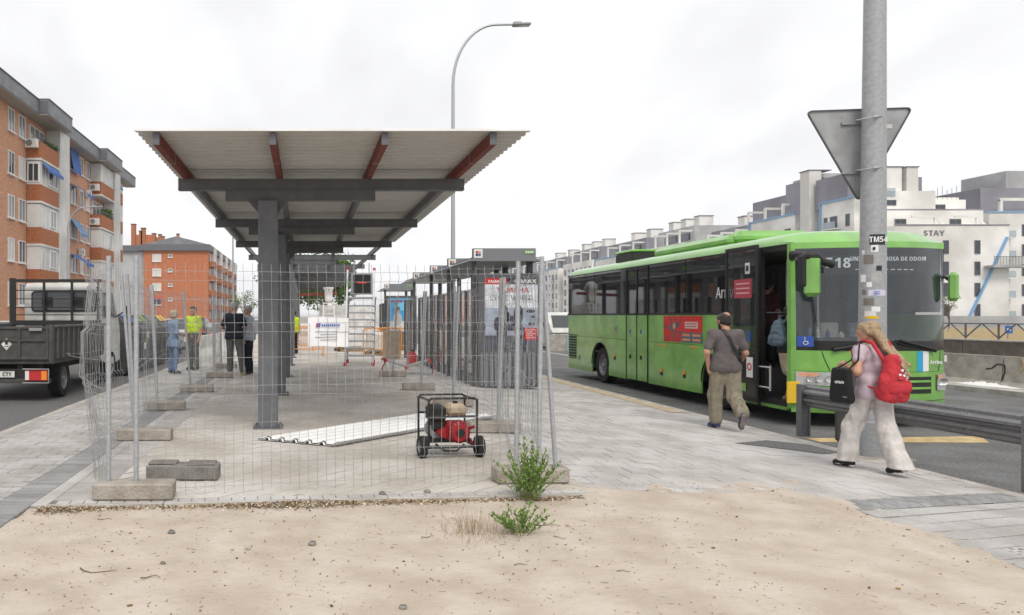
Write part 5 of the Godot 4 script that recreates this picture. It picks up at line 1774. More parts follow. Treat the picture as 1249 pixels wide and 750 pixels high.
func truck() -> void:
	var t := thing("flatbed_truck", "white flatbed truck with dark drop-side bed and black headboard rack", "truck", Vector3(-4.78, ROAD_L, -14.6))
	var W := 2.12
	# bed: floor, tailgate in three fields, side boards with ribs
	bx(t, "bed_floor", Vector3(-W / 2, 0.78, -1.85), Vector3(W, 0.12, 3.7), "truck_dark", 0.01)
	var tg := bx(t, "tailgate", Vector3(-W / 2, 1.12, 0.0), Vector3(W - 0.1, 0.60, 0.04), "truck_dark")
	for x in [-0.09, -0.62, -1.12, -1.62, -2.04]:
		bx(tg, "tailgate_rib", Vector3(x, 1.12, 0.035), Vector3(0.06, 0.6, 0.04), "truck_dark", 0.008)
	for y in [0.83, 1.17, 1.41]:
		bx(tg, "tailgate_rail", Vector3(-W / 2, y, 0.03), Vector3(W - 0.1, 0.05, 0.035), "truck_dark", 0.008)
	for s in 2:
		var x := 0.0 if s == 0 else -W
		var sb := bx(t, "side_board", Vector3(x, 1.12, -1.87), Vector3(0.04, 0.62, 3.6), "truck_dark")
		for i in 11:
			bx(sb, "side_rib", Vector3(x + (0.03 if s == 0 else -0.03), 1.12, -0.2 - i * 0.335), Vector3(0.035, 0.6, 0.06), "truck_grey", 0.006)
		bx(sb, "side_rail", Vector3(x + (0.035 if s == 0 else -0.035), 1.44, -1.87), Vector3(0.05, 0.05, 3.6), "truck_grey", 0.008)
	# corner post and latch
	bx(t, "corner_post", Vector3(-0.01, 1.10, 0.02), Vector3(0.09, 0.74, 0.09), "truck_dark", 0.01)
	bx(t, "latch", Vector3(-0.30, 1.38, 0.06), Vector3(0.24, 0.05, 0.04), "galv_dull")
	# rear frame, plate, lamps
	bx(t, "rear_bumper", Vector3(-W / 2, 0.40, -0.05), Vector3(W - 0.1, 0.08, 0.08), "truck_dark", 0.01)
	bx(t, "light_board", Vector3(-W / 2, 0.50, -0.06), Vector3(W - 0.3, 0.26, 0.05), "black")
	var lc := bx(t, "tail_light", Vector3(-0.30, 0.51, 0.0), Vector3(0.44, 0.20, 0.06), "red", 0.01)
	bx(lc, "indicator", Vector3(-0.15, 0.51, 0.012), Vector3(0.10, 0.17, 0.06), "amber")
	bx(lc, "reversing_lamp", Vector3(-0.47, 0.51, 0.012), Vector3(0.07, 0.17, 0.06), "white_dirty")
	var guard := MB.new()
	guard.tube([Vector3(-0.55, 0.63, 0.05), Vector3(-0.06, 0.63, 0.05), Vector3(-0.06, 0.37, 0.05), Vector3(-0.55, 0.37, 0.05)], 0.014, 6)
	part(lc, "lamp_guard", guard, M["galv_dull"])
	var pl := bx(t, "number_plate", Vector3(-0.98, 0.53, 0.0), Vector3(0.52, 0.115, 0.02), "white_dirty")
	words(pl, "CTY", 0.075, Vector3(-0.86, 0.53, 0.012), Basis.IDENTITY, M["black"], "plate_characters", false, true, 0.95)
	# hazard diamond
	var dm := MB.new()
	dm.prism(PackedVector2Array([Vector2(0, 0.115), Vector2(0.1, 0), Vector2(0, -0.115), Vector2(-0.1, 0)]), 0.0, 0.012, Transform3D(Basis.IDENTITY, Vector3(-0.86, 1.10, 0.022)))
	var dd := part(tg, "hazard_diamond", dm, M["white_dirty"])
	bx(dd, "hazard_mark", Vector3(-0.86, 1.125, 0.036), Vector3(0.05, 0.06, 0.004), "black")
	bx(dd, "hazard_line", Vector3(-0.86, 1.06, 0.036), Vector3(0.08, 0.012, 0.004), "black")
	var scrape := MB.new()
	for i in 14:
		scrape.box(Vector3(-1.75 + i * 0.045, 0.93 + sin(i * 1.7) * 0.035, 0.022), Vector3(0.05, 0.02 + 0.02 * (i % 3), 0.004), Basis(Vector3.BACK, i * 0.7))
	part(tg, "paint_scrape", scrape, M["white_dirty"])
	# headboard rack
	var hz := -3.66
	for x in [-0.12, -0.74, -1.40, -2.14]:
		bx(t, "rack_post", Vector3(x, 1.64, hz), Vector3(0.05 if x > -2 else 0.14, 1.66 if x > -2 else 1.78, 0.05), "black")
	bx(t, "rack_top", Vector3(-1.12, 2.47, hz), Vector3(2.16, 0.07, 0.06), "black")
	bx(t, "rack_base", Vector3(-1.1, 1.47, hz), Vector3(2.1, 0.12, 0.06), "black")
	for y in [2.24, 2.04, 1.84, 1.66]:
		bx(t, "rack_bar", Vector3(-1.1, y, hz), Vector3(2.1, 0.022, 0.022), "black")
	# cab
	var prof := PackedVector2Array([Vector2(-3.78, 0.62), Vector2(-3.78, 2.2), Vector2(-3.9, 2.42), Vector2(-4.6, 2.46), Vector2(-5.0, 2.36), Vector2(-5.55, 1.55), Vector2(-5.72, 1.2), Vector2(-5.72, 0.5), Vector2(-5.0, 0.42), Vector2(-4.2, 0.5)])
	var cb := MB.new()
	cb.prism(prof, 0.1, 1.9, Transform3D(Basis(Vector3(0, 0, 1), Vector3(0, 1, 0), Vector3(-1, 0, 0)), Vector3.ZERO))
	var cab := part(t, "cab", cb, M["truck_white"])
	var rw := MB.new()
	rw.prism(round_rect(-1.74, 1.73, -0.18, 2.23, 0.09), 0.0, 0.02, Transform3D(Basis.IDENTITY, Vector3(0, 0, -3.785)))
	part(cab, "rear_window_seal", rw, M["black"])
	rw = MB.new()
	rw.prism(round_rect(-1.70, 1.77, -0.22, 2.19, 0.07), 0.0, 0.012, Transform3D(Basis.IDENTITY, Vector3(0, 0, -3.762)))
	part(cab, "rear_window", rw, M["window_truck"])
	for x in [-0.62, -1.35]:
		var hr := MB.new()
		hr.bb(Vector3(x, 1.96, -3.748), Vector3(0.26, 0.26, 0.012), 0.005)
		part(cab, "headrest", hr, M["black"])
	var sw := MB.new()
	sw.prism(PackedVector2Array([Vector2(-4.0, 1.6), Vector2(-4.0, 2.2), Vector2(-4.85, 2.22), Vector2(-5.35, 1.6)]), 0.085, 0.105, Transform3D(Basis(Vector3(0, 0, 1), Vector3(0, 1, 0), Vector3(-1, 0, 0)), Vector3.ZERO))
	part(cab, "side_window", sw, M["window_dark"])
	var mr := MB.new()
	mr.tube([Vector3(-0.1, 1.6, -5.2), Vector3(0.12, 1.75, -5.3)], 0.02, 6)
	mr.bb(Vector3(0.18, 1.72, -5.32), Vector3(0.2, 0.36, 0.1), 0.04)
	part(cab, "wing_mirror", mr, M["black"])
	var ch := MB.new()
	for x in [-0.65, -1.45]: ch.box(Vector3(x, 0.6, -2.4), Vector3(0.1, 0.2, 4.6))
	ch.box(Vector3(-1.05, 0.48, -1.1), Vector3(1.5, 0.12, 0.12))
	part(t, "chassis", ch, M["black"])
	for z in [-1.05, -4.9]:
		wheel(t, Vector3(-0.22, 0.38, z), 0.38, 0.24, 1.0)
		wheel(t, Vector3(-W + 0.22, 0.38, z), 0.38, 0.24, -1.0)
	var fl := MB.new()
	fl.box(Vector3(-0.22, 0.55, -0.58), Vector3(0.3, 0.42, 0.012))
	part(t, "mud_flap", fl, M["rubber"])

func containers() -> void:
	var lids := [["blue", "blue"], ["leaf2", "green"], ["grey", "grey"], ["yellow_bright", "yellow"]]
	for k in 4:
		var t := thing("recycling_container", "dark grey street container with %s lid by the left kerb" % lids[k][1], "container", Vector3(-5.4, ROAD_L, -21.5 - k * 1.62), 0.0, "recycling containers along the kerb")
		var b := MB.new()
		b.prism(PackedVector2Array([Vector2(-0.55, 0.08), Vector2(0.55, 0.08), Vector2(0.66, 1.25), Vector2(0.5, 1.42), Vector2(-0.5, 1.42), Vector2(-0.66, 1.25)]), -0.72, 0.72)
		var bd := part(t, "body", b, M["bin_grey"])
		for i in 6:
			bx(bd, "rib", Vector3(0.625, 0.68, -0.6 + i * 0.24), Vector3(0.03, 1.1, 0.05), "bin_grey")
		b = MB.new()
		b.prism(PackedVector2Array([Vector2(-0.56, 1.43), Vector2(0.56, 1.43), Vector2(0.34, 1.66), Vector2(-0.34, 1.66)]), -0.73, 0.73)
		var ld := part(t, "lid", b, M["bin_grey"])
		for i in 2:
			var s := MB.new()
			s.box(Vector3(0.46, 1.56, -0.3 + i * 0.6), Vector3(0.02, 0.26, 0.4), Basis(Vector3.BACK, 0.76))
			part(ld, "lid_panel", s, M[lids[k][0]])
		bx(t, "foot_bar", Vector3(0.6, 0.12, 0), Vector3(0.06, 0.06, 1.1), "black")
		if k == 1:
			for i in 3: bx(bd, "sticker", Vector3(0.65, 0.75 + i * 0.16, 0.2 - i * 0.2), Vector3(0.012, 0.2, 0.25), ["white", "leaf2", "white"][i])

func car(label: String, at: Vector3, yaw: float, paint: String, group := "") -> void:
	var t := thing("parked_car", label, "car", at, yaw, group)
	var xf := Transform3D(Basis(Vector3(0, 0, 1), Vector3(0, 1, 0), Vector3(-1, 0, 0)), Vector3.ZERO)
	var body := PackedVector2Array([Vector2(-2.05, 0.28), Vector2(-2.1, 0.55), Vector2(-2.0, 0.78), Vector2(-1.1, 0.94), Vector2(1.85, 0.98), Vector2(2.05, 0.85), Vector2(2.08, 0.4), Vector2(1.95, 0.26)])
	var b := MB.new()
	b.prism(body, -0.86, 0.86, xf)
	part(t, "body", b, M[paint])
	b = MB.new()
	var cabin := [Vector2(-1.15, 0.93), Vector2(-0.35, 1.44), Vector2(1.1, 1.47), Vector2(1.8, 0.97)]
	for i in 4:
		var j := (i + 1) % 4
		var w0: float = 0.82 if cabin[i].y < 1.2 else 0.62
		var w1: float = 0.82 if cabin[j].y < 1.2 else 0.62
		b.q(Vector3(-w0, cabin[i].y, cabin[i].x), Vector3(w0, cabin[i].y, cabin[i].x), Vector3(w1, cabin[j].y, cabin[j].x), Vector3(-w1, cabin[j].y, cabin[j].x), Vector3(0, cabin[j].x - cabin[i].x, -(cabin[j].y - cabin[i].y)).normalized())
	for s in [-1.0, 1.0]:
		b.q(Vector3(s * 0.82, 0.93, -1.15), Vector3(s * 0.62, 1.44, -0.35), Vector3(s * 0.62, 1.47, 1.1), Vector3(s * 0.82, 0.97, 1.8), Vector3(s, 0.35, 0).normalized())
	part(t, "cabin", b, M["window_truck"])
	b = MB.new()
	b.bb(Vector3(0, 1.475, 0.38), Vector3(1.22, 0.05, 1.5), 0.02)
	part(t, "roof", b, M[paint])
	for x in [-0.76, 0.76]:
		for z in [-1.3, 1.3]:
			wheel(t, Vector3(x, 0.31, z), 0.31, 0.2, signf(x))
	for x in [-0.62, 0.62]:
		bx(t, "tail_light", Vector3(x, 0.78, 2.05), Vector3(0.3, 0.14, 0.06), "red", 0.01)
	bx(t, "number_plate", Vector3(0, 0.6, 2.085), Vector3(0.5, 0.11, 0.02), "white_dirty")

func cars() -> void:
	car("white hatchback parked to the left of the flatbed truck", Vector3(-8.5, ROAD_L, -21.0), 0.0, "truck_white")
	car("dark blue car parked on the far side of the left road", Vector3(-10.8, ROAD_L, -25.5), 0.0, "car_blue")
	car("silver car parked beyond the row of recycling containers", Vector3(-6.2, ROAD_L, -32.0), 0.0, "car_silver")
	car("white car parked behind the silver car on the left road", Vector3(-6.3, ROAD_L, -38.5), 0.0, "truck_white")
	car("black car parked far along the left road", Vector3(-6.4, ROAD_L, -45.5), 0.0, "black_gloss")
	car("grey car parked farthest along the left road", Vector3(-9.8, ROAD_L, -50.0), 0.0, "car_silver")
	# white van across the right road, left of the bus rear
	var t := thing("parked_van", "white van standing beyond the rear end of the bus", "van", Vector3(14.3, ROAD_R, -44.0), 0.0)
	var xf := Transform3D(Basis(Vector3(0, 0, 1), Vector3(0, 1, 0), Vector3(-1, 0, 0)), Vector3.ZERO)
	var b := MB.new()
	b.prism(PackedVector2Array([Vector2(2.4, 0.3), Vector2(2.45, 0.95), Vector2(2.1, 1.15), Vector2(1.4, 1.9), Vector2(0.9, 2.02), Vector2(-2.3, 2.05), Vector2(-2.4, 0.35)]), -0.95, 0.95, xf)
	part(t, "body", b, M["truck_white"])
	b = MB.new()
	b.q(Vector3(-0.8, 1.2, 2.085), Vector3(0.8, 1.2, 2.085), Vector3(0.72, 1.86, 1.47), Vector3(-0.72, 1.86, 1.47), Vector3(0, 0.6, 0.8))
	part(t, "windscreen", b, M["window_truck"])
	for x in [-0.65, 0.65]: bx(t, "headlight", Vector3(x, 0.85, 2.44), Vector3(0.32, 0.2, 0.06), "chrome", 0.02)
	bx(t, "grille", Vector3(0, 0.7, 2.44), Vector3(0.7, 0.16, 0.05), "black")
	for x in [-1.08, 1.08]: bx(t, "wing_mirror", Vector3(x, 1.35, 1.5), Vector3(0.22, 0.26, 0.12), "black", 0.03)
	for x in [-0.82, 0.82]:
		for z in [-1.5, 1.5]: wheel(t, Vector3(x, 0.33, z), 0.33, 0.22, signf(x))
	# low parapet with painted panels seen left of the bus
	var w := thing("parapet_wall", "low parapet with coloured panels beyond the rear of the bus", "wall", Vector3(15.5, ROAD_R, -40.0))
	for i in 6:
		bx(w, "panel", Vector3(-2.4 + i * 0.95, 0.42, 0), Vector3(0.93, 0.84, 0.15), ["concrete_pale", "panel_blue", "concrete_pale", "panel_pink", "concrete_pale", "panel_blue"][i])
	bx(w, "rail", Vector3(0, 0.92, 0), Vector3(5.7, 0.06, 0.08), "steel_dark")

func site_things() -> void:
	# platform steps on castors
	var o := Vector3(1.75, 0, -24.0)
	var t := thing("platform_ladder", "aluminium platform steps with red feet standing on the paving", "ladder", o)
	var b: MB
	for s in [-0.42, 0.42]:
		b = MB.new()
		b.bar(Vector3(s - 0.12, 0.04, 0.75), Vector3(s + 0.02, 2.95, -0.35), 0.05, 0.09)
		part(t, "stile", b, M["galv"])
		b = MB.new()
		b.bar(Vector3(s + 0.04, 0.04, -0.85), Vector3(s + 0.04, 2.1, -0.25), 0.05, 0.07)
		part(t, "rear_leg", b, M["galv"])
		bx(t, "foot", Vector3(s - 0.12, 0.05, 0.76), Vector3(0.09, 0.12, 0.1), "red")
		bx(t, "foot", Vector3(s + 0.04, 0.05, -0.85), Vector3(0.09, 0.12, 0.1), "red")
		bx(t, "end_cap", Vector3(s + 0.02, 2.98, -0.35), Vector3(0.08, 0.1, 0.08), "red")
	for i in 8:
		b = MB.new()
		var f := (i + 1) / 9.0
		b.bb(Vector3(-0.1 + 0.14 * f, 0.1 + f * 1.95, 0.72 - f * 0.74), Vector3(0.84, 0.05, 0.2), 0.01)
		part(t, "tread", b, M["galv"])
	b = MB.new()
	b.bb(Vector3(0.04, 2.08, -0.32), Vector3(0.9, 0.06, 0.6), 0.01)
	part(t, "platform", b, M["galv"])
	# information screen hanging in the canopy
	var sc := thing("information_screen", "black electronic departure screen hanging among the steel frames", "screen", Vector3(1.93, 2.15, -26.2))
	bx(sc, "case", Vector3(0, 0.45, 0), Vector3(0.74, 0.72, 0.12), "galv_dull", 0.01)
	bx(sc, "display", Vector3(0, 0.45, 0.065), Vector3(0.60, 0.62, 0.01), "black")
	bx(sc, "led_line", Vector3(0.0, 0.49, 0.073), Vector3(0.3, 0.03, 0.004), "led_red")
	for x in [-0.25, 0.25]: bx(sc, "hanger", Vector3(x, 0.98, 0), Vector3(0.03, 0.36, 0.03), "galv_dull")
	# step ladder with the worker in white
	var l := thing("step_ladder", "white step ladder under the worker in white overalls", "ladder", Vector3(1.23, 0, -40.0))
	for sx in [-0.26, 0.26]:
		b = MB.new()
		b.bar(Vector3(sx * 1.3, 0.02, 0.75), Vector3(sx, 2.2, 0.05), 0.06, 0.08)
		part(l, "stile", b, M["white"])
		b = MB.new()
		b.bar(Vector3(sx * 1.3, 0.02, -0.75), Vector3(sx, 2.2, -0.05), 0.06, 0.06)
		part(l, "rear_leg", b, M["white"])
	for i in 7:
		bx(l, "tread", Vector3(0, 0.28 + i * 0.27, 0.66 - i * 0.085), Vector3(0.58, 0.05, 0.14), "white")
	bx(l, "top_tread", Vector3(0, 2.17, -0.1), Vector3(0.56, 0.05, 0.5), "white")
	# orange barriers
	for i in 5:
		var p: Vector3 = [Vector3(0.0, 0, -29.5), Vector3(-0.35, 0, -33.5), Vector3(2.9, 0, -29.0), Vector3(3.6, gy(3.6), -31.0), Vector3(4.0, gy(4.0), -34.0)][i]
		var br := thing("orange_barrier", "orange tubular crowd barrier " + ["beside the distant worker in yellow vest", "behind the distant worker in yellow vest", "next to the brown cardboard sheet", "before the far shelter with blue poster", "touching the far shelter with blue poster"][i], "barrier", p, [0.1, 0.0, -0.15, 0.05, 0.0][i], "orange crowd barriers")
		b = MB.new()
		b.tube([Vector3(-0.7, 0.02, 0), Vector3(-0.7, 0.95, 0), Vector3(-0.6, 1.05, 0), Vector3(0.6, 1.05, 0), Vector3(0.7, 0.95, 0), Vector3(0.7, 0.02, 0)], 0.022, 6)
		b.tube([Vector3(-0.7, 0.25, 0), Vector3(0.7, 0.25, 0)], 0.018, 6)
		for k in 9: b.tube([Vector3(-0.56 + k * 0.14, 0.25, 0), Vector3(-0.56 + k * 0.14, 1.05, 0)], 0.009, 5)
		part(br, "frame", b, M["orange"])
		for x in [-0.7, 0.7]: bx(br, "foot", Vector3(x, 0.02, 0), Vector3(0.06, 0.03, 0.5), "orange")
	# hoarding panels, each a sheet
	var h := thing("site_hoarding", "row of white sheet hoarding panels behind the platform steps", "hoarding", Vector3(1.75, 0, -42.5))
	for i in 5:
		bx(h, "hoarding_panel", Vector3(-0.5 + i * 0.95, 1.05, 0.02 * (i % 2)), Vector3(0.93, 2.1, 0.03), "white_dirty")
	for i in 3:
		bx(h, "hoarding_post", Vector3(-0.9 + i * 1.9, 1.1, -0.12), Vector3(0.06, 2.2, 0.06), "galv_dull")
	# folded grey trestle with red corner caps lying on a block
	t = thing("folded_trestle", "folded grey trestle board with red corner caps lying on the paving", "trestle", Vector3(2.6, gy(2.6), -20.4))
	b = MB.new()
	b.box(Vector3(-0.22, 0.27, 0), Vector3(0.62, 0.03, 0.5), Basis(Vector3.BACK, -0.32))
	b.box(Vector3(0.36, 0.26, 0), Vector3(0.62, 0.03, 0.5), Basis(Vector3.BACK, 0.30))
	part(t, "board", b, M["galv_dull"])
	for p in [Vector3(-0.5, 0.36, 0.25), Vector3(-0.5, 0.36, -0.25), Vector3(0.06, 0.17, 0.26), Vector3(0.66, 0.35, 0.25), Vector3(0.66, 0.35, -0.25)]:
		bx(t, "corner_cap", p, Vector3(0.09, 0.07, 0.07), "red")
	for lg in [[Vector3(0.66, 0.34, 0.25), Vector3(0.78, 0.2, 0.25), Vector3(0.72, 0.01, 0.25)], [Vector3(-0.5, 0.34, 0.25), Vector3(-0.56, 0.2, 0.25), Vector3(-0.62, 0.01, 0.25)], [Vector3(0.06, 0.16, 0.25), Vector3(0.03, 0.08, 0.25), Vector3(0.0, 0.01, 0.25)]]:
		b = MB.new()
		b.tube(lg, 0.016, 6)
		part(t, "leg", b, M["red"])
	# red canister
	t = thing("red_canister", "small red canister beside the shelter posts", "canister", Vector3(3.35, gy(3.35), -24.0))
	b = MB.new()
	b.prism(PackedVector2Array([Vector2(-0.17, 0), Vector2(0.17, 0), Vector2(0.15, 0.30), Vector2(0.05, 0.44), Vector2(-0.12, 0.44), Vector2(-0.17, 0.36)]), -0.09, 0.09)
	part(t, "body", b, M["red"])
	bx(t, "cap", Vector3(0.0, 0.47, 0), Vector3(0.08, 0.06, 0.08), "black")
	# cardboard sheet and pallets far behind
	single("cardboard_sheet", "brown cardboard sheet leaning between the far barriers", "cardboard", box_mb(Vector3(0, 0.5, 0), Vector3(0.6, 1.0, 0.03)), M["card"], Vector3(3.05, 0, -27.2))
	for i in 4:
		t = thing("material_pallet", "wrapped pallet of white building material " + ["behind the brown cardboard sheet", "beyond the platform steps with red feet", "at the foot of the white step ladder", "next to the canopy columns far along"][i], "pallet", [Vector3(2.9, gy(2.9), -30.0), Vector3(1.9, 0, -33.0), Vector3(0.9, 0, -42.0), Vector3(-1.2, 0, -36.0)][i], i * 0.3, "pallets of building material")
		b = MB.new()
		for k in 5: b.box(Vector3(-0.5 + k * 0.25, 0.13, 0), Vector3(0.14, 0.03, 0.8))
		for k in 3: b.box(Vector3(0, 0.055, -0.35 + k * 0.35), Vector3(1.1, 0.1, 0.09))
		part(t, "pallet_base", b, M["card"])
		bx(t, "wrapped_load", Vector3(0, 0.52, 0), Vector3(1.0, 0.74, 0.76), "white_dirty", 0.08)
	# white plastic barriers in a line up the left pavement
	for i in 9:
		t = thing("plastic_barrier", ORD[i] + " white plastic barrier from the recycling containers along the left pavement", "barrier", Vector3(-3.45 + i * 0.05, 0, -26.0 - i * 1.9), 0.06 * (i % 3 - 1), "white plastic barriers")
		b = MB.new()
		b.prism(PackedVector2Array([Vector2(-0.24, 0), Vector2(0.24, 0), Vector2(0.22, 0.16), Vector2(0.09, 0.42), Vector2(0.07, 0.85), Vector2(-0.07, 0.85), Vector2(-0.09, 0.42), Vector2(-0.22, 0.16)]), -0.85, 0.85)
		part(t, "shell", b, M["white_dirty"])
		bx(t, "filler_cap", Vector3(0, 0.87, 0.5), Vector3(0.07, 0.04, 0.07), "red")
# ---------- mesh fence panels on concrete blocks
func panel_wires(w: float, h0: float, h1: float, warp: Callable, dv := 0.08, r := 0.0022) -> MB:
	var b := MB.new()
	var folds := [0.30, 0.88, 1.42, 1.86]
	var ys := [h0]
	for f in folds: ys.append_array([f - 0.04, f, f + 0.04])
	ys.append(h1)
	var off := func(y: float) -> float:
		for f in folds:
			if absf(y - f) < 0.02: return 0.03
		return 0.0
	var n := int(w / dv)
	for i in range(1, n):
		var x := w * i / n
		var pts := []
		for y in ys: pts.append(warp.call(Vector3(x, y - (0.04 if (i % 2 == 1 and y == h0) else 0.0), off.call(y))))
		b.tube(pts, r, 4, -1.0, false)
	for y in [h0 + 0.02, 0.26, 0.34, 0.6, 0.84, 0.92, 1.16, 1.38, 1.46, 1.66, 1.82, 1.90]:
		var pts := []
		for i in 13: pts.append(warp.call(Vector3(w * i / 12.0, y, -0.004)))
		b.tube(pts, r, 4, -1.0, false)
	return b

func fence_panel(label: String, a: Vector2, e: Vector2, lean0: Vector2, lean1: Vector2, wires, group := "") -> Node3D:
	# a, e: (x, depth) of the two posts on the ground; lean: how far each post top is off plumb (along, across)
	var p0 := Vector3(a.x, gy(a.x), -a.y); var p1 := Vector3(e.x, gy(e.x), -e.y)
	var d := p1 - p0
	var t := thing("mesh_fence", label, "fence", p0, atan2(-d.z, d.x), group)
	var w := Vector2(d.x, d.z).length()
	for k in 2:
		var x := 0.0 if k == 0 else w
		var ln: Vector2 = lean0 if k == 0 else lean1
		var b := MB.new()
		b.tube([Vector3(x, 0.03, 0), Vector3(x + ln.x, 2.02, ln.y)], 0.021, 10)
		part(t, "post", b, M["galv"])
	part(t, "wire_mesh", wires, M["wire"])
	return t

func flat_warp(l0: Vector2, l1: Vector2, w: float, sag: float, sd: int) -> Callable:
	var fn := FastNoiseLite.new()
	fn.seed = sd; fn.frequency = 0.5
	return func(p: Vector3) -> Vector3:
		var t := p.x / w
		var l := l0.lerp(l1, t)
		var k := p.y / 2.0
		var e := sin(t * PI)
		return Vector3(p.x + l.x * k + fn.get_noise_2d(p.y * 2.0, 9.0) * sag * 0.3 * e, p.y + fn.get_noise_2d(p.x * 1.3, p.y * 0.7) * sag * 0.35 * e, p.z + l.y * k + e * sag * fn.get_noise_2d(p.x, p.y + 5.0))

func block_mesh() -> ArrayMesh:
	var b := MB.new()
	b.bb(Vector3(0, 0.07, 0), Vector3(0.66, 0.135, 0.23), 0.014)
	return b.mesh()

func block(label: String, x: float, d: float, yaw: float, m: String, bm: ArrayMesh, group := "") -> Node3D:
	var t := thing("concrete_block", label, "fence block", Vector3(x, gy(x) + 0.002, -d), yaw, group)
	part(t, "block_body", bm, M[m])
	return t

func build_fences() -> void:
	var bm := block_mesh()
	block("pale concrete block under the two near posts, one corner chipped", -1.42, 6.43, 0.02, "concrete", bm)
	var dk := block("dark weathered concrete block with ridged top lying without a post", -1.13, 7.2, -0.03, "concrete_dark", bm)
	for i in 2:
		for k in 3:
			var b := MB.new()
			b.bb(Vector3(-0.19 + i * 0.36, 0.15 + 0.0, -0.07 + k * 0.07), Vector3(0.26, 0.018, 0.035), 0.005)
			part(dk, "ridge", b, M["concrete_dark"])
	block("pale concrete block hidden behind the tall green weed", 2.06, 7.06, 0.05, "concrete", bm)
	# front run
	var w := Vector2(-1.41, 6.44).distance_to(Vector2(1.94, 7.08))
	fence_panel("wide galvanised mesh panel facing the sand, carrying the white notice", Vector2(-1.41, 6.44), Vector2(1.94, 7.08), Vector2(0.0, 0.0), Vector2(0.02, 0.0), panel_wires(w, 0.05, 1.97, flat_warp(Vector2.ZERO, Vector2(0.02, 0.0), w, 0.05, 1)))
	# left run along the paver channel
	var lx := [Vector2(-1.64, 6.44), Vector2(-2.08, 9.45), Vector2(-2.38, 12.45), Vector2(-2.28, 15.4), Vector2(-2.22, 18.9), Vector2(-2.42, 22.4)]
	var fn := FastNoiseLite.new(); fn.seed = 6; fn.frequency = 0.8
	for i in 5:
		var a: Vector2 = lx[i]; var e: Vector2 = lx[i + 1]
		w = a.distance_to(e)
		var l0 := Vector2(0.0, 0.0) if i == 0 else Vector2([0, -0.15, 0.06, -0.1, 0.05][i], [0, -0.08, -0.1, -0.14, -0.05][i])
		var l1 := Vector2([0.05, 0.1, -0.05, 0.06, 0.0][i], [-0.17, -0.12, -0.16, -0.06, -0.05][i])
		var mb: MB
		if i == 0:
			# buckled panel, its mesh pushed out towards the road
			mb = panel_wires(w, 0.05, 1.95, func(p: Vector3) -> Vector3:
				var t := p.x / w
				var k := p.y / 2.0
				var e2 := sin(t * PI) * (0.30 + 0.75 * exp(-pow((p.y - 1.15) / 0.28, 2.0)) * 0.35)
				return Vector3(p.x * (1.0 - 0.22 * t) + fn.get_noise_2d(p.y * 3.0, p.x) * 0.06 * sin(t * PI), p.y * 0.985 + fn.get_noise_2d(p.x * 2.0, p.y * 2.0) * 0.06 * sin(t * PI), p.z - 0.17 * k * t - e2 * 0.85 + fn.get_noise_2d(p.x * 2.0 + 4.0, p.y * 2.5) * 0.08 * sin(t * PI)))
			fence_panel("buckled mesh panel bulging towards the road beside the truck", a, e, l0, l1, mb)
		else:
			mb = panel_wires(w, 0.05, 1.95, flat_warp(l0, l1, w, 0.08, 10 + i), 0.1)
			fence_panel(ORD[i - 1] + " mesh fence panel after the buckled one along the left paver channel", a, e, l0, l1, mb, "left run of fence panels")
		if i > 0:
			block(ORD[i - 1] + " concrete block after the chipped one along the left paver channel", a.x + 0.12, a.y, 0.02 * i, "concrete", bm, "blocks under the left fence")
	block("fifth concrete block after the chipped one along the left paver channel", -2.3, 22.4, 0.0, "concrete", bm, "blocks under the left fence")
	# right run between the platform and the shelters
	var rx := [Vector2(2.12, 7.0), Vector2(2.52, 10.06), Vector2(2.5, 13.0), Vector2(2.38, 15.8), Vector2(2.2, 19.3), Vector2(2.35, 22.6)]
	for i in 5:
		var a: Vector2 = rx[i]; var e: Vector2 = rx[i + 1]
		w = a.distance_to(e)
		var l0 := Vector2([0.0, 0.08, 0.0, -0.06, 0.05][i], [0.03, 0.06, 0.1, 0.05, 0.1][i])
		var l1 := Vector2([0.0, 0.1, -0.05, 0.05, 0.0][i], [0.08, 0.05, 0.1, 0.12, 0.1][i])
		if i == 0:
			var fb := FastNoiseLite.new(); fb.seed = 9; fb.frequency = 0.9
			var mb := panel_wires(w, 0.05, 1.95, func(p: Vector3) -> Vector3:
				var s := sin(p.x / w * PI)
				return Vector3(p.x + fb.get_noise_2d(p.y * 2.0, p.x) * 0.12 * s, p.y + fb.get_noise_2d(p.x * 2.0, p.y * 2.0) * 0.12 * s, p.z + p.y * 0.5 * lerpf(l0.y, l1.y, p.x / w) + fb.get_noise_2d(p.x * 2.0, p.y * 2.0 + 7.0) * 0.18 * s))
			fence_panel("crumpled mesh panel running back from the tall green weed", a, e, l0, l1, mb)
		else:
			fence_panel(ORD[i - 1] + " mesh fence panel after the crumpled one towards the bus shelters", a, e, l0, l1, panel_wires(w, 0.05, 1.95, flat_warp(l0, l1, w, 0.12, 20 + i), 0.1), "right run of fence panels")
			block(ORD[i - 1] + " concrete block behind the green weed in the right hand run", a.x - 0.05 * (i % 2), a.y, -0.02 * i, "concrete", bm, "blocks under the right fence")
	# spare post leaning at the corner
	var sp := MB.new()
	sp.tube([Vector3(0, 0.02, 0), Vector3(-0.14, 2.06, 0.02)], 0.021, 10)
	single("fence_post", "loose galvanised post leaning on the fence corner by the weed", "post", sp, M["galv"], Vector3(2.30, 0.0, -7.05))
	# the A3 notice wired to the front panel
	var pn := thing("paper_notice", "white paper notice with red and blue heading wired to the fence", "notice", Vector3(0.205, 1.25, -6.765), 0.189)
	var b := MB.new()
	b.patch(8, 6, func(u: float, v: float) -> Vector3:
		return Vector3((u - 0.5) * 0.365, 0.255 * (v - 0.0) + 0.006 * sin(u * 5.0), 0.006 * sin(u * 4.0 + v * 3.0)), Vector3.BACK)
	part(pn, "sheet", b, M["paper"])
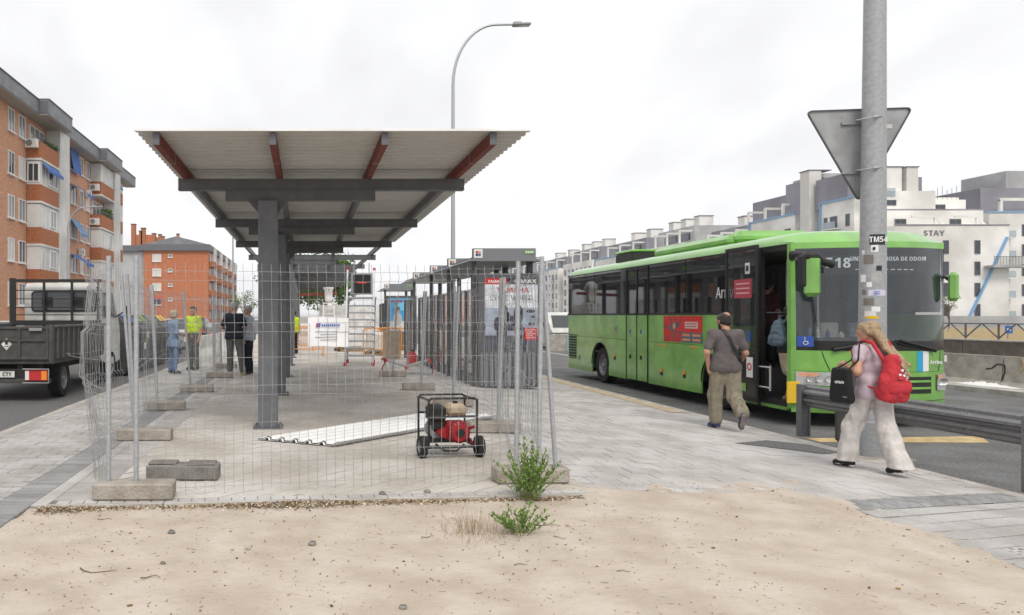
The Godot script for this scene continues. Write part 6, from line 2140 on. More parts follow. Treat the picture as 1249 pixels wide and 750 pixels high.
	for i in 2:
		var lg := MB.new()
		lg.prism(PackedVector2Array([Vector2(0, 0), Vector2(0.018, 0), Vector2(0.026, 0.035), Vector2(0.008, 0.035)]), 0.010, 0.012, Transform3D(Basis.IDENTITY, Vector3(-0.115 + i * 0.02, 0.17, 0)))
		part(pn, "logo", lg, M["notice_red"] if i == 0 else M["sign_blue"])
	for i in 9: bx(pn, "heading_mark", Vector3(-0.055 + i * 0.0185, 0.186, 0.012), Vector3(0.013, 0.019, 0.002), "sign_blue")
	for i in 4:
		bx(pn, "text_line", Vector3(-0.02 + (i % 2) * 0.02, 0.13 - i * 0.024, 0.0115), Vector3(0.2 - (i % 2) * 0.05, 0.005, 0.002), "grey")
# ---------- foreground: rail, pole, sign, generator, sheets, weeds, litter
func build_foreground() -> void:
	guard_rail()
	sign_pole()
	generator()
	roof_sheets()
	weeds()
	litter()

func guard_rail() -> void:
	var t := thing("guard_rail", "dark grey steel guard rail with two bolted posts along the kerb", "guard rail", Vector3(7.02, gy(7.0), -9.2))
	# wave profile swept along a gentle curve
	var prof := [Vector2(0.0, 0.155), Vector2(0.03, 0.13), Vector2(0.035, 0.095), Vector2(0.08, 0.065), Vector2(0.08, 0.035), Vector2(0.03, 0.012), Vector2(0.03, -0.012), Vector2(0.08, -0.035), Vector2(0.08, -0.065), Vector2(0.035, -0.095), Vector2(0.03, -0.13), Vector2(0.0, -0.155)]
	var path := func(s: float) -> Vector3:
		# s 0 at the far end .. 1 near end
		var d := lerpf(11.02, 3.0, s)
		return Vector3(0.10 - 0.02 * sin(s * 3.0), 0.565 + 0.015 * sin(s * 2.0), 9.2 - d)
	for seg in 3:
		var b := MB.new()
		for i in 10:
			var s0 := (seg * 10.0 + i) / 30.0; var s1 := (seg * 10.0 + i + 1) / 30.0
			var a: Vector3 = path.call(s0); var e: Vector3 = path.call(s1)
			for k in prof.size() - 1:
				var p: Vector2 = prof[k]; var q: Vector2 = prof[k + 1]
				b.q(a + Vector3(-p.x, p.y, 0), e + Vector3(-p.x, p.y, 0), e + Vector3(-q.x, q.y, 0), a + Vector3(-q.x, q.y, 0))
		part(t, "rail_beam", b, M["rail"])
		b = MB.new()
		for k in 4:
			var c: Vector3 = path.call((seg + 0.02) / 3.0)
			b.lathe([Vector2(0.016, 0), Vector2(0.016, 0.012), Vector2(0, 0.014)], 8, Transform3D(Basis(Vector3.BACK, PI / 2), c + Vector3(-0.04, -0.08 + (k / 2) * 0.16, (k % 2) * 0.09)))
		part(t, "splice_bolts", b, M["galv_dull"])
	for d in [10.95, 7.43, 3.9]:
		var b := MB.new()
		var ox := 0.06 if d > 10.0 else 0.0
		b.bb(Vector3(ox, 0.36, 9.2 - d), Vector3(0.13, 0.74, 0.05), 0.006)
		b.box(Vector3(ox - 0.06, 0.36, 9.2 - d + 0.0), Vector3(0.012, 0.738, 0.11))
		b.box(Vector3(ox + 0.06, 0.36, 9.2 - d + 0.0), Vector3(0.012, 0.738, 0.11))
		part(t, "post", b, M["rail_post"])
	# upright dark plastic post fixed behind the rail
	t = thing("dark_bollard", "tall dark grey rectangular post standing behind the guard rail", "bollard", Vector3(7.27, ROAD_R, -10.35))
	var b := MB.new()
	b.bb(Vector3(0, 0.66, 0), Vector3(0.27, 1.04, 0.13), 0.04)
	part(t, "body", b, M["bollard"])
	b = MB.new()
	b.bb(Vector3(-0.02, 0.70, 0.055), Vector3(0.15, 0.86, 0.05), 0.02)
	part(t, "face_panel", b, M["bin_grey"])
	b = MB.new()
	b.bb(Vector3(0, 0.07, 0), Vector3(0.16, 0.2, 0.1), 0.01)
	part(t, "foot", b, M["black"])
	bx(t, "pink_sticker", Vector3(-0.11, 1.08, 0.068), Vector3(0.05, 0.08, 0.004), "pink_bright")

func sign_pole() -> void:
	var t := thing("lamp_pole", "thick galvanised lamp pole covered with stickers at the kerb", "pole", Vector3(6.87, gy(6.7) - 0.01, -9.35))
	var b := MB.new()
	b.lathe([Vector2(0.148, 0.0), Vector2(0.143, 1.5), Vector2(0.128, 3.6), Vector2(0.112, 6.0), Vector2(0.085, 9.6)], 28, Transform3D(Basis(Vector3.BACK, -0.008), Vector3.ZERO))
	part(t, "shaft", b, M["galv_pole"])
	b = MB.new()
	b.tube([Vector3(0.075, 9.5, 0), Vector3(0.2, 10.1, 0), Vector3(0.7, 10.5, 0), Vector3(1.6, 10.6, 0)], 0.06, 10, 0.04)
	part(t, "arm", b, M["galv_pole"])
	b = MB.new()
	b.bb(Vector3(1.8, 10.6, 0), Vector3(0.7, 0.1, 0.3), 0.03)
	part(t, "lamp_head", b, M["galv_dull"])
	b = MB.new()
	b.box(Vector3(0, 0.005, 0.0), Vector3(0.62, 0.02, 0.62))
	part(t, "footing", b, M["concrete"])
	b = MB.new()
	b.lathe([Vector2(0.155, 0.0), Vector2(0.155, 0.42), Vector2(0.147, 0.44)], 28, Transform3D.IDENTITY)
	part(t, "lower_sleeve", b, M["galv_dull"])
	# stickers wrapped on the shaft: (height above eye in px, side offset -1..1, w, h, material)
	var st := [
		[292, 0.45, 0.17, 0.125, "sticker_dark"], [303, 0.15, 0.075, 0.085, "white"], [316, -0.4, 0.10, 0.11, "patch_brown"], [327, 0.55, 0.06, 0.06, "sticker_dark"],
		[339, 0.35, 0.11, 0.12, "patch_pale"], [339, -0.85, 0.07, 0.09, "white"], [347, -0.3, 0.055, 0.06, "white"], [356, -0.75, 0.05, 0.06, "patch_brown"],
		[357, 0.45, 0.19, 0.07, "sticker_lilac"], [368, -0.35, 0.11, 0.09, "patch_brown"], [377, 0.3, 0.09, 0.06, "white"], [383, -0.2, 0.12, 0.07, "white_dirty"], [387, 0.0, 0.13, 0.035, "yellow_bright"], [307, -0.85, 0.035, 0.05, "white"]]
	var lean := Basis(Vector3.BACK, -0.008)
	var to_cam := atan2(-6.87, 9.35)
	for s in st:
		var d := 9.22
		var y: float = EYE - (s[0] - CY) / F * d - t.position.y
		var r := (lerpf(0.143, 0.128, (y - 1.5) / 2.1) if y < 3.6 else lerpf(0.128, 0.112, (y - 3.6) / 2.4)) + 0.003
		b = MB.new()
		var a0: float = to_cam + asin(clampf(s[1] * 0.8, -0.95, 0.95))
		var hw: float = s[2] * 0.5 / r
		b.patch(6, 1, func(u: float, v: float) -> Vector3:
			var a := a0 + lerpf(-hw, hw, u)
			return lean * Vector3(sin(a) * r, y + (v - 0.5) * s[3], cos(a) * r), Vector3(sin(a0), 0, cos(a0)))
		part(t, "sticker", b, M[s[4]])
		if s[0] == 292:
			words(t, "TM54", 0.066, lean * Vector3(sin(a0) * (r + 0.004), y, cos(a0) * (r + 0.004)), Basis(Vector3.UP, a0), M["white"], "sticker_lettering", false, true, 0.82)
		elif s[0] == 357:
			for k in 2: bx(t, "sticker_line", lean * Vector3(sin(a0) * (r + 0.002), y + 0.012 - k * 0.024, cos(a0) * (r + 0.002)), Vector3(0.1, 0.008, 0.004), "sign_blue").rotation.y = 0.0
		elif s[0] == 303:
			bx(t, "sticker_mark", lean * Vector3(sin(a0) * (r + 0.001), y, cos(a0) * (r + 0.001)), Vector3(0.04, 0.035, 0.006), "black")
	# give way sign, seen from behind, strapped to the far side of the pole
	var sg := thing("give_way_sign", "grey back of a triangular give way sign strapped to the pole", "sign", Vector3(6.85, 3.35, -9.54), -0.14)
	var tri := PackedVector2Array()
	var V := [Vector2(-0.60, 0.72), Vector2(0.60, 0.72), Vector2(0.0, -0.42)]
	for i in 3:
		var p: Vector2 = V[i]
		var a: Vector2 = (V[(i + 2) % 3] - p).normalized(); var e: Vector2 = (V[(i + 1) % 3] - p).normalized()
		for k in 6:
			var f := k / 5.0
			tri.append(p + a * 0.075 * (1.0 - f) * (1.0 - f) + e * 0.075 * f * f)
	b = MB.new()
	b.prism(tri, -0.006, 0.0)
	part(sg, "plate", b, M["sign_back"])
	# folded rim and red front face
	b = MB.new()
	for i in tri.size():
		var p := tri[i]; var e := tri[(i + 1) % tri.size()]
		b.bar(Vector3(p.x, p.y, 0.006), Vector3(e.x, e.y, 0.006), 0.012, 0.03, Vector3.BACK)
	part(sg, "rim", b, M["sign_rim"])
	b = MB.new()
	b.prism(tri, -0.012, -0.0075)
	part(sg, "front_face", b, M["red"])
	for y in [0.55, -0.06]:
		b = MB.new()
		b.box(Vector3(0, y, 0.02), Vector3(0.4, 0.035, 0.02))
		part(sg, "bracket", b, M["galv_dull"])
		b = MB.new()
		var ring := []
		for i in 25: ring.append(Vector3(0.02 + cos(TAU * i / 24) * 0.135, y + 0.01 * sin(i * 0.5), 0.19 + sin(TAU * i / 24) * 0.135))
		b.tube(ring, 0.009, 5)
		b.bb(Vector3(0.02, y, 0.33), Vector3(0.06, 0.03, 0.03), 0.006)
		part(sg, "strap", b, M["galv"])
	bx(sg, "maker_label", Vector3(0.32, 0.5, 0.004), Vector3(0.12, 0.05, 0.003), "white_dirty")

func generator() -> void:
	var t := thing("generator", "portable generator with red engine in a black tubular frame on wheels", "generator", Vector3(1.55, 0, -8.4), 0.12)
	t.scale = Vector3(0.93, 0.93, 0.93)
	var r := 0.014
	var b: MB
	var fx := 0.285; var fz := 0.22; var y0 := 0.13; var y1 := 0.69
	for sz in [-1.0, 1.0]:
		b = MB.new()
		b.tube([Vector3(-fx, y0, sz * fz), Vector3(-fx, y1 - 0.03, sz * fz), Vector3(-fx + 0.03, y1, sz * fz), Vector3(fx - 0.03, y1, sz * fz), Vector3(fx, y1 - 0.03, sz * fz), Vector3(fx, y0, sz * fz), Vector3(-fx, y0, sz * fz)], r, 8, -1.0, false)
		b.tube([Vector3(-fx, 0.48, sz * fz), Vector3(fx, 0.48, sz * fz)], r, 8)
		part(t, "frame_hoop", b, M["frame_black"])
	for x in [-fx, fx]:
		for y in [y0, y1 - 0.02]:
			b = MB.new()
			b.tube([Vector3(x, y, -fz), Vector3(x, y, fz)], r, 8)
			part(t, "frame_bar", b, M["frame_black"])
	b = MB.new()
	b.box(Vector3(0, 0.19, 0), Vector3(0.5, 0.05, 0.2))
	b.tube([Vector3(-0.2, 0.17, 0.2), Vector3(-0.1, 0.09, 0.2), Vector3(0.05, 0.085, 0.2), Vector3(0.14, 0.16, 0.2)], 0.012, 6)
	part(t, "skid", b, M["frame_black"])
	# engine: red cowling, recoil starter, tank, alternator, exhaust
	b = MB.new()
	b.bb(Vector3(0.07, 0.30, 0.06), Vector3(0.26, 0.22, 0.22), 0.03)
	b.prism(PackedVector2Array([Vector2(-0.17, 0.30), Vector2(-0.06, 0.36), Vector2(-0.06, 0.22), Vector2(-0.12, 0.24)]), 0.06, 0.16)
	var en := part(t, "engine_cowling", b, M["engine_red"])
	b = MB.new()
	b.lathe([Vector2(0.128, 0.0), Vector2(0.125, 0.03), Vector2(0.095, 0.055), Vector2(0.055, 0.06), Vector2(0.05, 0.068), Vector2(0.0, 0.068)], 24, Transform3D(Basis(Vector3.RIGHT, PI / 2), Vector3(0.085, 0.295, 0.17)))
	part(en, "starter_cover", b, M["engine_red"])
	b = MB.new()
	b.lathe([Vector2(0.048, 0), Vector2(0.048, 0.004), Vector2(0, 0.004)], 18, Transform3D(Basis(Vector3.RIGHT, PI / 2), Vector3(0.085, 0.295, 0.24)))
	part(en, "starter_badge", b, M["black"])
	b = MB.new()
	for i in 16:
		var a := TAU * i / 16.0
		b.box(Vector3(0.085 + cos(a) * 0.105, 0.295 + sin(a) * 0.105, 0.216), Vector3(0.028, 0.008, 0.012), Basis(Vector3.BACK, a))
	part(en, "starter_slots", b, M["black"])
	b = MB.new()
	b.bb(Vector3(0.09, 0.535, 0.0), Vector3(0.25, 0.15, 0.24), 0.05)
	var tk := part(t, "fuel_tank", b, M["tank_cream"])
	b = MB.new()
	b.lathe([Vector2(0.03, 0), Vector2(0.03, 0.025), Vector2(0, 0.025)], 12, Transform3D(Basis.IDENTITY, Vector3(0.09, 0.61, 0.02)))
	part(tk, "tank_cap", b, M["black"])
	b = MB.new()
	b.bb(Vector3(-0.145, 0.50, 0.02), Vector3(0.2, 0.2, 0.24), 0.04)
	b.bb(Vector3(-0.12, 0.36, 0.0), Vector3(0.18, 0.14, 0.2), 0.03)
	part(t, "air_filter", b, M["black"])
	b = MB.new()
	b.lathe([Vector2(0.0, -0.12), Vector2(0.11, -0.12), Vector2(0.11, 0.12), Vector2(0.0, 0.12)], 16, Transform3D(Basis(Vector3.RIGHT, PI / 2), Vector3(-0.12, 0.30, -0.05)))
	part(t, "alternator", b, M["galv_dull"])
	b = MB.new()
	b.tube([Vector3(0.2, 0.33, 0.15), Vector3(0.26, 0.36, 0.2)], 0.018, 6)
	b.tube([Vector3(0.22, 0.22, 0.16), Vector3(0.25, 0.16, 0.17)], 0.014, 6)
	part(t, "pull_handle", b, M["engine_red"])
	for x in [-0.335, 0.335]: wheel(t, Vector3(x, 0.125, 0.12 if x < 0 else 0.15), 0.125, 0.075, signf(x))
	b = MB.new()
	b.tube([Vector3(-0.33, 0.125, 0.12), Vector3(0.33, 0.125, 0.15)], 0.012, 6)
	part(t, "axle", b, M["frame_black"])

func roof_sheets() -> void:
	# two white trapezoidal sheets stacked on the paving
	var a := Vector3(-0.60, 0, -9.40); var e := Vector3(0.285, 0, -8.93)
	var dirx := (e - a).normalized()
	var dirl := Vector3(2.83 - 0.285, 0, -(11.5 - 8.93)).normalized()
	for k in 2:
		var t := MB.new()
		var len := 3.55
		var prof := []
		for i in 6:
			var x := i * 0.185
			prof.append_array([Vector2(x, 0.0), Vector2(x + 0.115, 0.0), Vector2(x + 0.13, 0.034), Vector2(x + 0.17, 0.034)])
		prof.append(Vector2(1.02, 0.0))
		for i in prof.size() - 1:
			var p: Vector2 = prof[i]; var q: Vector2 = prof[i + 1]
			for lay in [0.0, 0.002]:
				var A := dirx * p.x + Vector3(0, p.y + lay, 0); var B := dirx * q.x + Vector3(0, q.y + lay, 0)
				t.q(A, B, B + dirl * len, A + dirl * len)
		# black pieces under the near ribs, black bar along the near edge
		var o := thing("roofing_sheet", ["white trapezoidal roofing sheet lying lowest on the paving", "white trapezoidal roofing sheet lying on top of another"][k], "roofing sheet", a + Vector3(0.03 * k, 0.012 + 0.012 * k, -0.02 * k))
		part(o, "sheet", t, M["white_sheet"])
		if k == 1:
			for i in 5:
				var f := MB.new()
				f.box(dirx * (i * 0.185 + 0.15) + dirl * 0.01 + Vector3(0, 0.012, 0), Vector3(0.055, 0.03, 0.02), Basis(dirx, Vector3.UP, dirx.cross(Vector3.UP)))
				part(o, "black_rib_end", f, M["black"])
			var g := MB.new()
			g.bar(Vector3(0, -0.010, 0), dirx * 1.02 + Vector3(0, -0.010, 0), 0.012, 0.014)
			part(o, "dark_edge", g, M["black"])

func leaf(b: MB, p: Vector3, d: Vector3, s: float, w: float, r: RandomNumberGenerator) -> void:
	var side := d.cross(Vector3(r.randfn(), r.randfn(), r.randfn())).normalized()
	var nn := side.cross(d).normalized()
	b.q(p, p + d * s * 0.45 + side * s * w, p + d * s + nn * s * 0.12, p + d * s * 0.45 - side * s * w, nn)

func weeds() -> void:
	var r := RandomNumberGenerator.new(); r.seed = 31
	var defs := [
		["tall_weed", "bushy green weed growing at the fence corner on the paving edge", Vector3(1.86, -0.005, -6.42), 64, 0.52, 0.29],
		["low_weed", "small sprawling green weed growing alone in the sand", Vector3(1.52, -0.015, -5.42), 30, 0.21, 0.22]]
	for k in defs:
		var t := thing(k[0], k[1], "weed", k[2])
		var st := MB.new(); var l1 := MB.new(); var l2 := MB.new()
		for i in k[3]:
			var a := r.randf() * TAU
			var reach: float = k[5] * sqrt(r.randf())
			var h: float = k[4] * r.randf_range(0.3, 1.0) * (1.0 - 0.45 * reach / k[5]) + 0.03
			var base := Vector3(cos(a), 0, sin(a)) * reach * 0.25
			var tip := Vector3(cos(a) * reach * 1.1, h, sin(a) * reach * 0.8)
			var mid := base.lerp(tip, 0.5) + Vector3(0, h * 0.12, 0)
			st.tube([base, mid, tip], 0.0026, 4, 0.001, false)
			var n := int(16 + h * 60)
			for j in n:
				var f := r.randf_range(0.15, 1.0)
				var p := base.lerp(mid, f * 2.0) if f < 0.5 else mid.lerp(tip, f * 2.0 - 1.0)
				var d := (Vector3(r.randfn(), r.randfn() * 0.5 + 0.75, r.randfn()) + (tip - base).normalized() * 0.8).normalized()
				leaf(l1 if r.randf() < 0.6 else l2, p, d, r.randf_range(0.018, 0.042), 0.19, r)
		part(t, "stems", st, M["weed_stem"])
		part(t, "leaves", l1, M["leaf"])
		part(t, "young_leaves", l2, M["leaf2"])
	# dry tuft beside the low weed
	var d := MB.new()
	for i in 150:
		var p := Vector3(r.randfn() * 0.13, 0, r.randfn() * 0.10)
		d.tube([p, p + Vector3(r.randfn() * 0.03, r.randf_range(0.03, 0.16), r.randfn() * 0.03)], 0.0014, 3, 0.0008, false)
	single("dry_tuft", "dry brown grass tuft beside the small green weed", "dry grass", d, M["dry"], Vector3(1.22, -0.016, -5.42))

func litter() -> void:
	var r := RandomNumberGenerator.new(); r.seed = 17
	# leaf litter swept against the edging stones
	var b := MB.new()
	b.use_col = true
	var cols := [Color(0.34, 0.22, 0.11), Color(0.20, 0.12, 0.06), Color(0.44, 0.33, 0.20), Color(0.52, 0.44, 0.32), Color(0.13, 0.09, 0.06), Color(0.60, 0.57, 0.50)]
	for i in 9000:
		var x := r.randf_range(-2.1, 2.35)
		var thick := 0.5 + 0.5 * sin(x * 2.3 + 1.0)
		if x > 0.2: thick *= 0.55
		if r.randf() > 0.35 + 0.65 * thick: continue
		var dd := edge_d(x) - 0.005 - absf(r.randfn()) * (0.045 + 0.05 * thick)
		var s := r.randf_range(0.004, 0.019)
		var p := Vector3(x, -0.007 + r.randf() * 0.028 * thick, -dd)
		var nn := Vector3(r.randfn() * 0.5, 1, r.randfn() * 0.5).normalized()
		var sx := nn.cross(Vector3(r.randfn(), 0, r.randfn())).normalized()
		var sy := nn.cross(sx)
		b.col = cols[r.randi() % cols.size()]
		b.q(p - sx * s, p - sy * s * 0.5, p + sx * s, p + sy * s * 0.5, nn)
	var lm := StandardMaterial3D.new()
	lm.vertex_color_use_as_albedo = true
	lm.roughness = 0.9
	var o := part(self, "leaf_litter", b, lm)
	o.set_meta("kind", "stuff")
	tag(o, "brown leaf litter gathered along the paving edge", "leaf litter")
	# crumbs, chips and straw over the sand
	b = MB.new()
	b.use_col = true
	for i in 5200:
		var x := r.randf_range(-3.2, 5.0); var d := r.randf_range(3.4, 7.2)
		if d > edge_d(x) + (0.0 if x < 2.0 else 0.25): continue
		var s := r.randf_range(0.0012, 0.005) * (2.2 if r.randf() < 0.06 else 1.0)
		b.col = cols[r.randi() % cols.size()]
		var y := gy(x) - (0.010 if x < 2.2 else -0.004)
		var yaw := r.randf() * TAU
		if r.randf() < 0.14:
			b.box(Vector3(x, y + 0.0015, -d), Vector3(r.randf_range(0.012, 0.045), 0.0015, r.randf_range(0.0012, 0.003)), Basis(Vector3.UP, yaw))
		else:
			b.box(Vector3(x, y + s * 0.3, -d), Vector3(s * r.randf_range(1.0, 3.2), s * 0.9, s), Basis(Vector3.UP, yaw))
	o = part(self, "sand_crumbs", b, lm)
	o.set_meta("kind", "stuff")
	tag(o, "scattered chips and straw on the sand", "debris")
	# countable stones
	for i in 15:
		var x := r.randf_range(-2.6, 4.6); var d := r.randf_range(3.9, 6.2)
		if i < 6:
			x = [-0.94, 0.05, 1.05, 0.66, 4.25, 3.1][i]; d = [5.42, 5.15, 6.62, 6.55, 4.2, 4.1][i]
		var s := r.randf_range(0.010, 0.026) if i > 3 else 0.032
		var m := MB.new()
		m.ball(Vector3(0, s * 0.35, 0), Vector3(s, s * 0.55, s * 0.75), 7)
		for k in m.v.size(): m.v[k] += Vector3(sin(m.v[k].z * 190.0 + i), 0, cos(m.v[k].x * 170.0 + i)) * s * 0.14
		single("pebble", "small grey stone lying loose on the ground", "stone", m, M["stone" if i % 3 else "concrete_dark"], Vector3(x, gy(x) - (0.012 if d < edge_d(x) else 0.0), -d), r.randf() * TAU, "loose stones")
	# twigs
	for i in 18:
		var x := r.randf_range(-2.4, 5.4); var d := r.randf_range(3.9, 6.4)
		if i < 3:
			x = [-1.25, 1.75, -0.9][i]; d = [4.62, 5.62, 4.5][i]
		var len: float = r.randf_range(0.04, 0.12) if i > 1 else [0.24, 0.2][i]
		var m := MB.new()
		var pts := []
		for k in 5: pts.append(Vector3((k / 4.0 - 0.5) * len, 0.006 + 0.004 * sin(k * 2.0 + i), 0.02 * len / 0.1 * sin(k * 1.1 + i)))
		m.tube(pts, 0.0045 if i < 3 else 0.003, 5, 0.0015)
		single("twig", "dry brown twig lying on the ground", "twig", m, M["dry_dark"], Vector3(x, gy(x) - (0.012 if d < edge_d(x) else 0.0), -d), r.randf_range(-0.6, 0.6), "loose twigs")
	# tactile studs on the near right paving
	b = MB.new()
	for i in 6:
		for k in 5:
			b.lathe([Vector2(0.016, 0.0), Vector2(0.012, 0.006), Vector2(0, 0.006)], 10, Transform3D(Basis.IDENTITY, Vector3(4.84 + i * 0.065, gy(5.0) + 0.004, -5.35 + k * 0.065)))
	struct("tactile_studs", b, M["tiled1"])
# ---------- people: smooth bodies meshed from joined tapered bones
func skin_bones(mb: MB, bones: Array, cell: float, k: float, noise: FastNoiseLite = null, amp := 0.0, stretch := Vector3.ONE, cut := -9.0) -> void:
	var lo := Vector3(1e9, 1e9, 1e9); var hi := -lo
	for q in bones:
		var r: float = maxf(q[2], q[3]) + 2.5 * cell + amp
		for p in [q[0], q[1]]:
			lo = lo.min(p - Vector3(r, r, r)); hi = hi.max(p + Vector3(r, r, r))
	var nx := int((hi.x - lo.x) / cell) + 2; var ny := int((hi.y - lo.y) / cell) + 2; var nz := int((hi.z - lo.z) / cell) + 2
	var sy := nx; var sz := nx * ny
	var f := PackedFloat32Array()
	f.resize(nx * ny * nz)
	f.fill(9.0)
	for q in bones:
		var a: Vector3 = q[0]; var b: Vector3 = q[1]
		var ra: float = q[2]; var rb: float = q[3]
		var e := maxf(ra, rb) + k + 2.0 * cell
		var ba := b - a
		var bl := maxf(ba.length_squared(), 1e-9)
		var m0 := (a.min(b) - Vector3(e, e, e) - lo) / cell; var m1 := (a.max(b) + Vector3(e, e, e) - lo) / cell
		for z in range(maxi(0, int(m0.z)), mini(nz - 1, int(m1.z) + 1) + 1):
			for y in range(maxi(0, int(m0.y)), mini(ny - 1, int(m1.y) + 1) + 1):
				var row := z * sz + y * sy
				for x in range(maxi(0, int(m0.x)), mini(nx - 1, int(m1.x) + 1) + 1):
					var pa := lo + Vector3(x, y, z) * cell - a
					var t := clampf(pa.dot(ba) / bl, 0.0, 1.0)
					var d := (pa - ba * t).length() - lerpf(ra, rb, t)
					var o := f[row + x]
					if o < 8.0:
						var h := maxf(k - absf(o - d), 0.0) / k
						d = minf(o, d) - h * h * k * 0.25
					f[row + x] = d
	if noise:
		var lim := 3.0 * cell + amp
		for z in nz:
			for y in ny:
				var row := z * sz + y * sy
				for x in nx:
					if absf(f[row + x]) < lim:
						var p := lo + Vector3(x, y, z) * cell
						f[row + x] += amp * noise.get_noise_3d(p.x * stretch.x, p.y * stretch.y, p.z * stretch.z)
	if cut > -8.0:
		# trim everything below a level, for open hems
		for z in nz:
			for y in ny:
				var cy := cut - (lo.y + y * cell)
				if cy < -3.0 * cell: continue
				var row := z * sz + y * sy
				for x in nx:
					if f[row + x] < 8.0: f[row + x] = maxf(f[row + x], cy)
	var ids := PackedInt32Array()
	ids.resize(nx * ny * nz)
	ids.fill(-1)
	var vs := PackedVector3Array()
	var far := cell * 2.2
	var corner := [0, 1, sy, sy + 1, sz, sz + 1, sz + sy, sz + sy + 1]
	var cofs := [Vector3(0, 0, 0), Vector3(1, 0, 0), Vector3(0, 1, 0), Vector3(1, 1, 0), Vector3(0, 0, 1), Vector3(1, 0, 1), Vector3(0, 1, 1), Vector3(1, 1, 1)]
	var eds := [[0, 1], [2, 3], [4, 5], [6, 7], [0, 2], [1, 3], [4, 6], [5, 7], [0, 4], [1, 5], [2, 6], [3, 7]]
	for z in nz - 1:
		for y in ny - 1:
			for x in nx - 1:
				var i := z * sz + y * sy + x
				if absf(f[i]) > far: continue
				var inside := 0
				for c in corner:
					if f[i + c] < 0.0: inside += 1
				if inside == 0 or inside == 8: continue
				var s := Vector3.ZERO; var n := 0
				for ed in eds:
					var fa := f[i + corner[ed[0]]]; var fb := f[i + corner[ed[1]]]
					if (fa < 0.0) != (fb < 0.0):
						s += (cofs[ed[0]] as Vector3).lerp(cofs[ed[1]], fa / (fa - fb))
						n += 1
				ids[i] = vs.size()
				vs.append(lo + (Vector3(x, y, z) + s / n) * cell)
	var ns := PackedVector3Array()
	ns.resize(vs.size())
	var quads := []
	for z in range(1, nz - 1):
		for y in range(1, ny - 1):
			for x in range(1, nx - 1):
				var i := z * sz + y * sy + x
				if ids[i] < 0: continue
				var fa := f[i]
				for ax in 3:
					var st: int = [1, sy, sz][ax]
					if (fa < 0.0) == (f[i + st] < 0.0): continue
					var s1: int = [sy, sz, 1][ax]; var s2: int = [sz, 1, sy][ax]
					var a := ids[i]; var b := ids[i - s1]; var c := ids[i - s1 - s2]; var d := ids[i - s2]
					if a < 0 or b < 0 or c < 0 or d < 0: continue
					var nn := (vs[c] - vs[a]).cross(vs[b] - vs[d])
					var out := Vector3.ZERO; out[ax] = 1.0 if fa < 0.0 else -1.0
					if nn.dot(out) < 0.0: nn = -nn
					ns[a] += nn; ns[b] += nn; ns[c] += nn; ns[d] += nn
					quads.append(Vector4i(a, b, c, d))
	for i in ns.size(): ns[i] = ns[i].normalized()
	for q in quads:
		mb.tri(vs[q.x], vs[q.y], vs[q.z], ns[q.x], ns[q.y], ns[q.z])
		mb.tri(vs[q.x], vs[q.z], vs[q.w], ns[q.x], ns[q.z], ns[q.w])

func hand_bones(w: Vector3, dir: Vector3, palm: Vector3, side: float, s: float, curl: float) -> Array:
	# wrist, pointing direction, palm normal; side +1 puts the thumb on dir x palm
	dir = dir.normalized()
	var across := dir.cross(palm).normalized() * side
	palm = across.cross(dir).normalized() * side
	var out := []
	out.append([w, w + dir * 0.045 * s, 0.021 * s, 0.024 * s])
	for i in 4:
		var o := across * (0.030 - i * 0.019) * s
		var base := w + dir * 0.078 * s + o
		out.append([w + dir * 0.03 * s + o * 0.7, base, 0.016 * s, 0.0125 * s])
		var ln: float = [0.040, 0.046, 0.042, 0.033][i] * s
		var d1 := (dir * cos(curl) + palm * sin(curl)).normalized()
		var d2 := (dir * cos(curl * 2.1) + palm * sin(curl * 2.1)).normalized()
		var p1 := base + d1 * ln
		out.append([base, p1, 0.0098 * s, 0.009 * s])
		out.append([p1, p1 + d2 * ln * 0.85, 0.0088 * s, 0.0075 * s])
	var tb := w + dir * 0.03 * s + across * 0.022 * s
	var t1 := tb + (dir * 0.6 + across * 0.75 + palm * 0.3).normalized() * 0.042 * s
	out.append([tb, t1, 0.014 * s, 0.011 * s])
	out.append([t1, t1 + (dir * 0.85 + across * 0.2 + palm * 0.45).normalized() * 0.032 * s, 0.0105 * s, 0.008 * s])
	return out

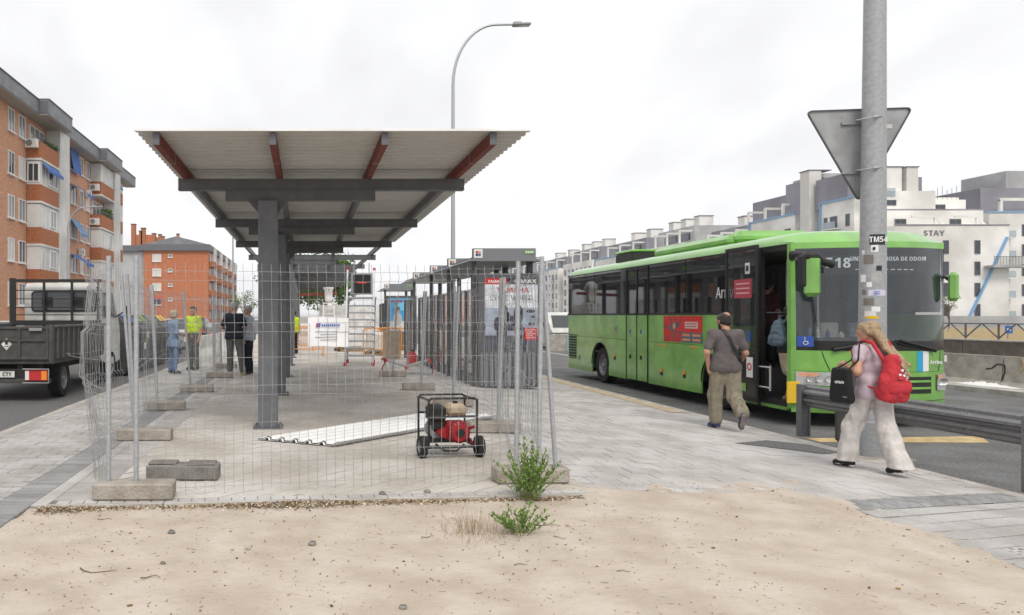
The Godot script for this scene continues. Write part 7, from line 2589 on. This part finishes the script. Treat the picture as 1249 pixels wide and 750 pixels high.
func person(label: String, at: Vector3, yaw: float, H: float, o: Dictionary, group := "") -> Node3D:
	# stands at at, faces its own -z; o: joint overrides and clothing
	var s := H / 1.75
	var J := {"hip_l": Vector3(-0.09, 0.93, 0), "hip_r": Vector3(0.09, 0.93, 0), "knee_l": Vector3(-0.1, 0.50, -0.03), "knee_r": Vector3(0.1, 0.50, -0.03),
		"ank_l": Vector3(-0.1, 0.085, 0.02), "ank_r": Vector3(0.1, 0.085, 0.02), "toe_l": Vector3(-0.115, 0.032, -0.15), "toe_r": Vector3(0.115, 0.032, -0.15),
		"sh_l": Vector3(-0.175, 1.42, 0), "sh_r": Vector3(0.175, 1.42, 0), "el_l": Vector3(-0.235, 1.13, 0.03), "el_r": Vector3(0.235, 1.13, 0.03),
		"wr_l": Vector3(-0.235, 0.88, -0.06), "wr_r": Vector3(0.235, 0.88, -0.06), "chest": Vector3(0, 1.30, 0), "pelvis": Vector3(0, 0.95, 0), "neck": Vector3(0, 1.47, 0.005), "head": Vector3(0, 1.625, -0.02)}
	for k in o.get("J", {}): J[k] = o.J[k]
	for k in J: J[k] = J[k] * s
	var cell: float = o.get("cell", 0.02)
	var w: float = o.get("wide", 1.0) * s
	var t := thing("person", label, "person", at, yaw, group)
	var hb := Basis(Vector3.UP, o.get("head_yaw", 0.0)) * Basis(Vector3.RIGHT, o.get("head_pitch", 0.0))
	var hx := Transform3D(hb.scaled(Vector3(s, s, s)), J.head)
	# body: torso, limbs, neck, head and hands in one mesh
	var b := MB.new()
	var tors := [[J.chest + Vector3(-0.09, 0.05, 0) * w, J.chest + Vector3(0.09, 0.05, 0) * w, 0.09 * w, 0.09 * w], [J.chest, J.pelvis, 0.105 * w, 0.105 * w], [J.hip_l, J.hip_r, 0.105 * w, 0.105 * w], [J.chest, J.neck, 0.07 * s, 0.052 * s], [J.neck, hx * Vector3(0, -0.05, 0.015), 0.05 * s, 0.05 * s]]
	for k in ["l", "r"]:
		tors.append([J["sh_" + k], J["el_" + k], 0.048 * s, 0.038 * s])
		tors.append([J["el_" + k], J["wr_" + k], 0.039 * s, 0.026 * s])
		tors.append([J.chest + Vector3(0, 0.09 * s, 0), J["sh_" + k], 0.055 * s, 0.05 * s])
		tors.append([J["hip_" + k], J["knee_" + k], 0.082 * s, 0.052 * s])
		var calf: Vector3 = J["knee_" + k].lerp(J["ank_" + k], 0.3) + Vector3(0, 0, 0.012 * s)
		tors.append([J["knee_" + k], calf, 0.05 * s, 0.054 * s])
		tors.append([calf, J["ank_" + k], 0.053 * s, 0.034 * s])
		tors.append([J["ank_" + k] - Vector3(0, 0.03 * s, 0), J["toe_" + k] + Vector3(0, 0.005, 0), 0.035 * s, 0.026 * s])
	skin_bones(b, tors, cell, 0.035 * s)
	var hd := []
	for q in [[Vector3(0, 0.03, 0.028), Vector3(0, 0.025, -0.028), 0.083, 0.079], [Vector3(0, -0.02, -0.035), Vector3(0, -0.075, -0.058), 0.062, 0.036], [Vector3(-0.034, -0.045, -0.02), Vector3(0.034, -0.045, -0.02), 0.045, 0.045], [Vector3(0, 0.008, -0.102), Vector3(0, -0.026, -0.120), 0.009, 0.014], [Vector3(-0.036, 0.025, -0.087), Vector3(0.036, 0.025, -0.087), 0.016, 0.016], [Vector3(-0.019, -0.060, -0.087), Vector3(0.019, -0.060, -0.087), 0.010, 0.010], [Vector3(-0.083, 0.012, 0.008), Vector3(-0.085, -0.018, 0.004), 0.017, 0.011], [Vector3(0.083, 0.012, 0.008), Vector3(0.085, -0.018, 0.004), 0.017, 0.011]]:
		hd.append([hx * q[0], hx * q[1], q[2] * s, q[3] * s])
	skin_bones(b, hd, o.get("head_cell", cell * 0.6), 0.016 * s)
	for k in ["l", "r"]:
		var dir: Vector3 = o.get("hand_dir_" + k, (J["wr_" + k] - J["el_" + k]))
		var palm: Vector3 = o.get("palm_" + k, Vector3(1.0 if k == "l" else -1.0, 0, 0.15))
		skin_bones(b, hand_bones(J["wr_" + k], dir, palm, 1.0 if k == "l" else -1.0, s, o.get("curl_" + k, 0.35)), o.get("hand_cell", maxf(cell * 0.4, 0.0055)), 0.006 * s)
	var body := part(t, "body", b, M[o.get("skin", "skin")])
	# eyes
	for e in [-0.031, 0.031]:
		b = MB.new()
		b.ball(hx * Vector3(e, 0.005, -0.094), Vector3(0.011, 0.009, 0.008) * s, 8)
		part(body, "eye", b, M["eye"])
	if o.get("bald", false):
		b = MB.new()
		b.ball(hx * Vector3(0.0, 0.066, 0.050), Vector3(0.052, 0.066, 0.066) * s, 16, hb)
		part(body, "bald_crown", b, M[o.get("skin", "skin")])
	var folds := FastNoiseLite.new()
	folds.seed = o.get("seed", 1); folds.frequency = 7.0; folds.fractal_octaves = 2
	# top
	var sl: float = o.get("sleeve", 0.6)
	var hem: float = o.get("hem", 0.88) * s
	var tb := [[J.chest + Vector3(-0.10, 0.06, 0) * w, J.chest + Vector3(0.10, 0.06, 0) * w, 0.108 * w, 0.108 * w], [J.chest + Vector3(-0.055, -0.1, -0.005) * w, J.chest + Vector3(0.055, -0.1, -0.005) * w, 0.117 * w, 0.117 * w]]
	var hp: Vector3 = J.pelvis; hp.y = hem + 0.06 * s
	tb.append([hp + Vector3(-0.085, 0, 0) * w, hp + Vector3(0.085, 0, 0) * w, 0.141 * w, 0.141 * w])
	tb.append([hp + Vector3(-0.075, 0.12 * s, 0) * Vector3(w, 1, 1), hp + Vector3(0.075 * w, 0.12 * s, 0), 0.130 * w, 0.130 * w])
	tb.append([J.chest, hp + Vector3(0, 0.05 * s, 0), 0.125 * w, 0.12 * w])
	tb.append([J.chest + Vector3(0, 0.1 * s, 0.0), J.neck - Vector3(0, 0.025 * s, 0), 0.08 * s, 0.06 * s])
	for k in ["l", "r"]:
		tb.append([J.chest + Vector3(0, 0.095 * s, 0), J["sh_" + k], 0.075 * s, 0.064 * s])
		var end: Vector3 = J["sh_" + k].lerp(J["el_" + k], minf(sl, 1.0))
		tb.append([J["sh_" + k], end, 0.064 * s, (0.062 if sl < 1.0 else 0.052) * s])
		if sl > 1.0: tb.append([J["el_" + k], J["el_" + k].lerp(J["wr_" + k], sl - 1.0), 0.052 * s, 0.040 * s])
	b = MB.new()
	skin_bones(b, tb, cell, 0.04 * s, folds, 0.012 * s, Vector3(1, 0.7, 1), hem - 0.01 * s)
	part(t, "top", b, M[o.get("top", "navy")])
	# trousers or skirt
	if o.get("bottom", "grey_cloth") != "":
		b = MB.new()
		var R: Array = o.get("leg_r", [0.104, 0.08, 0.068])
		var lb := [[J.hip_l + Vector3(0.01, 0.04, 0) * s, J.hip_r + Vector3(-0.01, 0.04, 0) * s, 0.113 * w, 0.113 * w]]
		if o.get("skirt", false):
			var kl: Vector3 = J.hip_l.lerp(J.knee_l, 0.85); var kr: Vector3 = J.hip_r.lerp(J.knee_r, 0.85)
			lb.append([J.hip_l, kl, 0.12 * s, 0.13 * s]); lb.append([J.hip_r, kr, 0.12 * s, 0.13 * s])
			lb.append([J.pelvis, (kl + kr) * 0.5, 0.13 * s, 0.14 * s])
		else:
			for k in ["l", "r"]:
				lb.append([J["hip_" + k], J["knee_" + k], R[0] * w, R[1] * s])
				var low: Vector3 = J["ank_" + k]
				if o.has("cut"): low += (J["ank_" + k] - J["knee_" + k]).normalized() * 0.06
				else: low += Vector3(0, R[2] * 0.55 * s, 0)
				lb.append([J["knee_" + k], low, R[1] * s, R[2] * s])
		skin_bones(b, lb, cell, 0.035 * s, folds, o.get("fold", 0.014) * s, Vector3(1.5, 0.16, 1.5), o.get("cut", -9.0))
		part(t, "skirt" if o.get("skirt", false) else "trousers", b, M[o.get("bottom", "grey_cloth")])
	# shoes with soles
	for k in ["l", "r"]:
		var a: Vector3 = J["ank_" + k]; var e: Vector3 = J["toe_" + k]
		var fd := (e - a).normalized()
		var up := Vector3.UP
		var flat := absf(fd.y) < 0.62
		if not flat: up = -Vector3(0, 0, 1) * 0.8 + Vector3.UP * 0.4
		var heel := a - up.normalized() * 0.045 * s - fd * 0.055 * s
		if flat: heel.y = maxf(heel.y, 0.036 * s)
		b = MB.new()
		skin_bones(b, [[heel, e, 0.036 * s, 0.030 * s], [a - up.normalized() * 0.03 * s, heel.lerp(e, 0.45), 0.044 * s, 0.036 * s], [e - fd * 0.05 * s + up.normalized() * 0.006, e, 0.038 * s, 0.03 * s]], minf(cell, 0.013), 0.02)
		var sh := part(t, "shoe", b, M[o.get("shoe", "shoe_dark")])
		b = MB.new()
		var sd := heel - up.normalized() * 0.026 * s; var se := e - up.normalized() * 0.02 * s
		skin_bones(b, [[sd, se, 0.028 * s, 0.027 * s], [sd.lerp(se, 0.7), se - fd * 0.02 * s, 0.036 * s, 0.033 * s]], 0.011, 0.01)
		for i in b.v.size():
			# flatten to a sole slab
			var hgt := (b.v[i] - sd).dot(up.normalized())
			b.v[i] -= up.normalized() * (hgt - clampf(hgt, -0.010, 0.012))
		part(sh, "sole", b, M[o.get("sole", "sole_white")])
	# hair
	var hair := []
	for q in o.get("hair", [[Vector3(0, 0.055, 0.03), Vector3(0, 0.06, -0.03), 0.077, 0.070], [Vector3(0, 0.0, 0.055), Vector3(0, 0.05, 0.05), 0.062, 0.07], [Vector3(-0.055, 0.02, 0.025), Vector3(-0.05, 0.05, 0.0), 0.04, 0.045], [Vector3(0.055, 0.02, 0.025), Vector3(0.05, 0.05, 0.0), 0.04, 0.045]]):
		hair.append([hx * q[0], hx * q[1], q[2] * s, q[3] * s])
	if hair.size() > 0:
		b = MB.new()
		var hn := FastNoiseLite.new(); hn.seed = 5; hn.frequency = 26.0
		skin_bones(b, hair, o.get("hair_cell", cell * 0.6), o.get("hair_k", 0.02) * s, hn, o.get("hair_amp", 0.004) * s, Vector3(1.6, 0.06, 0.3))
		part(t, "hair", b, M[o.get("hair_m", "hair_dark")])
	return t

func bald_hair() -> Array:
	# short hair all round, short beard along the jaw
	var q := [[Vector3(0, 0.045, 0.03), Vector3(0, 0.05, -0.03), 0.079, 0.072], [Vector3(0, -0.02, 0.055), Vector3(0, 0.04, 0.05), 0.060, 0.07], [Vector3(-0.055, 0.0, 0.025), Vector3(-0.05, 0.04, 0.0), 0.042, 0.045], [Vector3(0.055, 0.0, 0.025), Vector3(0.05, 0.04, 0.0), 0.042, 0.045]]
	for sx in [-1.0, 1.0]:
		q.append([Vector3(sx * 0.066, -0.02, -0.012), Vector3(sx * 0.052, -0.065, -0.03), 0.020, 0.025])
		q.append([Vector3(sx * 0.052, -0.065, -0.03), Vector3(0.0, -0.092, -0.068), 0.026, 0.030])
	return q

func build_people() -> void:
	# woman walking past the pole
	var long_hair := [[Vector3(0, 0.045, 0.028), Vector3(0, 0.05, -0.022), 0.088, 0.080], [Vector3(0, 0.0, 0.055), Vector3(0, 0.05, 0.05), 0.074, 0.08], [Vector3(-0.06, 0.0, 0.025), Vector3(-0.055, 0.04, 0.0), 0.045, 0.048], [Vector3(0.06, 0.0, 0.025), Vector3(0.055, 0.04, 0.0), 0.045, 0.048]]
	for i in 9:
		var x := -0.072 + i * 0.018
		var l := 0.47 + 0.06 * sin(i * 2.1)
		long_hair.append([Vector3(x, -0.01, 0.085), Vector3(x * 1.25, -0.20, 0.165), 0.034, 0.031])
		long_hair.append([Vector3(x * 1.25, -0.20, 0.165), Vector3(x * 1.1 - 0.10, -l, 0.345 + 0.015 * sin(i * 1.7)), 0.031, 0.010])
	var wy := 0.157
	var wp := Vector3(6.08, gy(6.08), -8.25)
	person("woman with long blonde hair in wide pale trousers walking past the pole", wp, wy, 1.61, {
		"cell": 0.0115, "head_cell": 0.006, "hand_cell": 0.005, "wide": 0.88, "seed": 4, "head_yaw": 0.55, "head_pitch": -0.12, "hem": 0.86, "sleeve": 0.42,
		"J": {"ank_l": Vector3(-0.07, 0.09, -0.27), "toe_l": Vector3(-0.085, 0.038, -0.43), "knee_l": Vector3(-0.09, 0.50, -0.19), "hip_l": Vector3(-0.09, 0.93, -0.01),
			"ank_r": Vector3(0.09, 0.115, 0.27), "toe_r": Vector3(0.10, 0.036, 0.11), "knee_r": Vector3(0.1, 0.50, 0.07), "hip_r": Vector3(0.09, 0.93, 0.01),
			"el_l": Vector3(-0.285, 1.17, 0.08), "wr_l": Vector3(-0.24, 1.25, -0.16), "el_r": Vector3(0.24, 1.12, 0.0), "wr_r": Vector3(0.20, 0.98, -0.2), "chest": Vector3(0, 1.29, -0.02), "head": Vector3(0, 1.615, -0.06), "neck": Vector3(0, 1.465, -0.02)},
		"hand_dir_l": Vector3(0.55, 0.15, -0.8), "palm_l": Vector3(0.5, -0.8, 0.2), "curl_l": 0.5, "leg_r": [0.106, 0.100, 0.118], "fold": 0.024, "cut": 0.078,
		"top": "tee_pink", "bottom": "linen", "shoe": "shoe_black", "sole": "sole_white", "hair": long_hair, "hair_m": "hair_blonde", "hair_amp": 0.009, "hair_cell": 0.0075})
	backpack("red_backpack", "red rucksack with white patches on the back of the walking woman", wp, wy, Vector3(0.0, 1.03, 0.225), 0.315, 0.47, 0.18, "pack_red", 1.31, true)
	tote(wp, wy)
	# man heading for the bus
	var mp := Vector3(6.22, gy(6.22), -11.4)
	var my := -0.20
	person("balding man in grey t-shirt and khaki trousers walking to the bus door", mp, my, 1.74, {
		"cell": 0.0125, "head_cell": 0.0065, "hand_cell": 0.0055, "wide": 0.97, "seed": 9, "head_yaw": 0.55, "head_pitch": -0.15, "hem": 0.86, "sleeve": 0.72,
		"J": {"ank_l": Vector3(-0.11, 0.085, -0.06), "toe_l": Vector3(-0.15, 0.034, -0.22), "knee_l": Vector3(-0.11, 0.50, -0.07), "ank_r": Vector3(0.11, 0.235, 0.34), "toe_r": Vector3(0.12, 0.075, 0.27), "knee_r": Vector3(0.1, 0.50, 0.03),
			"el_l": Vector3(-0.27, 1.14, 0.05), "wr_l": Vector3(-0.225, 0.90, -0.03), "el_r": Vector3(0.265, 1.13, 0.03), "wr_r": Vector3(0.23, 0.96, -0.16), "head": Vector3(-0.01, 1.60, -0.045)},
		"leg_r": [0.112, 0.098, 0.092], "fold": 0.022, "top": "tee_grey", "bottom": "khaki", "shoe": "shoe_navy", "sole": "sole_pale",
		"hair": bald_hair(), "bald": true, "hair_amp": 0.003, "hair_m": "hair_dark"})
	var st := MB.new()
	var sp := [Vector3(-0.06, 1.47, -0.03), Vector3(-0.05, 1.475, 0.07), Vector3(0.0, 1.38, 0.128), Vector3(0.07, 1.22, 0.142), Vector3(0.15, 1.06, 0.125), Vector3(0.195, 0.98, 0.05), Vector3(0.20, 0.95, -0.04)]
	for i in sp.size() - 1:
		st.bar(sp[i], sp[i + 1], 0.036, 0.012, Vector3(0.1, 0.15, 1) if i > 0 else Vector3.UP)
	var bag := thing("shoulder_bag", "black cross-body bag strap worn by the balding man", "bag", mp, my)
	part(bag, "strap", st, M["black"])
	st = MB.new()
	st.bb(Vector3(0.20, 0.89, -0.12), Vector3(0.08, 0.2, 0.22), 0.03)
	part(bag, "pouch", st, M["black"])
	# woman boarding, in the doorway
	var bp := Vector3(8.29, ROAD_R + 0.392, -13.2)
	person("passenger in beige skirt climbing in through the open bus door", bp, -1.45, 1.62, {"cell": 0.018, "sleeve": 0.6, "top": "top_dark", "bottom": "beige", "skirt": true, "shoe": "sandal", "sole": "sandal", "hair_m": "hair_dark",
		"J": {"ank_l": Vector3(-0.08, 0.085, -0.1), "knee_l": Vector3(-0.08, 0.5, -0.1), "toe_l": Vector3(-0.08, 0.034, -0.26), "ank_r": Vector3(0.08, 0.085, 0.1), "toe_r": Vector3(0.09, 0.034, -0.06)}})
	backpack("blue_backpack", "grey blue rucksack on the passenger in the bus doorway", bp, -1.45, Vector3(0.0, 1.17, 0.19), 0.32, 0.44, 0.18, "pack_blue", 1.36, false)
	person("passenger in dark patterned shirt standing inside the bus entrance", Vector3(8.85, ROAD_R + 0.88, -14.75), -1.1, 1.62, {"cell": 0.022, "sleeve": 0.7, "top": "pattern_red", "bottom": "top_dark", "hair_m": "hair_dark"})
	person("bus driver seated behind the steering wheel", Vector3(9.95, ROAD_R + 0.58, -13.75), PI, 1.76, {"cell": 0.022, "sleeve": 1.6, "top": "shirt_pale", "bottom": "navy",
		"J": {"pelvis": Vector3(0, 0.60, 0), "hip_l": Vector3(-0.09, 0.60, 0), "hip_r": Vector3(0.09, 0.60, 0), "knee_l": Vector3(-0.13, 0.60, -0.42), "knee_r": Vector3(0.13, 0.60, -0.42), "ank_l": Vector3(-0.13, 0.2, -0.48), "ank_r": Vector3(0.13, 0.2, -0.48), "toe_l": Vector3(-0.13, 0.13, -0.62), "toe_r": Vector3(0.13, 0.13, -0.62),
			"chest": Vector3(0, 0.95, 0.04), "sh_l": Vector3(-0.18, 1.06, 0.03), "sh_r": Vector3(0.18, 1.06, 0.03), "el_l": Vector3(-0.26, 0.84, -0.12), "el_r": Vector3(0.26, 0.84, -0.12), "wr_l": Vector3(-0.17, 0.95, -0.32), "wr_r": Vector3(0.17, 0.95, -0.32), "neck": Vector3(0, 1.12, 0.03), "head": Vector3(0, 1.27, 0.0)}, "hem": 0.56})
	# group on the left pavement
	person("woman in pale blue denim shirt and jeans talking on the left pavement", Vector3(-3.45, 0, -20.2), -0.9, 1.66, {"cell": 0.019, "sleeve": 1.75, "top": "denim_light", "bottom": "denim", "hem": 0.74, "shoe": "shoe_dark", "hair_m": "hair_ash",
		"hair": [[Vector3(0, 0.05, 0.03), Vector3(0, 0.055, -0.025), 0.085, 0.078], [Vector3(0, -0.03, 0.06), Vector3(0, 0.05, 0.05), 0.07, 0.08], [Vector3(-0.07, -0.04, 0.02), Vector3(-0.06, 0.04, 0.0), 0.04, 0.045], [Vector3(0.07, -0.04, 0.02), Vector3(0.06, 0.04, 0.0), 0.04, 0.045]],
		"J": {"el_l": Vector3(-0.25, 1.14, 0.0), "wr_l": Vector3(-0.12, 1.1, -0.22), "wr_r": Vector3(0.14, 1.08, -0.2)}})
	person("worker in bright yellow high-visibility top on the left pavement", Vector3(-3.12, 0, -21.6), 2.6, 1.78, {"cell": 0.02, "sleeve": 0.75, "top": "hi_vis", "bottom": "grey_cloth", "hem": 1.02, "shoe": "shoe_dark", "J": {"el_r": Vector3(0.25, 1.13, 0.0), "wr_r": Vector3(0.14, 1.0, -0.22)}})
	person("grey-haired man in navy polo and grey trousers seen from behind", Vector3(-1.80, 0, -19.6), -0.05, 1.86, {"cell": 0.019, "wide": 1.08, "sleeve": 0.8, "top": "navy", "bottom": "grey_cloth", "shoe": "shoe_ochre", "sole": "sole_white", "hair_m": "hair_grey", "head_yaw": -0.5,
		"J": {"el_l": Vector3(-0.29, 1.16, 0.02), "wr_l": Vector3(-0.16, 1.06, -0.2), "el_r": Vector3(0.28, 1.16, 0.0), "wr_r": Vector3(0.13, 1.06, -0.22), "ank_r": Vector3(0.20, 0.085, 0.02), "toe_r": Vector3(0.25, 0.034, -0.14), "knee_r": Vector3(0.15, 0.5, -0.02)}})
	person("older man in pale blue shirt and navy trousers with a hand raised to his ear", Vector3(-1.46, 0, -20.0), 1.25, 1.78, {"cell": 0.019, "wide": 1.1, "sleeve": 1.8, "top": "shirt_pale", "bottom": "navy", "shoe": "shoe_dark", "sole": "shoe_dark", "hair_m": "hair_grey", "head_yaw": 0.1,
		"J": {"el_r": Vector3(0.27, 1.28, -0.22), "wr_r": Vector3(0.13, 1.56, -0.14), "el_l": Vector3(-0.25, 1.13, 0.05), "wr_l": Vector3(-0.24, 0.88, -0.03)}, "hand_dir_r": Vector3(-0.3, 0.9, 0.2)})
	# painter on the step ladder, bent forward
	person("worker in white overalls bending forward on the step ladder", Vector3(1.23, 2.19, -40.15), 0.0, 1.7, {"cell": 0.03, "sleeve": 1.8, "top": "white", "bottom": "white", "shoe": "shoe_ochre", "hair_m": "hair_dark",
		"J": {"pelvis": Vector3(0, 0.78, 0.12), "hip_l": Vector3(-0.1, 0.76, 0.12), "hip_r": Vector3(0.1, 0.76, 0.12), "knee_l": Vector3(-0.11, 0.42, -0.02), "knee_r": Vector3(0.11, 0.42, -0.02), "chest": Vector3(0, 0.98, -0.14), "sh_l": Vector3(-0.18, 1.02, -0.24), "sh_r": Vector3(0.18, 1.02, -0.24), "el_l": Vector3(-0.24, 0.8, -0.4), "el_r": Vector3(0.24, 0.8, -0.4), "wr_l": Vector3(-0.18, 0.62, -0.5), "wr_r": Vector3(0.18, 0.62, -0.5), "neck": Vector3(0, 1.02, -0.3), "head": Vector3(0, 1.0, -0.44)}, "hem": 0.74, "leg_r": [0.12, 0.1, 0.085]})
	person("small distant worker in yellow vest beside the orange barriers", Vector3(-0.42, 0, -30.6), 0.8, 1.72, {"cell": 0.03, "sleeve": 0.7, "top": "hi_vis", "bottom": "navy"})

func backpack(nm: String, label: String, at: Vector3, yaw: float, c: Vector3, w: float, h: float, d: float, m: String, sh_y: float, patches: bool) -> void:
	var t := thing(nm, label, "backpack", at, yaw)
	var b := MB.new()
	var fn := FastNoiseLite.new(); fn.seed = 3; fn.frequency = 7.0; fn.fractal_octaves = 3
	# soft pear shape: narrow top, full bottom
	var bones := []
	for i in 6:
		var f := i / 5.0
		var hw := lerpf(w * 0.42, w * 0.20, f * f) - d * 0.30
		var r := d * lerpf(0.50, 0.36, f)
		bones.append([c + Vector3(-maxf(hw, 0.01), (f - 0.5) * (h - d * 0.7), 0.02 * (1.0 - f)), c + Vector3(maxf(hw, 0.01), (f - 0.5) * (h - d * 0.7), 0.02 * (1.0 - f)), r, r])
	skin_bones(b, bones, 0.0105, 0.04, fn, 0.030, Vector3(1, 0.8, 1))
	var bd := part(t, "pack_body", b, M[m])
	b = MB.new()
	skin_bones(b, [[c + Vector3(-w * 0.22, -h * 0.20, d * 0.34), c + Vector3(w * 0.22, -h * 0.20, d * 0.34), 0.065, 0.065], [c + Vector3(-w * 0.22, -h * 0.26, d * 0.34), c + Vector3(w * 0.22, -h * 0.26, d * 0.34), 0.065, 0.065]], 0.011, 0.03, fn, 0.012)
	part(bd, "front_pocket", b, M[m])
	b = MB.new()
	b.tube([c + Vector3(-w * 0.25, -h * 0.055, d * 0.52), c + Vector3(0, -h * 0.04, d * 0.60), c + Vector3(w * 0.25, -h * 0.055, d * 0.52)], 0.005, 5)
	part(bd, "zip", b, M["strap_dark"])
	for s in [-1.0, 1.0]:
		b = MB.new()
		b.tube([c + Vector3(s * 0.06, h * 0.36, -d * 0.2), Vector3(s * 0.10, sh_y + 0.075, 0.09), Vector3(s * 0.115, sh_y + 0.095, -0.01), Vector3(s * 0.125, sh_y - 0.02, -0.125), Vector3(s * 0.135, sh_y - 0.22, -0.09)], 0.019, 8)
		b.tube([Vector3(s * 0.135, sh_y - 0.22, -0.09), Vector3(s * 0.15, c.y - h * 0.2, 0.02), c + Vector3(s * w * 0.3, -h * 0.3, -d * 0.1)], 0.010, 6)
		part(t, "shoulder_strap", b, M[m])
	if patches:
		var k := 0
		for p in [[-0.01, 0.075], [0.035, 0.05], [-0.035, 0.03], [0.01, 0.02], [0.05, 0.0], [-0.02, -0.01], [0.03, -0.03]]:
			b = MB.new()
			b.bb(c + Vector3(p[0] + 0.03, p[1] - 0.0, d * 0.47 + 0.012 - absf(p[0]) * 0.1), Vector3(0.024, 0.028, 0.018), 0.003, Basis(Vector3.BACK, k * 0.8))
			part(bd, "white_patch", b, M["white"])
			k += 1

func tote(at: Vector3, yaw: float) -> void:
	var t := thing("black_tote_bag", "black cloth bag hanging from the walking woman's arm", "bag", at, yaw)
	var c := Vector3(-0.33, 0.93, -0.05)
	var fn := FastNoiseLite.new(); fn.seed = 8; fn.frequency = 6.0
	var b := MB.new()
	var bones := []
	for i in 10:
		var f := i / 9.0
		bones.append([c + Vector3(0.0, (f - 0.5) * 0.31, -0.105 + f * 0.015), c + Vector3(0.0, (f - 0.5) * 0.31, 0.105 - f * 0.03), 0.040 - f * 0.012, 0.040 - f * 0.012])
	skin_bones(b, bones, 0.0115, 0.03, fn, 0.012, Vector3(1.2, 0.2, 1.2))
	part(t, "bag_body", b, M["bag_black"])
	for s in [-1.0, 1.0]:
		b = MB.new()
		b.tube([c + Vector3(0.0, 0.15, s * 0.08 - 0.02), Vector3(-0.25, 1.2, s * 0.04 + 0.03), Vector3(-0.20, 1.385, s * 0.015 + 0.02), Vector3(-0.13, 1.40, s * 0.015 + 0.02)], 0.008, 6)
		part(t, "strap", b, M["bag_black"])
	# pale print: a short unreadable word, then a small tag
	for i in 7:
		b = MB.new()
		b.bb(c + Vector3(-0.046, 0.03 + 0.003 * sin(i * 2.0), 0.065 - i * 0.017), Vector3(0.006, 0.022 + 0.008 * (i % 2), 0.010), 0.002)
		part(t, "print_mark", b, M["white"])
	b = MB.new()
	b.box(c + Vector3(-0.052, -0.12, 0.09), Vector3(0.004, 0.012, 0.05))
	part(t, "tag", b, M["grey"])
